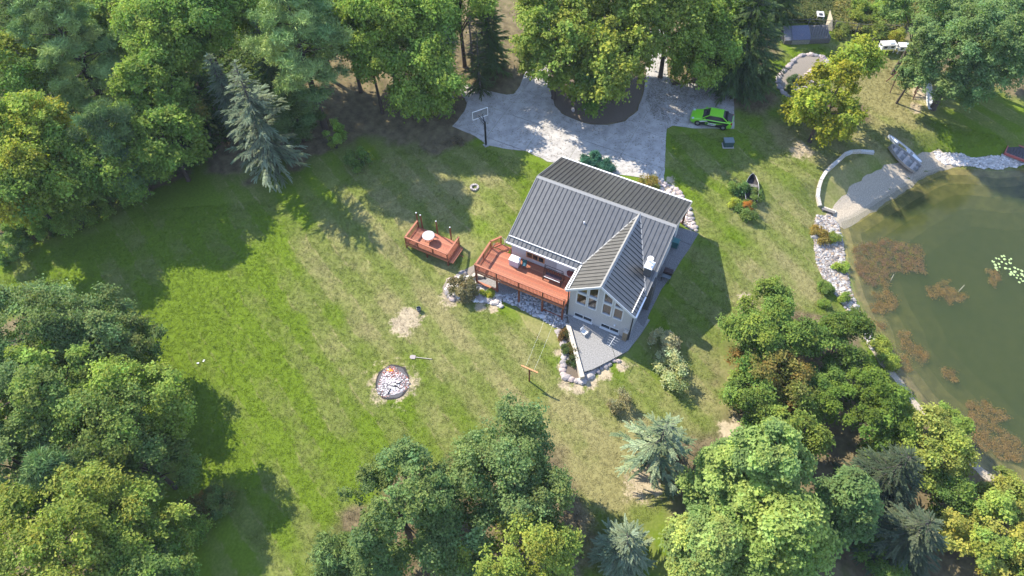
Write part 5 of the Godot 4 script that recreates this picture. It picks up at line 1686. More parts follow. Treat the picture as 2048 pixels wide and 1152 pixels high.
	for k in 3:
		var q: Array = lids[k]
		block("front_board", Vector3((q[0] + q[1]) * 0.5, 0.32, 0.0), Vector3(q[1] - q[0], 0.62, 0.06), M["timber_grey"] if k != 1 else M["metal_worn"], cb)
		block("back_board", Vector3((q[0] + q[1]) * 0.5, 0.65, -1.7), Vector3(q[1] - q[0], 1.3, 0.06), M["timber_grey"], cb)
		for x in [q[0] + 0.03, q[1] - 0.03]:
			block("side_board", Vector3(x, 0.4, -0.85), Vector3(0.05, 0.8, 1.62), M["timber_grey"], cb)
		if k == 2:
			for i in 12:
				block("lid_slat", Vector3(q[0] + 0.1 + i * 0.195, 0.98, -0.85), Vector3(0.13, 0.04, 1.86), M["timber_grey"], cb, Basis(Vector3.RIGHT, 0.38))
		else:
			var s := Shape.new()
			var list := []
			for i in 7:
				var t := i / 6.0
				list.append(Vector2(-1.75 + t * 1.85, 1.36 - t * 0.68 + (0.1 if k == 1 else 0.03) * sin(t * PI)))
			for i in 6:
				s.slab([Vector3(q[0] - 0.02, list[i + 1].y, list[i + 1].x), Vector3(q[1] + 0.02, list[i + 1].y, list[i + 1].x), Vector3(q[1] + 0.02, list[i].y, list[i].x), Vector3(q[0] - 0.02, list[i].y, list[i].x)], Vector3(0, -0.04, 0))
			obj("lid", s, M[q[2]], cb)
	hutch("white timber stand with dark openings beside the north bins", Vector2(38.05, -75.85), 1.0, 0.75, 1.1, 1.4, false)
	hutch("white rabbit hutch on legs, the wider western one of a pair", Vector2(44.71, -70.34), 1.65, 0.85, 1.1, 0.05, true)
	hutch("white rabbit hutch on legs with a lid ajar beside the oak", Vector2(46.64, -70.18), 1.35, 0.8, 1.0, -0.05, true)
	var ws := Shape.new()
	var w0 := on(Vector2(40.12, -80.5))
	var w1 := on(Vector2(38.43, -74.25))
	var w2 := on(Vector2(39.31, -73.88))
	ws.slab([w1 + Vector3(0, 0.1, 0.1), w2 + Vector3(0, 0.1, 0), w2 + Vector3(-0.1, 1.2, -0.9), w1 + Vector3(0.55, 1.7, -1.6)], Vector3(0.02, -0.02, -0.03))
	tag(obj("mesh_screen", ws, M["mesh_cloth"]), "tan triangle of mesh cloth stretched beside the bins", "screen")
	# wire fence
	var line := [Vector2(33.06, -74.16), Vector2(36.25, -74.29), Vector2(39.31, -73.88), Vector2(41.9, -73.41), Vector2(44.4, -73.25), Vector2(46.85, -73)]
	var fence := thing("wire_fence", "thin wire fence on grey posts along the north edge of lawn", "fence")
	for p in line:
		var s := Shape.new()
		s.tube([on(p), on(p, 1.6)], [0.05, 0.045], 6)
		obj("post", s, M["timber_grey"], fence)
	for yy in [0.6, 1.1, 1.5]:
		var s := Shape.new()
		for i in line.size() - 1:
			s.tube([on(line[i], yy), on(line[i + 1], yy)], [0.018 if yy < 1.4 else 0.03, 0.018 if yy < 1.4 else 0.03], 4)
		obj("wire", s, M["timber_grey"], fence)
	var br := Shape.new()
	br.tube([on(line[4], 1.5), on(Vector2(43.42, -71.64))], [0.03, 0.03], 5)
	obj("brace", br, M["timber_grey"], fence)
	var bk := thing("white_tub", "white plastic tub among the weeds near the oak", "tub", on(Vector2(47.79, -74.75)))
	var bks := Shape.new()
	bks.lathe(Vector3.ZERO, [Vector2(0, 0), Vector2(0.28, 0), Vector2(0.36, 0.6), Vector2(0.38, 0.62), Vector2(0.3, 0.7), Vector2(0, 0.74)], 14)
	obj("tub", bks, M["white"], bk)
	# playset
	var pl := thing("play_set", "brown timber climbing frame with a white slide under the oak", "play set", on(Vector2(46.66, -64.01)), 0.0)
	for q in [Vector2(-0.6, -0.6), Vector2(0.6, -0.6), Vector2(0.6, 0.6), Vector2(-0.6, 0.6)]:
		block("post", Vector3(q.x, 1.2, q.y), Vector3(0.11, 2.4, 0.11), M["bark"], pl)
	for k in 8:
		block("floor_board", Vector3(-0.53 + k * 0.15, 1.4, 0), Vector3(0.13, 0.04, 1.3), M["timber_grey"], pl)
	var roof := Shape.new()
	roof.slab([Vector3(-0.8, 2.2, 0.8), Vector3(0.7, 2.4, 0.8), Vector3(0.7, 2.75, -0.1), Vector3(-0.8, 2.6, -0.1)], Vector3(0, -0.03, 0))
	roof.slab([Vector3(-0.8, 2.6, -0.1), Vector3(0.7, 2.75, -0.1), Vector3(0.7, 2.2, -0.8), Vector3(-0.8, 2.2, -0.8)], Vector3(0, -0.03, 0))
	obj("canopy", roof, M["tarp_grey"], pl)
	var sw := Shape.new()
	sw.bar(Vector3(-0.6, 2.3, 0), Vector3(-3.0, 2.3, -0.4), 0.1, 0.13)
	sw.bar(Vector3(-3.0, 2.3, -0.4), Vector3(-3.4, 0, 0.6), 0.09, 0.09)
	sw.bar(Vector3(-3.0, 2.3, -0.4), Vector3(-3.2, 0, -1.4), 0.09, 0.09)
	sw.bar(Vector3(-0.7, 2.3, 0.2), Vector3(-1.2, 0, 1.8), 0.09, 0.09)
	sw.bar(Vector3(-0.5, 1.5, 0.6), Vector3(-1.0, 0.0, 1.5), 0.08, 0.1)
	obj("swing_frame", sw, mat("brown_stain", lin(0.12, 0.06, 0.035), 0.8), pl)
	var sl := Shape.new()
	var prof := []
	for i in 11:
		var t := i / 10.0
		prof.append(Vector3(0.15, 1.42 - 1.25 * smoothstep(0.0, 0.92, t) + 0.03, 0.7 + t * 2.9))
	for i in 10:
		var a: Vector3 = prof[i]
		var e: Vector3 = prof[i + 1]
		sl.slab([e + Vector3(-0.25, 0, 0), e + Vector3(0.25, 0, 0), a + Vector3(0.25, 0, 0), a + Vector3(-0.25, 0, 0)], Vector3(0, -0.03, 0))
		for x in [-0.27, 0.27]:
			sl.bar(a + Vector3(x, 0.07, 0), e + Vector3(x, 0.07, 0), 0.06, 0.16)
	obj("slide", sl, M["white"], pl)

func hutch(label: String, p: Vector2, w: float, dpt: float, top: float, turn: float, doors: bool) -> void:
	var h := thing("rabbit_hutch" if doors else "bench_stand", label, "hutch" if doors else "stand", on(p), turn, "white hutches by the north fence" if doors else "")
	for q in [Vector2(-1, -1), Vector2(1, -1), Vector2(1, 1), Vector2(-1, 1)]:
		block("leg", Vector3(q.x * (w * 0.5 - 0.04), top * 0.5, q.y * (dpt * 0.5 - 0.04)), Vector3(0.07, top, 0.07), M["white"], h)
	block("top", Vector3(0, top, 0), Vector3(w + 0.1, 0.05, dpt + 0.1), M["white_worn"], h)
	block("shelf", Vector3(0, top - 0.55, 0), Vector3(w, 0.05, dpt), M["white"], h)
	if doors:
		block("back_panel", Vector3(0, top - 0.27, -dpt * 0.5), Vector3(w, 0.5, 0.03), M["white"], h)
		for k in 2:
			var x := -w * 0.25 + k * w * 0.5
			block("door", Vector3(x, top - 0.27, dpt * 0.5), Vector3(w * 0.44, 0.48, 0.04), M["white"], h)
			block("opening", Vector3(x, top - 0.27, dpt * 0.5 + 0.022), Vector3(w * 0.25, 0.28, 0.012), M["dark"], h)
		block("tray", Vector3(w * 0.2, top + 0.08, 0.05), Vector3(w * 0.3, 0.1, dpt * 0.5), mat("tray", lin(0.5, 0.56, 0.6), 0.5), h)
	else:
		block("pot", Vector3(-0.15, top + 0.06, 0), Vector3(0.34, 0.1, 0.4), M["dark"], h)
		block("rail", Vector3(0, top - 0.3, dpt * 0.5), Vector3(w, 0.08, 0.04), M["white"], h)

func boat_hull(length: float, beam: float, deep: float, stern: float, thick: float) -> Shape:   # the bow points along +x
	var s := Shape.new()
	var n := 14
	var rings := []
	for i in n + 1:
		var t := float(i) / n
		var f := 1.0
		if t > 0.4:
			f = pow(maxf(0.0, 1.0 - pow((t - 0.4) / 0.6, 2.0)), 0.7)
		else:
			f = lerpf(stern, 1.0, sin(t / 0.4 * PI * 0.5))
		var hw2 := maxf(0.015, beam * 0.5 * f)
		var rise := deep * (1.0 + 0.28 * pow(absf(t - 0.35) / 0.65, 2.0))
		var x := (t - 0.5) * length
		rings.append([Vector3(x, rise, hw2), Vector3(x, deep * 0.35, hw2 * 0.92), Vector3(x, 0.03, hw2 * 0.6), Vector3(x, 0.0, 0), Vector3(x, 0.03, -hw2 * 0.6), Vector3(x, deep * 0.35, -hw2 * 0.92), Vector3(x, rise, -hw2)])
	for i in n:
		for k in 6:
			var a: Vector3 = rings[i][k]
			var b: Vector3 = rings[i + 1][k]
			var d: Vector3 = rings[i + 1][k + 1]
			var e: Vector3 = rings[i][k + 1]
			s.quad(a, e, d, b)
			var up := Vector3(0, thick, 0)
			var inn := func(p: Vector3) -> Vector3: return Vector3(p.x, p.y + (thick if absf(p.z) < beam * 0.4 else 0.0), p.z * 0.95)
			s.quad(inn.call(b), inn.call(d), inn.call(e), inn.call(a))
	for e in [0, n]:
		for k in range(1, 6):
			s.tri(rings[e][0], rings[e][k], rings[e][k + 1])
			s.tri(rings[e][0] + Vector3(0.01, 0, 0), rings[e][k + 1] + Vector3(0.01, 0, 0), rings[e][k] + Vector3(0.01, 0, 0))
	return s

func boat(called: String, label: String, a: Vector3, b: Vector3, beam: float, deep: float, stern: float, hull: Material, seats: Array, seat_mat: Material, closed := false) -> Node3D:   # a stern, b bow
	var d := b - a
	var o := thing(called, label, called.replace("_", " "), (a + b) * 0.5 + Vector3.UP * 0.1)
	var bx := d.normalized()
	var bz := bx.cross(Vector3.UP).normalized()
	o.basis = Basis(bx, bz.cross(bx), bz)
	var l := d.length()
	obj("hull", boat_hull(l, beam, deep, stern, 0.03), hull, o)
	for x in seats:
		block("seat", Vector3(l * x, deep * 0.72, 0), Vector3(0.34, 0.04, beam * 0.84 * (1.0 if x < 0.2 else 0.72)), seat_mat, o)
	if closed:
		for x in [-0.36, 0.36]:
			var s := Shape.new()
			s.slab([Vector3(l * x - l * 0.13, deep * 1.08, beam * 0.2), Vector3(l * x + l * 0.13, deep * 1.08, beam * 0.2), Vector3(l * x + l * 0.13, deep * 1.08, -beam * 0.2), Vector3(l * x - l * 0.13, deep * 1.08, -beam * 0.2)], Vector3(0, -0.03, 0))
			obj("end_deck", s, hull, o)
	var g := Shape.new()
	for side in [-1, 1]:
		var pts := []
		var rs := []
		for i in 15:
			var t := i / 14.0
			var f := pow(maxf(0.0, 1.0 - pow((t - 0.4) / 0.6, 2.0)), 0.7) if t > 0.4 else lerpf(stern, 1.0, sin(t / 0.4 * PI * 0.5))
			pts.append(Vector3((t - 0.5) * l, deep * (1.0 + 0.28 * pow(absf(t - 0.35) / 0.65, 2.0)) + 0.01, side * maxf(0.02, beam * 0.5 * f)))
			rs.append(0.028)
		g.tube(pts, rs, 5)
	obj("gunwale", g, M["metal"], o)
	return o

func make_pond_side() -> void:
	var beach: PackedVector2Array = PackedVector2Array([Vector2(31.96, -46.59), Vector2(32.76, -47.33), Vector2(34.48, -49.27), Vector2(36.41, -50.67), Vector2(38.5, -52.15), Vector2(40.92, -53.29), Vector2(42.92, -53.94), Vector2(44.39, -54.78), Vector2(46.42, -55.14), Vector2(47.31, -54.23), Vector2(48.04, -53.14), Vector2(45.75, -52.64), Vector2(43.11, -51.13), Vector2(39.76, -48.9), Vector2(36.23, -46.6), Vector2(33.39, -44.68), Vector2(32.67, -45.42)])
	var sand: PackedVector2Array = ragged(beach, 0.6, 0.35, 41)
	struct("sand", drape(sand, 0.015, 0.8, 0.0), M["sand"])
	# timber wall round the beach
	var line: PackedVector2Array = PackedVector2Array([Vector2(31.42, -47.53), Vector2(31.35, -48.47), Vector2(31.55, -49.31), Vector2(31.91, -50.12), Vector2(32.57, -51.04), Vector2(33.42, -51.87), Vector2(34.41, -52.76), Vector2(35.38, -53.69), Vector2(36.19, -54.07), Vector2(37.17, -54.14), Vector2(38.53, -54.02)])
	var wall := thing("beach_wall", "low curved wall of pale timbers holding the lawn above the beach", "wall")
	for i in line.size() - 1:
		var s := Shape.new()
		var a := on(line[i])
		var b := on(line[i + 1])
		var y := maxf(a.y, b.y)
		s.bar(Vector3(a.x, a.y + 0.0, a.z), Vector3(b.x, b.y + 0.0, b.z), 0.34, 0.62)
		obj("timber", s, [M["timber_pale"], M["white_worn"]][i % 2], wall)
	var bench := thing("timber_steps", "short weathered timber step at the end of the beach wall", "step", on(Vector2(32.21, -46.97)), -0.5)
	block("tread", Vector3(0, 0.22, 0), Vector3(1.3, 0.1, 0.32), M["timber_grey"], bench)
	block("tread", Vector3(0.1, 0.1, -0.3), Vector3(1.3, 0.1, 0.3), M["timber_pale"], bench)
	for x in [-0.5, 0.55]:
		block("support", Vector3(x, 0.08, 0), Vector3(0.1, 0.3, 0.5), M["timber_grey"], bench)
	# stones along the shore
	var shore: PackedVector2Array = PackedVector2Array([Vector2(30.8, -46.29), Vector2(32.39, -46.61), Vector2(32.88, -45.44), Vector2(32.71, -43.38), Vector2(32.3, -40.91), Vector2(31.97, -38.54), Vector2(31.86, -36.7), Vector2(32.04, -34.48), Vector2(32.26, -32.76), Vector2(31.67, -32.66), Vector2(30.91, -34.46), Vector2(30.46, -36.2), Vector2(29.69, -37.83), Vector2(29.33, -39.24), Vector2(29.31, -40.69), Vector2(29.61, -42.48), Vector2(30.13, -44.69)])
	struct("shore_bank", drape(ragged(shore, 0.6, 0.3, 42), 0.02, 1.0, 0.05), M["stony_earth"])
	gravel_bed("shore_stones", shore, 4200, 0.085, 2, [Color(0.3, 0.275, 0.25), Color(0.2, 0.18, 0.17), Color(0.42, 0.385, 0.35), Color(0.27, 0.2, 0.14)])
	var north: PackedVector2Array = PackedVector2Array([Vector2(45.76, -55.05), Vector2(47.44, -54.89), Vector2(49.45, -54.26), Vector2(51.75, -54.11), Vector2(54.01, -54.45), Vector2(55.9, -54.44), Vector2(55.49, -53.09), Vector2(53.79, -52.85), Vector2(51.57, -52.61), Vector2(49.08, -53.04), Vector2(46.55, -53.46), Vector2(45.8, -54.15)])
	gravel_bed("north_shore_stones", ragged(north, 0.6, 0.3, 43), 2600, 0.085, 1, [Color(0.5, 0.46, 0.42), Color(0.38, 0.35, 0.32), Color(0.58, 0.54, 0.5)])
	struct("north_shore", drape(ragged(north, 0.6, 0.3, 43), 0.01, 1.0, 0.0), M["gravel"])
	var east: PackedVector2Array = PackedVector2Array([Vector2(32.32, -32.97), Vector2(32.39, -31.42), Vector2(32.75, -29.99), Vector2(33.57, -27.81), Vector2(34.14, -25.71), Vector2(34.96, -24.33), Vector2(35.96, -22.97), Vector2(36.64, -21.27), Vector2(37.58, -19.58), Vector2(38.74, -18.71), Vector2(38.3, -18.35), Vector2(37.05, -19.18), Vector2(36.1, -20.85), Vector2(35.31, -22.58), Vector2(34.47, -23.92), Vector2(33.61, -25.44), Vector2(33.03, -27.51), Vector2(32.13, -29.48), Vector2(31.77, -30.9)])
	struct("shore_path", drape(ragged(east, 0.5, 0.2, 44), 0.02, 0.8, 0.0), M["sand"])
	gravel_bed("lower_shore_stones", PackedVector2Array([Vector2(31.64, -32.55), Vector2(32.35, -32.76), Vector2(32.39, -31.42), Vector2(31.88, -30.79), Vector2(31.66, -31.41)]), 240, 0.11, 6, [Color(0.5, 0.45, 0.42), Color(0.4, 0.36, 0.35)])
	# boats
	boat("canoe", "long white canoe drawn up on the beach grass", on(Vector2(43.71, -53.38)), on(Vector2(40.68, -56.34)), 0.82, 0.3, 0.3, M["white"], [-0.2, 0.22], M["metal_worn"], true)
	boat("rowing_boat", "open aluminium rowing boat with bench seats on the sand", on(Vector2(42.87, -52.22), 0.12), on(Vector2(40.28, -54.78), 0.05), 1.6, 0.5, 0.82, M["metal_worn"], [-0.33, -0.08, 0.14, 0.32], M["boat_seat"])
	boat("old_boat", "dark rotting boat used as a planter on the lawn", on(Vector2(23.94, -46.95)), on(Vector2(24.79, -50.43)), 1.35, 0.45, 0.8, mat("old_wood", lin(0.07, 0.06, 0.06), 0.9, 0, grain(0.03, 95, 0.5, 1.0), 1.0), [0.1], M["timber_grey"])
	# the red dock at the frame's edge
	var dk := thing("dock", "red framed jetty with a dark deck at the pond's north shore", "dock", on(Vector2(55.23, -53.88)), -0.62)
	for k in 14:
		block("board", Vector3(-1.9 + 0.3 * k, 0.5, 0.0), Vector3(0.27, 0.05, 1.9), mat("dock_board", lin(0.06, 0.05, 0.055), 0.8) if k == 0 else M["dock_board"], dk)
	for z in [-1.0, 1.0]:
		block("edge_beam", Vector3(0.05, 0.47, z), Vector3(4.4, 0.28, 0.1), M["red_paint"], dk)
	block("edge_beam", Vector3(-2.1, 0.47, 0), Vector3(0.1, 0.28, 2.1), M["red_paint"], dk)
	for q in [Vector2(-2.0, -0.9), Vector2(-2.0, 0.9), Vector2(2.0, -0.9), Vector2(2.0, 0.9)]:
		block("pile", Vector3(q.x, 0.0, q.y), Vector3(0.14, 1.2, 0.14), M["timber_grey"], dk)
	# weed mats and lilies on the pond
	var sprig := leaf_clump(34, 0.5, 0.11, 101, 1.2)
	var rings: Array = [PackedVector2Array([Vector2(33.34, -42.12), Vector2(34.49, -43.04), Vector2(36.49, -43.43), Vector2(38.35, -43.08), Vector2(40.16, -42.6), Vector2(39.82, -40.76), Vector2(39.4, -39.27), Vector2(37.93, -39.6), Vector2(36.17, -39.34), Vector2(35.33, -38.19), Vector2(34.03, -37.81), Vector2(33.38, -38.81), Vector2(33.01, -40.3)]), PackedVector2Array([Vector2(33.58, -36.79), Vector2(35.25, -37.21), Vector2(35.86, -36.18), Vector2(35.31, -35.19), Vector2(33.99, -34.67), Vector2(33.07, -35.13)]), PackedVector2Array([Vector2(34.61, -38.61), Vector2(35.89, -38.76), Vector2(35.93, -38), Vector2(35.15, -37.61)]), PackedVector2Array([Vector2(38.86, -37.71), Vector2(39.87, -37.92), Vector2(40.79, -38.24), Vector2(41.59, -38.46), Vector2(40.96, -37.66), Vector2(42.18, -36.89), Vector2(42.6, -36.15), Vector2(41.86, -36.05), Vector2(40.61, -35.8), Vector2(40.22, -36.65), Vector2(39.05, -36.39)]), PackedVector2Array([Vector2(32.65, -34.05), Vector2(33.79, -34.02), Vector2(33.85, -33.22), Vector2(32.78, -32.97)]), PackedVector2Array([Vector2(34.94, -32.67), Vector2(35.57, -32.92), Vector2(35.93, -31.6), Vector2(36.78, -30.82), Vector2(36.64, -29.81), Vector2(35.82, -29.33), Vector2(35.25, -30.24), Vector2(34.66, -31.11)]), PackedVector2Array([Vector2(34.02, -30.11), Vector2(34.75, -30.45), Vector2(34.87, -29.1), Vector2(34.35, -28.47), Vector2(33.82, -28.97)]), PackedVector2Array([Vector2(37.34, -29.05), Vector2(37.99, -29.28), Vector2(38.8, -28.53), Vector2(38.23, -27.57), Vector2(37.46, -27.83)]), PackedVector2Array([Vector2(45.58, -39.55), Vector2(46.48, -39.41), Vector2(46.38, -38.24), Vector2(45.43, -37.4), Vector2(45.21, -38.27)]), PackedVector2Array([Vector2(38.24, -25.92), Vector2(40.05, -25.65), Vector2(41.25, -24.48), Vector2(39.86, -23.61), Vector2(41.56, -22.26), Vector2(40.87, -20.36), Vector2(39.13, -20.81), Vector2(37.86, -21.68), Vector2(37.05, -22.78), Vector2(38.3, -23.86)])]
	var names := ["large purple brown weed mat nearest the stony shore", "round brown weed mat below the large purple one", "small brown weed tuft with a stick beside the large mat", "long ragged brown weed mat in the middle of the pond", "little brown weed patch close under the shore bush", "ragged brown weed streak off the lower shore", "small brown weed clump left of the ragged streak", "isolated brown weed clump in open water", "brown weed clump next to the lily pads", "broad brown weed mat in the pond's bottom corner"]
	rng.seed = 50
	for k in rings.size():
		var where := []
		var tints := PackedColorArray()
		var poly: PackedVector2Array = ragged(rings[k], 0.4, 0.5, 60 + k)
		var area := 0.0
		for i in poly.size():
			area += poly[i].cross(poly[(i + 1) % poly.size()]) * 0.5
		for p in inside_points(poly, int(absf(area) * 34.0)):
			where.append(facing(Vector3(p.x, WATER + rng.randf_range(-0.1, 0.015), p.y), Vector3.UP, rng.randf_range(0.25, 0.55)))
			var c := Color(0.36, 0.235, 0.11)
			if k == 0:
				c = Color(0.3, 0.18, 0.135).lerp(c, rng.randf()) if rng.randf() < 0.93 else Color(0.3, 0.3, 0.06)
			tints.append(tinted(c, 0.3, 0.1))
		var o := scatter("pond_weed", sprig, M["leaves_fine"], where, tints)
		tag(o, names[k], "pond weed", "", "stuff")
	var pad := Shape.new()
	for i in range(1, 11):
		var a := TAU * i / 12
		var b := TAU * (i + 1) / 12
		pad.tri(Vector3.ZERO, Vector3(cos(b), 0.04, -sin(b)), Vector3(cos(a), 0.04, -sin(a)))
		pad.tri(Vector3(0, -0.02, 0), Vector3(cos(a), 0.03, -sin(a)), Vector3(cos(b), 0.03, -sin(b)))
	var padm := pad.mesh()
	var pm := mat("lily_green", lin(0.36, 0.46, 0.2), 0.45)
	var spots: PackedVector2Array = PackedVector2Array([Vector2(46.46, -40.43), Vector2(46.89, -40.79), Vector2(47.16, -40.72), Vector2(47.52, -41.02), Vector2(47.66, -40.65), Vector2(46.48, -40.01), Vector2(46.87, -40.12), Vector2(47.25, -40.35), Vector2(47.79, -41.07), Vector2(46.44, -39.65), Vector2(46.82, -39.76), Vector2(46.43, -39.42), Vector2(47.58, -40.11), Vector2(48.07, -40.58), Vector2(48.31, -40.69), Vector2(48.01, -40.22), Vector2(47.31, -39.57), Vector2(47.67, -39.51), Vector2(47.69, -39.09), Vector2(48.19, -39.62), Vector2(48.04, -39.14), Vector2(48.45, -39.43), Vector2(48.71, -39.25), Vector2(47.45, -38.86), Vector2(47.75, -38.8), Vector2(48.11, -38.73), Vector2(48.53, -38.84), Vector2(47.89, -38.44), Vector2(48.22, -38.32), Vector2(48.62, -38.6), Vector2(47.91, -37.92), Vector2(48.31, -38.08)])
	rng.seed = 51
	for p in spots:
		var k := rng.randf_range(0.09, 0.17)
		var o := part("lily_pad", padm, pm, self, Transform3D(Basis(Vector3.UP, rng.randf() * TAU).scaled(Vector3(k, 0.3, k)), Vector3(p.x, WATER + 0.015, p.y)))
		tag(o, "small pale green lily pad floating at the pond's right edge", "lily pad", "lily pads")
	for q in [[Vector3(36.19, 0, -38.83), Vector3(36, -0.6, -38.45), "pale stick poking out of the water beside the large weed mat"], [Vector3(42.34, 0, -37.43), Vector3(41.96, -0.6, -37.11), "pale stick poking out of the long weed mat mid pond"]]:
		var s := Shape.new()
		s.tube([q[1], q[0]], [0.035, 0.02], 5)
		tag(obj("stick", s, M["timber_pale"]), q[2], "stick")

# ---------------------------------------------------------------- woods and planting

const OAK := Color(0.125, 0.165, 0.05)
const OAK2 := Color(0.160, 0.228, 0.091)
const GREEN := Color(0.135, 0.205, 0.042)
const LIGHT := Color(0.235, 0.3, 0.055)
const GOLD := Color(0.28, 0.25, 0.025)
const OLIVE := Color(0.23, 0.255, 0.05)
const PINE := Color(0.2, 0.3, 0.1)
const PINE2 := Color(0.44, 0.54, 0.17)
const BLUE := Color(0.19, 0.24, 0.13)
const BLUE2 := Color(0.38, 0.44, 0.28)
const DARK := Color(0.12, 0.18, 0.048)
const RUST := Color(0.2, 0.09, 0.03)

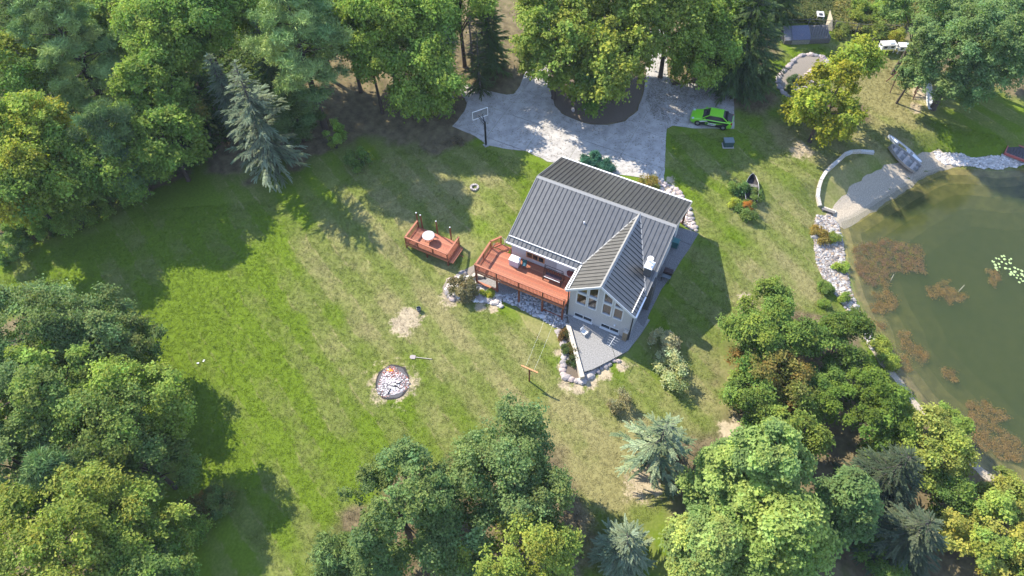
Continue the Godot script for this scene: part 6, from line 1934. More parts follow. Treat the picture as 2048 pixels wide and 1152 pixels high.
func make_trees() -> void:
	# place, height of the crown's middle, its radius, its half height, leaf, colours, share of the second, label
	var woods := "trees of the wood behind the lawn"
	var corner := "trees at the lawn's south west corner"
	var front := "trees along the bottom of the lawn"
	var list := [
		["maple_tree", Vector2(-35.57, -63.1), 10.0, 4.6, 4.0, "leaf", GREEN, LIGHT, 0.55, "sunlit light green tree right of the big corner pine", woods],
		["maple_tree", Vector2(-31.26, -63.62), 11.0, 4.0, 3.6, "leaf", GREEN, LIGHT, 0.25, "mid green tree behind the narrow blue spruce", woods],
		["maple_tree", Vector2(-34.75, -57.25), 8.0, 3.7, 3.6, "leaf", GREEN, LIGHT, 0.35, "rounded green tree left of the narrow blue spruce", woods],
		["maple_tree", Vector2(-41.69, -68.24), 9.0, 3.2, 3.2, "leaf", OLIVE, GREEN, 0.4, "olive brown tinged tree at the top edge beside the corner pine", woods],
		["maple_tree", Vector2(-49.52, -59.67), 9.0, 3.4, 3.4, "leaf", GREEN, GOLD, 0.2, "green tree at the left edge below the corner pine's tip", woods],
		["maple_tree", Vector2(-44.73, -51.04), 8.0, 3.9, 3.6, "leaf", LIGHT, GOLD, 0.3, "yellowish green tree at the left edge of the wood", woods],
		["maple_tree", Vector2(-44.65, -45.37), 7.0, 3.5, 3.4, "leaf", GREEN, GOLD, 0.38, "golden speckled tree at the wood's left corner above the bushes", woods],
		["maple_tree", Vector2(-42.79, -47.78), 6.0, 3.3, 3.2, "leaf", GREEN, LIGHT, 0.4, "green tree with golden flecks beside the dark pine limbs", woods],
		["maple_tree", Vector2(-33.71, -52.12), 6.0, 3.6, 3.0, "leaf", GREEN, LIGHT, 0.35, "bushy green tree left of the blue spruces", woods],
		["maple_tree", Vector2(-38.51, -49.5), 5.0, 3.3, 2.8, "leaf", GREEN, LIGHT, 0.35, "low bushy tree over the shaded lawn corner", woods],
		["maple_tree", Vector2(-33.09, -56.64), 5.0, 1.9, 2.4, "leaf", GREEN, RUST, 0.35, "small rusty tree left of the narrow blue spruce's foot", woods],
		["maple_tree", Vector2(-16.87, -64.86), 9.0, 3.4, 3.6, "leaf", GREEN, LIGHT, 0.5, "light green tree right of the tall top pine", woods],
		["maple_tree", Vector2(-12.39, -63.14), 10.0, 4.0, 3.8, "leaf", GREEN, LIGHT, 0.6, "bright green tree at the top between pine and driveway", woods],
		["maple_tree", Vector2(-8.71, -64.64), 7.0, 3.9, 4.4, "leaf", GREEN, LIGHT, 0.45, "mid green tree at the top left of the driveway loop", woods],
		["maple_tree", Vector2(-14.07, -61.16), 8.0, 2.6, 3.0, "leaf", GREEN, LIGHT, 0.7, "slim bright green tree in front of the top wood", woods],
		["maple_tree", Vector2(-9.18, -59.58), 5.0, 3.9, 4.0, "leaf", GREEN, LIGHT, 0.5, "round green tree nearest the driveway's west end", woods],
		["maple_tree", Vector2(-5.03, -68.1), 8.0, 4.0, 4.2, "leaf", GREEN, LIGHT, 0.55, "green tree at the top edge above the driveway's start", woods],
		["maple_tree", Vector2(-20.33, -66.84), 11.0, 4.0, 3.8, "leaf", GREEN, LIGHT, 0.4, "green tree cut by the top edge behind the tall pine", woods],
		["maple_tree", Vector2(-27.14, -68.02), 10.0, 4.0, 3.8, "leaf", GREEN, LIGHT, 0.3, "dark green tree cut by the top edge left of the tall pine", woods],
		["maple_tree", Vector2(5.01, -62.46), 6.5, 3.9, 4.2, "maple", GREEN, OLIVE, 0.55, "maple on the driveway loop's west side", "maples inside the driveway loop"],
		["maple_tree", Vector2(5.06, -66.83), 8.0, 4.3, 4.6, "maple", GREEN, OLIVE, 0.65, "top left maple over the driveway loop", "maples inside the driveway loop"],
		["maple_tree", Vector2(9.98, -61.03), 6.5, 4.8, 4.8, "maple", GREEN, OLIVE, 0.8, "yellow green maple hanging over the boulders", "maples inside the driveway loop"],
		["maple_tree", Vector2(10.97, -66.1), 9.0, 5.0, 5.0, "maple", GREEN, OLIVE, 0.7, "broad maple at the top edge above the loop", "maples inside the driveway loop"],
		["maple_tree", Vector2(17.35, -65.73), 8.0, 4.4, 4.8, "maple", GREEN, OLIVE, 0.6, "maple over the driveway's right hand branch", "maples inside the driveway loop"],
		["maple_tree", Vector2(9.04, -59.47), 4.0, 2.4, 2.8, "maple", GREEN, OAK, 0.4, "low dark maple over the island bed", "maples inside the driveway loop"],
		["maple_tree", Vector2(21.63, -64.17), 4.8, 3.3, 4.2, "leaf", GREEN, LIGHT, 0.3, "mid green tree directly behind the green car", woods],
		["maple_tree", Vector2(23.41, -65.85), 7.0, 3.3, 4.6, "leaf", GREEN, LIGHT, 0.3, "mid green tree at the top right of the driveway loop", woods],
		["maple_tree", Vector2(20.07, -64.97), 2.4, 1.7, 1.9, "leaf", GREEN, LIGHT, 0.3, "low green tree beside the driveway's right branch", woods],
		["yellow_maple", Vector2(32.09, -55.61), 4.7, 3.3, 4.5, "maple", Color(0.2, 0.26, 0.04), GOLD, 0.5, "tall golden yellow maple beside the rock garden", ""],
		["yellow_maple", Vector2(35.38, -60.27), 6.5, 2.2, 3.4, "maple", Color(0.2, 0.26, 0.04), GOLD, 0.3, "yellow green upper maple leaning behind the golden one", ""],
		["oak_tree", Vector2(47.14, -60.69), 8.0, 5.9, 5.0, "fine", OAK, OAK2, 0.6, "huge dark green oak spreading over the play set", ""],
		["oak_tree", Vector2(53.43, -63.66), 9.0, 5.0, 4.5, "fine", OAK, OAK2, 0.5, "dark oak cut by the top right corner", ""],
		["oak_tree", Vector2(44.6, -66.65), 8.0, 3.6, 3.4, "fine", GREEN, OAK2, 0.5, "green tree at the top edge left of the huge oak", ""],
		["oak_tree", Vector2(43.47, -61.7), 4.5, 1.6, 1.4, "fine", OAK, OAK2, 0.6, "small drooping oak beside the play set's canopy", ""],
		["oak_tree", Vector2(-37.36, -29.23), 6.4, 5.2, 3.87, "fine", OAK, OAK2, 0.45, "very large dark oak at the middle of the left edge", corner],
		["oak_tree", Vector2(-33.58, -29.18), 5.6, 3.8, 2.99, "fine", OAK, OAK2, 0.35, "dark oak at the lawn's edge right of the largest oak", corner],
		["oak_tree", Vector2(-35.45, -23.61), 7.2, 4.2, 3.34, "fine", OAK, LIGHT, 0.4, "paler green oak at the left edge below the largest", corner],
		["oak_tree", Vector2(-29.2, -21.9), 7.2, 4.3, 3.34, "fine", OAK, LIGHT, 0.35, "mid green oak with grey green leaves nearest the lawn", corner],
		["oak_tree", Vector2(-26.8, -19.37), 4.8, 2.9, 2.46, "fine", DARK, OAK, 0.7, "shaded oak on the lawn's side above the yellow green tree", corner],
		["oak_tree", Vector2(-35.23, -18.91), 6.4, 3.4, 2.99, "fine", OAK, OAK2, 0.5, "dark oak at the left edge above the yellow green tree", corner],
		["oak_tree", Vector2(-29.2, -13.17), 8.0, 4.6, 3.34, "fine", GREEN, OLIVE, 0.7, "sunlit yellow green oak in the bottom left corner", corner],
		["oak_tree", Vector2(-25.59, -13.87), 6.4, 3.2, 2.82, "fine", GREEN, OLIVE, 0.45, "green oak right of the sunlit corner oak", corner],
		["oak_tree", Vector2(-24.1, -10.99), 6.4, 3.0, 2.64, "fine", OAK, GREEN, 0.5, "dark oak cut by the bottom edge in the left corner", corner],
		["oak_tree", Vector2(-0.72, -18.44), 6.0, 3.7, 3.6, "fine", OAK, OAK2, 0.45, "dark green oak, topmost of the trees at the bottom centre", front],
		["oak_tree", Vector2(1.68, -15.89), 6.0, 2.4, 2.8, "fine", OAK, OAK2, 0.3, "dark oak on the right of the bottom centre trees", front],
		["oak_tree", Vector2(-7.86, -14.86), 6.5, 4.2, 3.8, "fine", OAK, Color(0.12, 0.17, 0.06), 0.55, "broad grey green oak at the bottom centre's left", front],
		["oak_tree", Vector2(-4.2, -13.56), 5.0, 2.6, 2.6, "fine", OAK, OAK2, 0.4, "thin dark oak between the two broad bottom trees", front],
		["oak_tree", Vector2(0.22, -12.24), 6.0, 3.5, 3.2, "fine", GREEN, OLIVE, 0.75, "yellow green oak cut by the bottom edge at centre", front],
	]
	for k in list.size():
		var q: Array = list[k]
		broad_tree(q[0], q[9], "tree", q[10], q[1], q[2], q[3], q[4], 200 + k, q[5], q[6], q[7], q[8], "bark", 1.0, (2.3 if q[0] == "yellow_maple" else 1.35) if q[5] == "maple" else 2.0 if q[5] == "leaf" else 3.0)
	# pines
	var pines := "pines of the wood and the lawn's edge"
	pine("pine_tree", "tall feathery pine in the top left corner", pines, Vector2(-44.22, -61.49), 15.0, 6.2, 0.25, 301, PINE, PINE2)
	pine("pine_tree", "tall light green pine with a leaning bare trunk at the top", pines, Vector2(-20.01, -58.46), 17.5, 5.4, 0.4, 302, PINE, PINE2)
	pine("pine_tree", "dark drooping pine over the shaded left lawn", pines, Vector2(-37.34, -50.34), 11.0, 4.4, 0.2, 303, PINE, Color(0.11, 0.17, 0.07))
	pine("pine_tree", "small dark pine under the tall leaning pine", pines, Vector2(-22.16, -57.09), 7.0, 2.6, 0.2, 304, DARK, PINE)
	var soft := Color(0.45, 0.54, 0.15)
	pine("larch_tree", "large soft pale green larch below the cedar bushes", "soft larches at the bottom right", Vector2(16.57, -17.07), 12.5, 4.4, 0.08, 305, Color(0.24, 0.32, 0.1), soft, 2.4, "fine")
	pine("larch_tree", "bright yellow green larch at the bottom edge", "soft larches at the bottom right", Vector2(17.3, -12.75), 11.5, 4.2, 0.08, 306, Color(0.23, 0.32, 0.08), soft, 2.4, "fine")
	pine("larch_tree", "pale larch left of the bright bottom edge larch", "soft larches at the bottom right", Vector2(13.33, -12.72), 8.5, 2.9, 0.08, 307, Color(0.24, 0.32, 0.1), soft, 2.4, "fine")
	pine("larch_tree", "dark green larch between the pale larch and the spruce", "soft larches at the bottom right", Vector2(23.04, -15.52), 8.5, 2.4, 0.08, 310, PINE, Color(0.13, 0.19, 0.07), 2.4, "fine")
	pine("pine_tree", "dark conifer cut by the left of the bottom trees", pines, Vector2(-12.17, -12.62), 6.0, 1.9, 0.1, 308, DARK, PINE, 1.4)
	pine("cedar_tree", "feathery dark cedar among the left corner oaks", pines, Vector2(-30.72, -17.16), 11.0, 2.6, 0.25, 309, PINE, Color(0.13, 0.17, 0.06), 1.3)
	# spruces
	var sp := "spruces round the lawn"
	spruce("spruce_tree", "narrow pale blue spruce at the wood's edge", sp, Vector2(-29.04, -58.08), 11.0, 1.75, 0.04, 401, BLUE, BLUE2)
	spruce("spruce_tree", "broad thin blue spruce with drooping boughs on the lawn's edge", sp, Vector2(-24.36, -52.72), 14.0, 4.4, 0.12, 402, BLUE, BLUE2, 0.42)
	spruce("spruce_tree", "pale blue spruce standing alone on the lower lawn", sp, Vector2(10.72, -20.35), 9.0, 3.4, 0.24, 403, Color(0.2, 0.26, 0.13), Color(0.4, 0.47, 0.28), 0.52)
	spruce("spruce_tree", "small silver blue spruce at the bottom edge", sp, Vector2(7.61, -13.52), 6.0, 2.4, 0.05, 404, BLUE, BLUE2)
	spruce("spruce_tree", "dark grey green spruce left of the bottom right spruce", sp, Vector2(27.28, -17.95), 8.0, 3.0, 0.05, 405, Color(0.07, 0.1, 0.055), Color(0.13, 0.16, 0.08))
	spruce("spruce_tree", "grey green spruce with pinkish tips at the bottom right", sp, Vector2(27.31, -13.6), 7.5, 3.4, 0.04, 406, Color(0.09, 0.125, 0.07), Color(0.2, 0.22, 0.12))
	spruce("spruce_tree", "dark spruce at the top edge left of the bins", sp, Vector2(25.48, -64.4), 13.0, 5.4, 0.08, 408, DARK, Color(0.13, 0.19, 0.09), 0.15)
	spruce("spruce_tree", "dark spruce nearest the stored bins' left end", sp, Vector2(26.11, -64.69), 8.0, 3.8, 0.06, 409, DARK, Color(0.12, 0.17, 0.08), 0.15)
	spruce("spruce_tree", "shaded spruce behind the drooping dark pine", sp, Vector2(-36.36, -55.33), 9.0, 2.3, 0.08, 411, DARK, PINE, 0.1)
	spruce("spruce_tree", "slim dark spruce at the top beside the leaning pine", sp, Vector2(-25.47, -63.29), 11.0, 2.3, 0.08, 412, DARK, PINE, 0.1)
	spruce("spruce_tree", "dark spruce at the top edge above the driveway's corner", sp, Vector2(-2.09, -67.08), 10.0, 2.8, 0.1, 413, DARK, PINE, 0.2)
	spruce("spruce_tree", "thin dark spruce in the shade west of the loop", sp, Vector2(-3.2, -63.46), 8.0, 1.9, 0.1, 414, DARK, Color(0.12, 0.1, 0.06), 0.4)
	spruce("spruce_tree", "dark spruce cut by the top edge above the bins", sp, Vector2(32.08, -75.77), 12.0, 3.6, 0.06, 415, DARK, PINE, 0.1)
	# bare and dying trees
	var bare_at := [[Vector2(-6.27, -62.36), 9.0, "dead brown tree beside the driveway's west corner"], [Vector2(-4.12, -66.64), 8.0, "dead grey tree left of the driveway loop"], [Vector2(23.29, -68.72), 8.5, "dead pale branched tree between maple and dark spruces"], [Vector2(-48.49, -59.86), 12.0, "bare leaning grey trunk among the left pines"]]
	for k in bare_at.size():
		var q: Array = bare_at[k]
		rng.seed = 500 + k
		var o := thing("dead_tree", q[2], "dead tree", on(q[0]), 0.0, "dead trees in the wood")
		var s := Shape.new()
		var tall: float = q[1]
		s.tube([Vector3(0, -0.2, 0), Vector3(0.1, tall * 0.5, 0), Vector3(0, tall, 0.2)], [0.2, 0.13, 0.03], 7)
		obj("trunk", s, M["dead_wood"], o)
		for i in 46:
			var y := tall * rng.randf_range(0.25, 0.98)
			var a := rng.randf() * TAU
			var l := rng.randf_range(0.7, 2.3) * (1.1 - y / tall * 0.6)
			var root := Vector3(0.05, y, 0.05)
			var tip := root + Vector3(cos(a), rng.randf_range(-0.15, 0.3), sin(a)) * l
			var t := Shape.new()
			t.tube([root, root.lerp(tip, 0.5) + Vector3(0, 0.1, 0), tip], [0.045, 0.028, 0.008], 4)
			for j in 4:
				var f := rng.randf_range(0.35, 0.9)
				var b := root.lerp(tip, f)
				t.tube([b, b + Vector3(cos(a + rng.randf_range(-1.1, 1.1)), rng.randf_range(-0.3, 0.2), sin(a + rng.randf_range(-1.1, 1.1))) * l * 0.4], [0.016, 0.005], 4)
			obj("branch", t, M["dead_wood"], o)

func make_shrubs() -> void:
	var CED := Color(0.1, 0.16, 0.033)
	var CED2 := Color(0.185, 0.245, 0.05)
	var grp := "big bushes on the pond's west bank"
	for q in [
		["tree_bush", Vector2(21.57, -31.63), 3.5, 5.2, CED, CED2, 0.4, "largest dark olive bush at the bank's top left", grp],
		["tree_bush", Vector2(23.93, -30.66), 2.4, 5.0, CED, CED2, 0.3, "olive bush in the middle of the bank's upper row", grp],
		["tree_bush", Vector2(27.82, -30.24), 2.7, 5.0, Color(0.07, 0.115, 0.025), Color(0.12, 0.17, 0.035), 0.4, "round deep green bush at the water below the stony shore", grp],
		["tree_bush", Vector2(21.33, -27.1), 3.2, 4.6, CED, Color(0.24, 0.13, 0.045), 0.34, "rust red topped bush on the bank", grp],
		["tree_bush", Vector2(19.15, -25.04), 2.2, 4.0, CED, CED2, 0.45, "olive bush at the bank's left below the rust red one", grp],
		["tree_bush", Vector2(28.13, -23.63), 3.5, 5.0, Color(0.075, 0.12, 0.022), Color(0.14, 0.19, 0.03), 0.5, "big bright green bush by the narrow shore path", grp],
		["tree_bush", Vector2(22.27, -23.14), 2.7, 4.4, Color(0.1, 0.13, 0.025), CED2, 0.6, "yellow olive bush above the pale larch", grp],
		["tree_bush", Vector2(25.79, -26.51), 1.8, 3.2, DARK, CED, 0.5, "shaded bush in the gap between the bank's bushes", grp],
		["tree_bush", Vector2(31.72, -20.41), 3.2, 5.4, CED2, Color(0.26, 0.25, 0.06), 0.5, "tall yellowish bush at the lower pond shore", grp],
		["tree_bush", Vector2(34.79, -22.53), 1.5, 3.2, CED, CED2, 0.7, "small yellowish bush top of the lower shore", grp],
		["tree_bush", Vector2(33.64, -13.45), 3.0, 5.6, CED2, Color(0.3, 0.27, 0.06), 0.55, "yellow bush in the bottom right corner", grp],
		["tree_bush", Vector2(37.05, -15.85), 2.2, 4.0, CED2, Color(0.28, 0.25, 0.06), 0.4, "yellow green bush at the right edge near the corner", grp],
		["tree_bush", Vector2(37.11, -17.72), 1.6, 2.4, CED, Color(0.24, 0.26, 0.07), 0.6, "low yellow green bush at the end of the shore path", grp],
		["tree_bush", Vector2(32.47, -17.03), 1.8, 4.0, DARK, CED, 0.5, "dark bush between the yellow corner bushes", grp],
		["tree_bush", Vector2(26.18, -12.47), 1.6, 3.6, DARK, CED, 0.4, "dark shaded bush at the bottom edge left of the spruce", grp],
		["tree_bush", Vector2(35.04, -11.51), 2.4, 4.4, CED, CED2, 0.6, "green bush at the very bottom right", grp],
	]:
		shrub(q[0], q[7], "bush", q[8], q[1], q[2], q[3], 600 + int(q[2] * 10 + q[3] * 100) % 97, q[4], q[5], q[6], "fine", 5.0, 0.95)
	for q in [
		["shrub", Vector2(13.29, -30.84), 1.35, 1.7, Color(0.26, 0.2, 0.12), Color(0.4, 0.38, 0.22), 0.6, 1.4, "brownish open shrub at the patio's right corner"],
		["shrub", Vector2(13.53, -28.37), 1.5, 1.6, Color(0.24, 0.27, 0.1), Color(0.44, 0.45, 0.26), 0.5, 1.4, "pale open shrub below the brownish one"],
		["shrub", Vector2(8.84, -25.73), 1.0, 1.3, Color(0.2, 0.17, 0.09), Color(0.26, 0.24, 0.13), 0.5, 0.7, "thin wispy shrub on the lawn left of the blue spruce"],
		["shrub", Vector2(-4.36, -37.41), 1.35, 1.5, Color(0.12, 0.11, 0.055), Color(0.22, 0.19, 0.1), 0.5, 4.0, "round dark brownish bush within the rock edging"],
		["shrub", Vector2(-18.49, -55.87), 1.1, 3.4, GREEN, LIGHT, 0.35, 4.0, "upright green bush beside the leaning pine's foot"],
		["shrub", Vector2(-15.85, -53.29), 1.3, 1.8, GREEN, OAK, 0.4, 3.0, "low green bush on the shaded lawn near the pine"],
		["shrub", Vector2(-46.79, -44.8), 2.6, 3.4, GREEN, LIGHT, 0.2, 4.0, "dense bush at the left edge below the golden tree"],
		["shrub", Vector2(-42.97, -45.95), 2.2, 3.0, GREEN, LIGHT, 0.25, 4.0, "dense bush at the wood's lower edge"],
		["shrub", Vector2(-48.1, -42.44), 1.8, 2.6, GREEN, Color(0.14, 0.2, 0.07), 0.6, 4.0, "pale green bush at the left edge above the big oak"],
		["shrub", Vector2(-40.43, -48.16), 1.6, 2.4, GREEN, LIGHT, 0.2, 4.0, "shaded bush where the wood meets the lawn"],
		["shrub", Vector2(-23.43, -17.8), 1.5, 2.0, OAK, RUST, 0.15, 3.5, "dark reddish flecked bush in the left tree shadow"],
		["shrub", Vector2(-24.8, -15.73), 1.7, 2.2, GREEN, LIGHT, 0.2, 3.5, "dark bush in the shadow beside the corner oaks"],
		["shrub", Vector2(8.41, -52.2), 1.0, 0.9, Color(0.03, 0.09, 0.06), Color(0.06, 0.15, 0.1), 0.5, 4.0, "blue green juniper at the house's north eave"],
		["shrub", Vector2(9.61, -51.33), 0.9, 0.8, Color(0.03, 0.09, 0.06), Color(0.06, 0.15, 0.1), 0.5, 4.0, "second blue green juniper further east along the north eave"],
		["shrub", Vector2(14.03, -49), 1.0, 1.0, Color(0.14, 0.16, 0.04), Color(0.3, 0.2, 0.06), 0.5, 3.5, "spiky yellow and orange plant by the porch corner"],
		["shrub", Vector2(23.07, -48.87), 1.1, 1.0, GREEN, Color(0.06, 0.12, 0.05), 0.5, 3.0, "green plants on the left of the old boat"],
		["shrub", Vector2(23.54, -45.89), 1.2, 0.8, OAK, GREEN, 0.5, 4.0, "dark leafy plants below the old boat's stern"],
		["shrub", Vector2(23.37, -46.31), 0.44, 0.95, Color(0.34, 0.13, 0.03), Color(0.45, 0.2, 0.04), 0.5, 4.0, "small orange flowering plant at the old boat's stern"],
		["shrub", Vector2(22.38, -46.65), 0.6, 0.6, LIGHT, GOLD, 0.3, 3.0, "yellow green plant at the bottom left of the boat bed"],
		["shrub", Vector2(24.7, -47.56), 0.7, 0.8, GREEN, OAK, 0.5, 3.0, "green plants on the right of the old boat"],
		["shrub", Vector2(4.69, -32.42), 0.6, 0.6, Color(0.06, 0.08, 0.03), Color(0.16, 0.08, 0.03), 0.4, 4.0, "small dark plant, upper one in the planting bed"],
		["shrub", Vector2(5.04, -30.92), 0.65, 0.6, Color(0.07, 0.1, 0.03), Color(0.16, 0.1, 0.03), 0.3, 4.0, "small dark plant, middle one in the planting bed"],
		["shrub", Vector2(5.15, -29.93), 0.5, 0.5, Color(0.06, 0.09, 0.03), Color(0.14, 0.08, 0.03), 0.3, 4.0, "small dark plant, lower one in the planting bed"],
		["shrub", Vector2(-2.52, -37.41), 0.4, 0.5, LIGHT, GOLD, 0.3, 4.0, "little yellow green plant under the deck's corner"],
		["shrub", Vector2(-2.06, -37.14), 0.35, 0.45, LIGHT, GOLD, 0.5, 4.0, "little yellow plant right of the other under the deck"],
		["shrub", Vector2(30.36, -43.56), 0.9, 0.6, Color(0.17, 0.14, 0.04), Color(0.28, 0.2, 0.05), 0.5, 3.0, "rusty yellow plants on the stony shore near the beach wall"],
		["shrub", Vector2(31.82, -43.12), 0.7, 0.6, OLIVE, GREEN, 0.4, 3.0, "olive plants at the water near the beach wall"],
		["shrub", Vector2(31.61, -40.08), 0.8, 0.7, LIGHT, OLIVE, 0.4, 3.0, "yellow green plants at the water midway down the stones"],
		["shrub", Vector2(29.22, -37.12), 0.7, 0.7, GREEN, OAK, 0.4, 4.0, "green tuft at the lawn side of the stones"],
		["shrub", Vector2(28.5, -35.26), 0.5, 0.6, GREEN, LIGHT, 0.4, 4.0, "small green tuft below the other at the stones"],
		["shrub", Vector2(30.78, -36.02), 0.6, 0.8, GREEN, LIGHT, 0.4, 4.0, "green tuft above the round deep green bush"],
		["shrub", Vector2(32.67, -31.25), 0.9, 0.8, OLIVE, LIGHT, 0.4, 1.8, "yellowish plants in the shallows beside the deep green bush"],
		["shrub", Vector2(32.81, -29.62), 0.9, 0.8, LIGHT, OLIVE, 0.4, 2.2, "bright green plants in the shallows by the shore path"],
		["shrub", Vector2(32.5, -65.05), 0.7, 0.5, Color(0.05, 0.09, 0.06), OAK, 0.4, 4.0, "blue green creeper in the rock garden's middle"],
		["shrub", Vector2(31.6, -63.5), 0.5, 0.5, OAK, GREEN, 0.4, 4.0, "dark plant low in the rock garden"],
		["shrub", Vector2(-5.68, -55.84), 0.6, 0.5, Color(0.16, 0.13, 0.09), Color(0.2, 0.16, 0.1), 0.4, 2.5, "dry brown brush heap on the grass by the driveway"],
		["shrub", Vector2(43.12, -76.29), 1.8, 2.0, GREEN, OLIVE, 0.6, 3.5, "green bush in the weed field's middle"],
		["shrub", Vector2(46.56, -76.66), 2.0, 2.2, GREEN, LIGHT, 0.5, 3.5, "bright bush in the weed field by the oak"],
		["shrub", Vector2(39.89, -73.33), 1.0, 1.4, OAK, OLIVE, 0.5, 3.5, "dark bush at the mesh cloth's right"],
		["shrub", Vector2(44.23, -73.4), 1.3, 1.5, OAK, OLIVE, 0.3, 3.5, "dark bush behind the white hutches"],
		["shrub", Vector2(46.42, -72.19), 1.1, 1.4, OLIVE, GOLD, 0.4, 3.5, "yellow green bush right behind the hutches"],
	]:
		shrub(q[0], q[8], "shrub", "", q[1], q[2], q[3], 700 + int(q[2] * 30 + q[3] * 70) % 89, q[4], q[5], q[6], "fine", q[7], 0.75)
	# the weed field in the top right and the undergrowth of the wood
	rng.seed = 801
	var weeds: PackedVector2Array = PackedVector2Array([Vector2(41.35, -80.31), Vector2(39.73, -74.49), Vector2(41.52, -73.8), Vector2(46.95, -73.68), Vector2(50.25, -76.22), Vector2(53.99, -87.15), Vector2(42.75, -87.3)])
	var where := []
	var tints := PackedColorArray()
	for p in inside_points(weeds, 5200):
		where.append(facing(on(p, rng.randf_range(0.2, 0.8)), Vector3.UP, rng.randf_range(0.7, 1.2)))
		tints.append(tinted(Color(0.16, 0.2, 0.06).lerp(Color(0.36, 0.3, 0.1), rng.randf()), 0.3, 0.1))
	tag(scatter("weeds", clumps["fine0"], M["leaves_fine"], where, tints), "tall yellowing weeds filling the field behind the hutches", "", "", "stuff")
	where = []
	tints = PackedColorArray()
	for p in inside_points(PackedVector2Array([Vector2(35.81, -87.4), Vector2(43.28, -87.29), Vector2(39.9, -75.09), Vector2(37.24, -75.06), Vector2(35.89, -75.8), Vector2(33.34, -75.36)]), 1500):
		where.append(facing(on(p, rng.randf_range(0.1, 0.7)), Vector3.UP, rng.randf_range(0.7, 1.2)))
		tints.append(tinted(OAK.lerp(Color(0.2, 0.22, 0.08), rng.randf()), 0.3, 0.1))
	tag(scatter("weeds", clumps["fine1"], M["leaves_fine"], where, tints), "green weeds and brambles behind the timber bins", "", "", "stuff")
	var under: PackedVector2Array = PackedVector2Array([Vector2(-63.63, -78.12), Vector2(-50.81, -45.22), Vector2(-44.89, -45.18), Vector2(-40.02, -50.89), Vector2(-33, -54.26), Vector2(-27.74, -60.75), Vector2(-22.45, -70.91), Vector2(-15.74, -76.22), Vector2(-7.1, -77.34), Vector2(-7.55, -88.98), Vector2(-69.12, -91.76)])
	where = []
	tints = PackedColorArray()
	for p in inside_points(under, 7000):
		where.append(facing(on(p, rng.randf_range(0.1, 1.3)), Vector3.UP, rng.randf_range(0.7, 1.4)))
		tints.append(tinted(DARK.lerp(GREEN, rng.randf()), 0.3, 0.1))
	tag(scatter("undergrowth", clumps["leaf1"], M["leaves_leaf"], where, tints), "dark leafy undergrowth beneath the trees of the wood", "", "", "stuff")

func make_grass() -> void:
	# short tufts over the mown lawn, so that it is not a sheet
	rng.seed = 901
	var q := RandomNumberGenerator.new()
	q.seed = 902
	var s := Shape.new()
	s.tint = true
	for i in 14:
		var p := Vector3(q.randf_range(-0.16, 0.16), 0, q.randf_range(-0.16, 0.16))
		var a := q.randf() * TAU
		var w := Vector3(cos(a), 0, sin(a)) * 0.02
		var k := q.randf_range(0.75, 1.3)
		s.col = Color(k, k, k)
		s.tri(p - w, p + w, p + Vector3(q.randf_range(-0.09, 0.09), q.randf_range(0.025, 0.055), q.randf_range(-0.09, 0.09)))
	var m := mat("grass_blade", Color.WHITE, 0.9)
	m.metallic_specular = 0.1
	m.vertex_color_use_as_albedo = true
	var lawn: PackedVector2Array = PackedVector2Array([Vector2(-50.75, -39.9), Vector2(-36.63, -48.06), Vector2(-19.49, -49.45), Vector2(-13.8, -54.81), Vector2(-6.37, -56.97), Vector2(-0.49, -53.83), Vector2(4.65, -51.83), Vector2(-0.1, -43.07), Vector2(-6.81, -39), Vector2(-1.14, -35.49), Vector2(4.15, -31.15), Vector2(5.65, -27.24), Vector2(11.56, -30.79), Vector2(18.29, -43.08), Vector2(16.21, -49.35), Vector2(17.11, -56.18), Vector2(24.66, -56.62), Vector2(26.38, -65.11), Vector2(31.91, -69.38), Vector2(38.4, -71.39), Vector2(45.11, -69.67), Vector2(46.22, -58.86), Vector2(55.41, -55.38), Vector2(46.42, -55.14), Vector2(38.24, -54.14), Vector2(31.99, -50.83), Vector2(30.53, -45.72), Vector2(29.21, -40.68), Vector2(30.27, -33.97), Vector2(18.63, -33.67), Vector2(16.59, -21.67), Vector2(11.97, -17.67), Vector2(5.32, -11.9), Vector2(-17.36, -12.27), Vector2(-31.84, -27.02), Vector2(-50.75, -39.9)])
	var where := []
	var tints := PackedColorArray()
	for p in inside_points(lawn, 90000):
		where.append(facing(on(p), Vector3.UP, rng.randf_range(0.6, 1.05)))
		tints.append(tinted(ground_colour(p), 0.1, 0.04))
	tag(scatter("grass", s.mesh(), m, where, tints), "short tufts of grass over the mown lawn", "", "", "stuff")

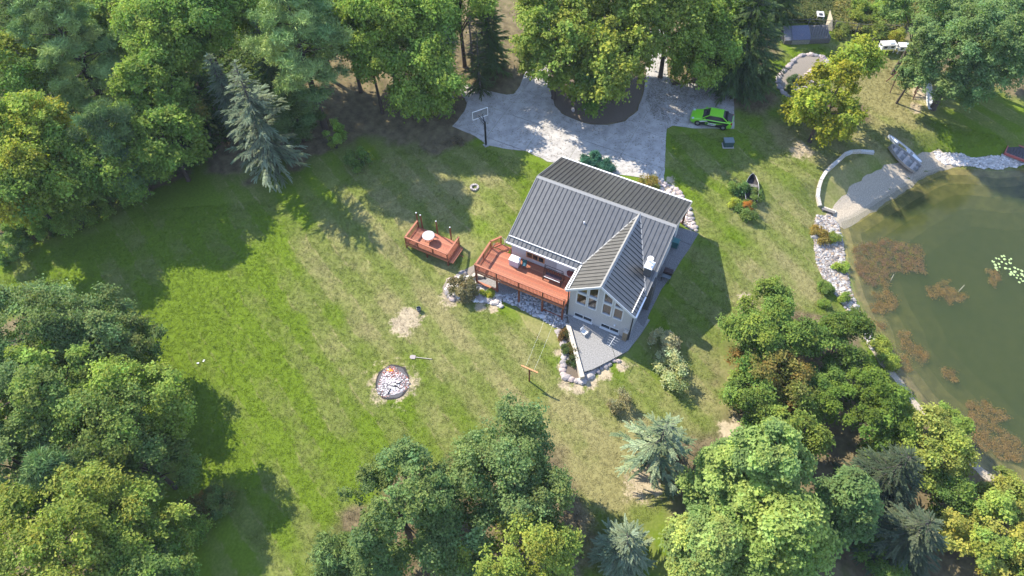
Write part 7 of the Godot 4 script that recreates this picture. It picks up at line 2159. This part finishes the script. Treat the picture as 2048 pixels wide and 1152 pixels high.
func _ready() -> void:
	# camera
	var cam := Camera3D.new()
	cam.name = "camera"
	var p := 0.963
	var f := Vector3(0, -sin(p), -cos(p))
	var r := Vector3.RIGHT
	var u := r.cross(f)
	var roll := -0.0173
	var r2 := r * cos(roll) + u * sin(roll)
	var u2 := u * cos(roll) - r * sin(roll)
	cam.transform = Transform3D(Basis(r2, u2, -f), Vector3(0, 54.6, 0))
	cam.fov = rad_to_deg(2.0 * atan(576.0 / 1414.9))
	cam.far = 3000.0
	add_child(cam)
	cam.current = true
	# sky and sun
	var sky_mat := ProceduralSkyMaterial.new()
	sky_mat.sky_top_color = Color(0.49, 0.59, 0.77)
	sky_mat.sky_horizon_color = Color(0.77, 0.81, 0.87)
	sky_mat.sky_curve = 0.12
	sky_mat.ground_bottom_color = Color(0.2, 0.22, 0.15)
	sky_mat.ground_horizon_color = Color(0.5, 0.55, 0.5)
	sky_mat.sky_energy_multiplier = 1.05
	var sky := Sky.new()
	sky.sky_material = sky_mat
	var env := Environment.new()
	env.background_mode = Environment.BG_SKY
	env.sky = sky
	env.tonemap_mode = Environment.TONE_MAPPER_LINEAR
	env.tonemap_exposure = 2.5
	env.fog_enabled = true
	env.fog_density = 0.00018
	env.fog_light_color = Color(0.82, 0.88, 0.95)
	env.sdfgi_enabled = true
	env.ssao_enabled = true
	env.ssil_enabled = true
	var we := WorldEnvironment.new()
	we.name = "environment"
	we.environment = env
	add_child(we)
	var sun := DirectionalLight3D.new()
	sun.name = "sun"
	sun.light_energy = 1.35
	sun.light_color = Color(1.0, 0.965, 0.9)
	sun.light_angular_distance = 0.5
	sun.shadow_enabled = true
	var el := deg_to_rad(42.0)
	var az := deg_to_rad(41.0)
	var travel := Vector3(cos(az) * cos(el), -sin(el), sin(az) * cos(el))
	sun.basis = Basis.looking_at(travel)
	add_child(sun)
	# the setting and the large structures
	make_materials()
	for k in 4:
		stones.append(stone_mesh(90 + k))
	make_clumps()
	make_heights()
	make_ground()
	make_water()
	make_driveway()
	make_house()
	make_decks()
	make_patio()
	make_pond_side()
	# woods and planting
	make_trees()
	make_shrubs()
	# objects
	make_car()
	make_deck_things()
	make_yard()
	make_grass()
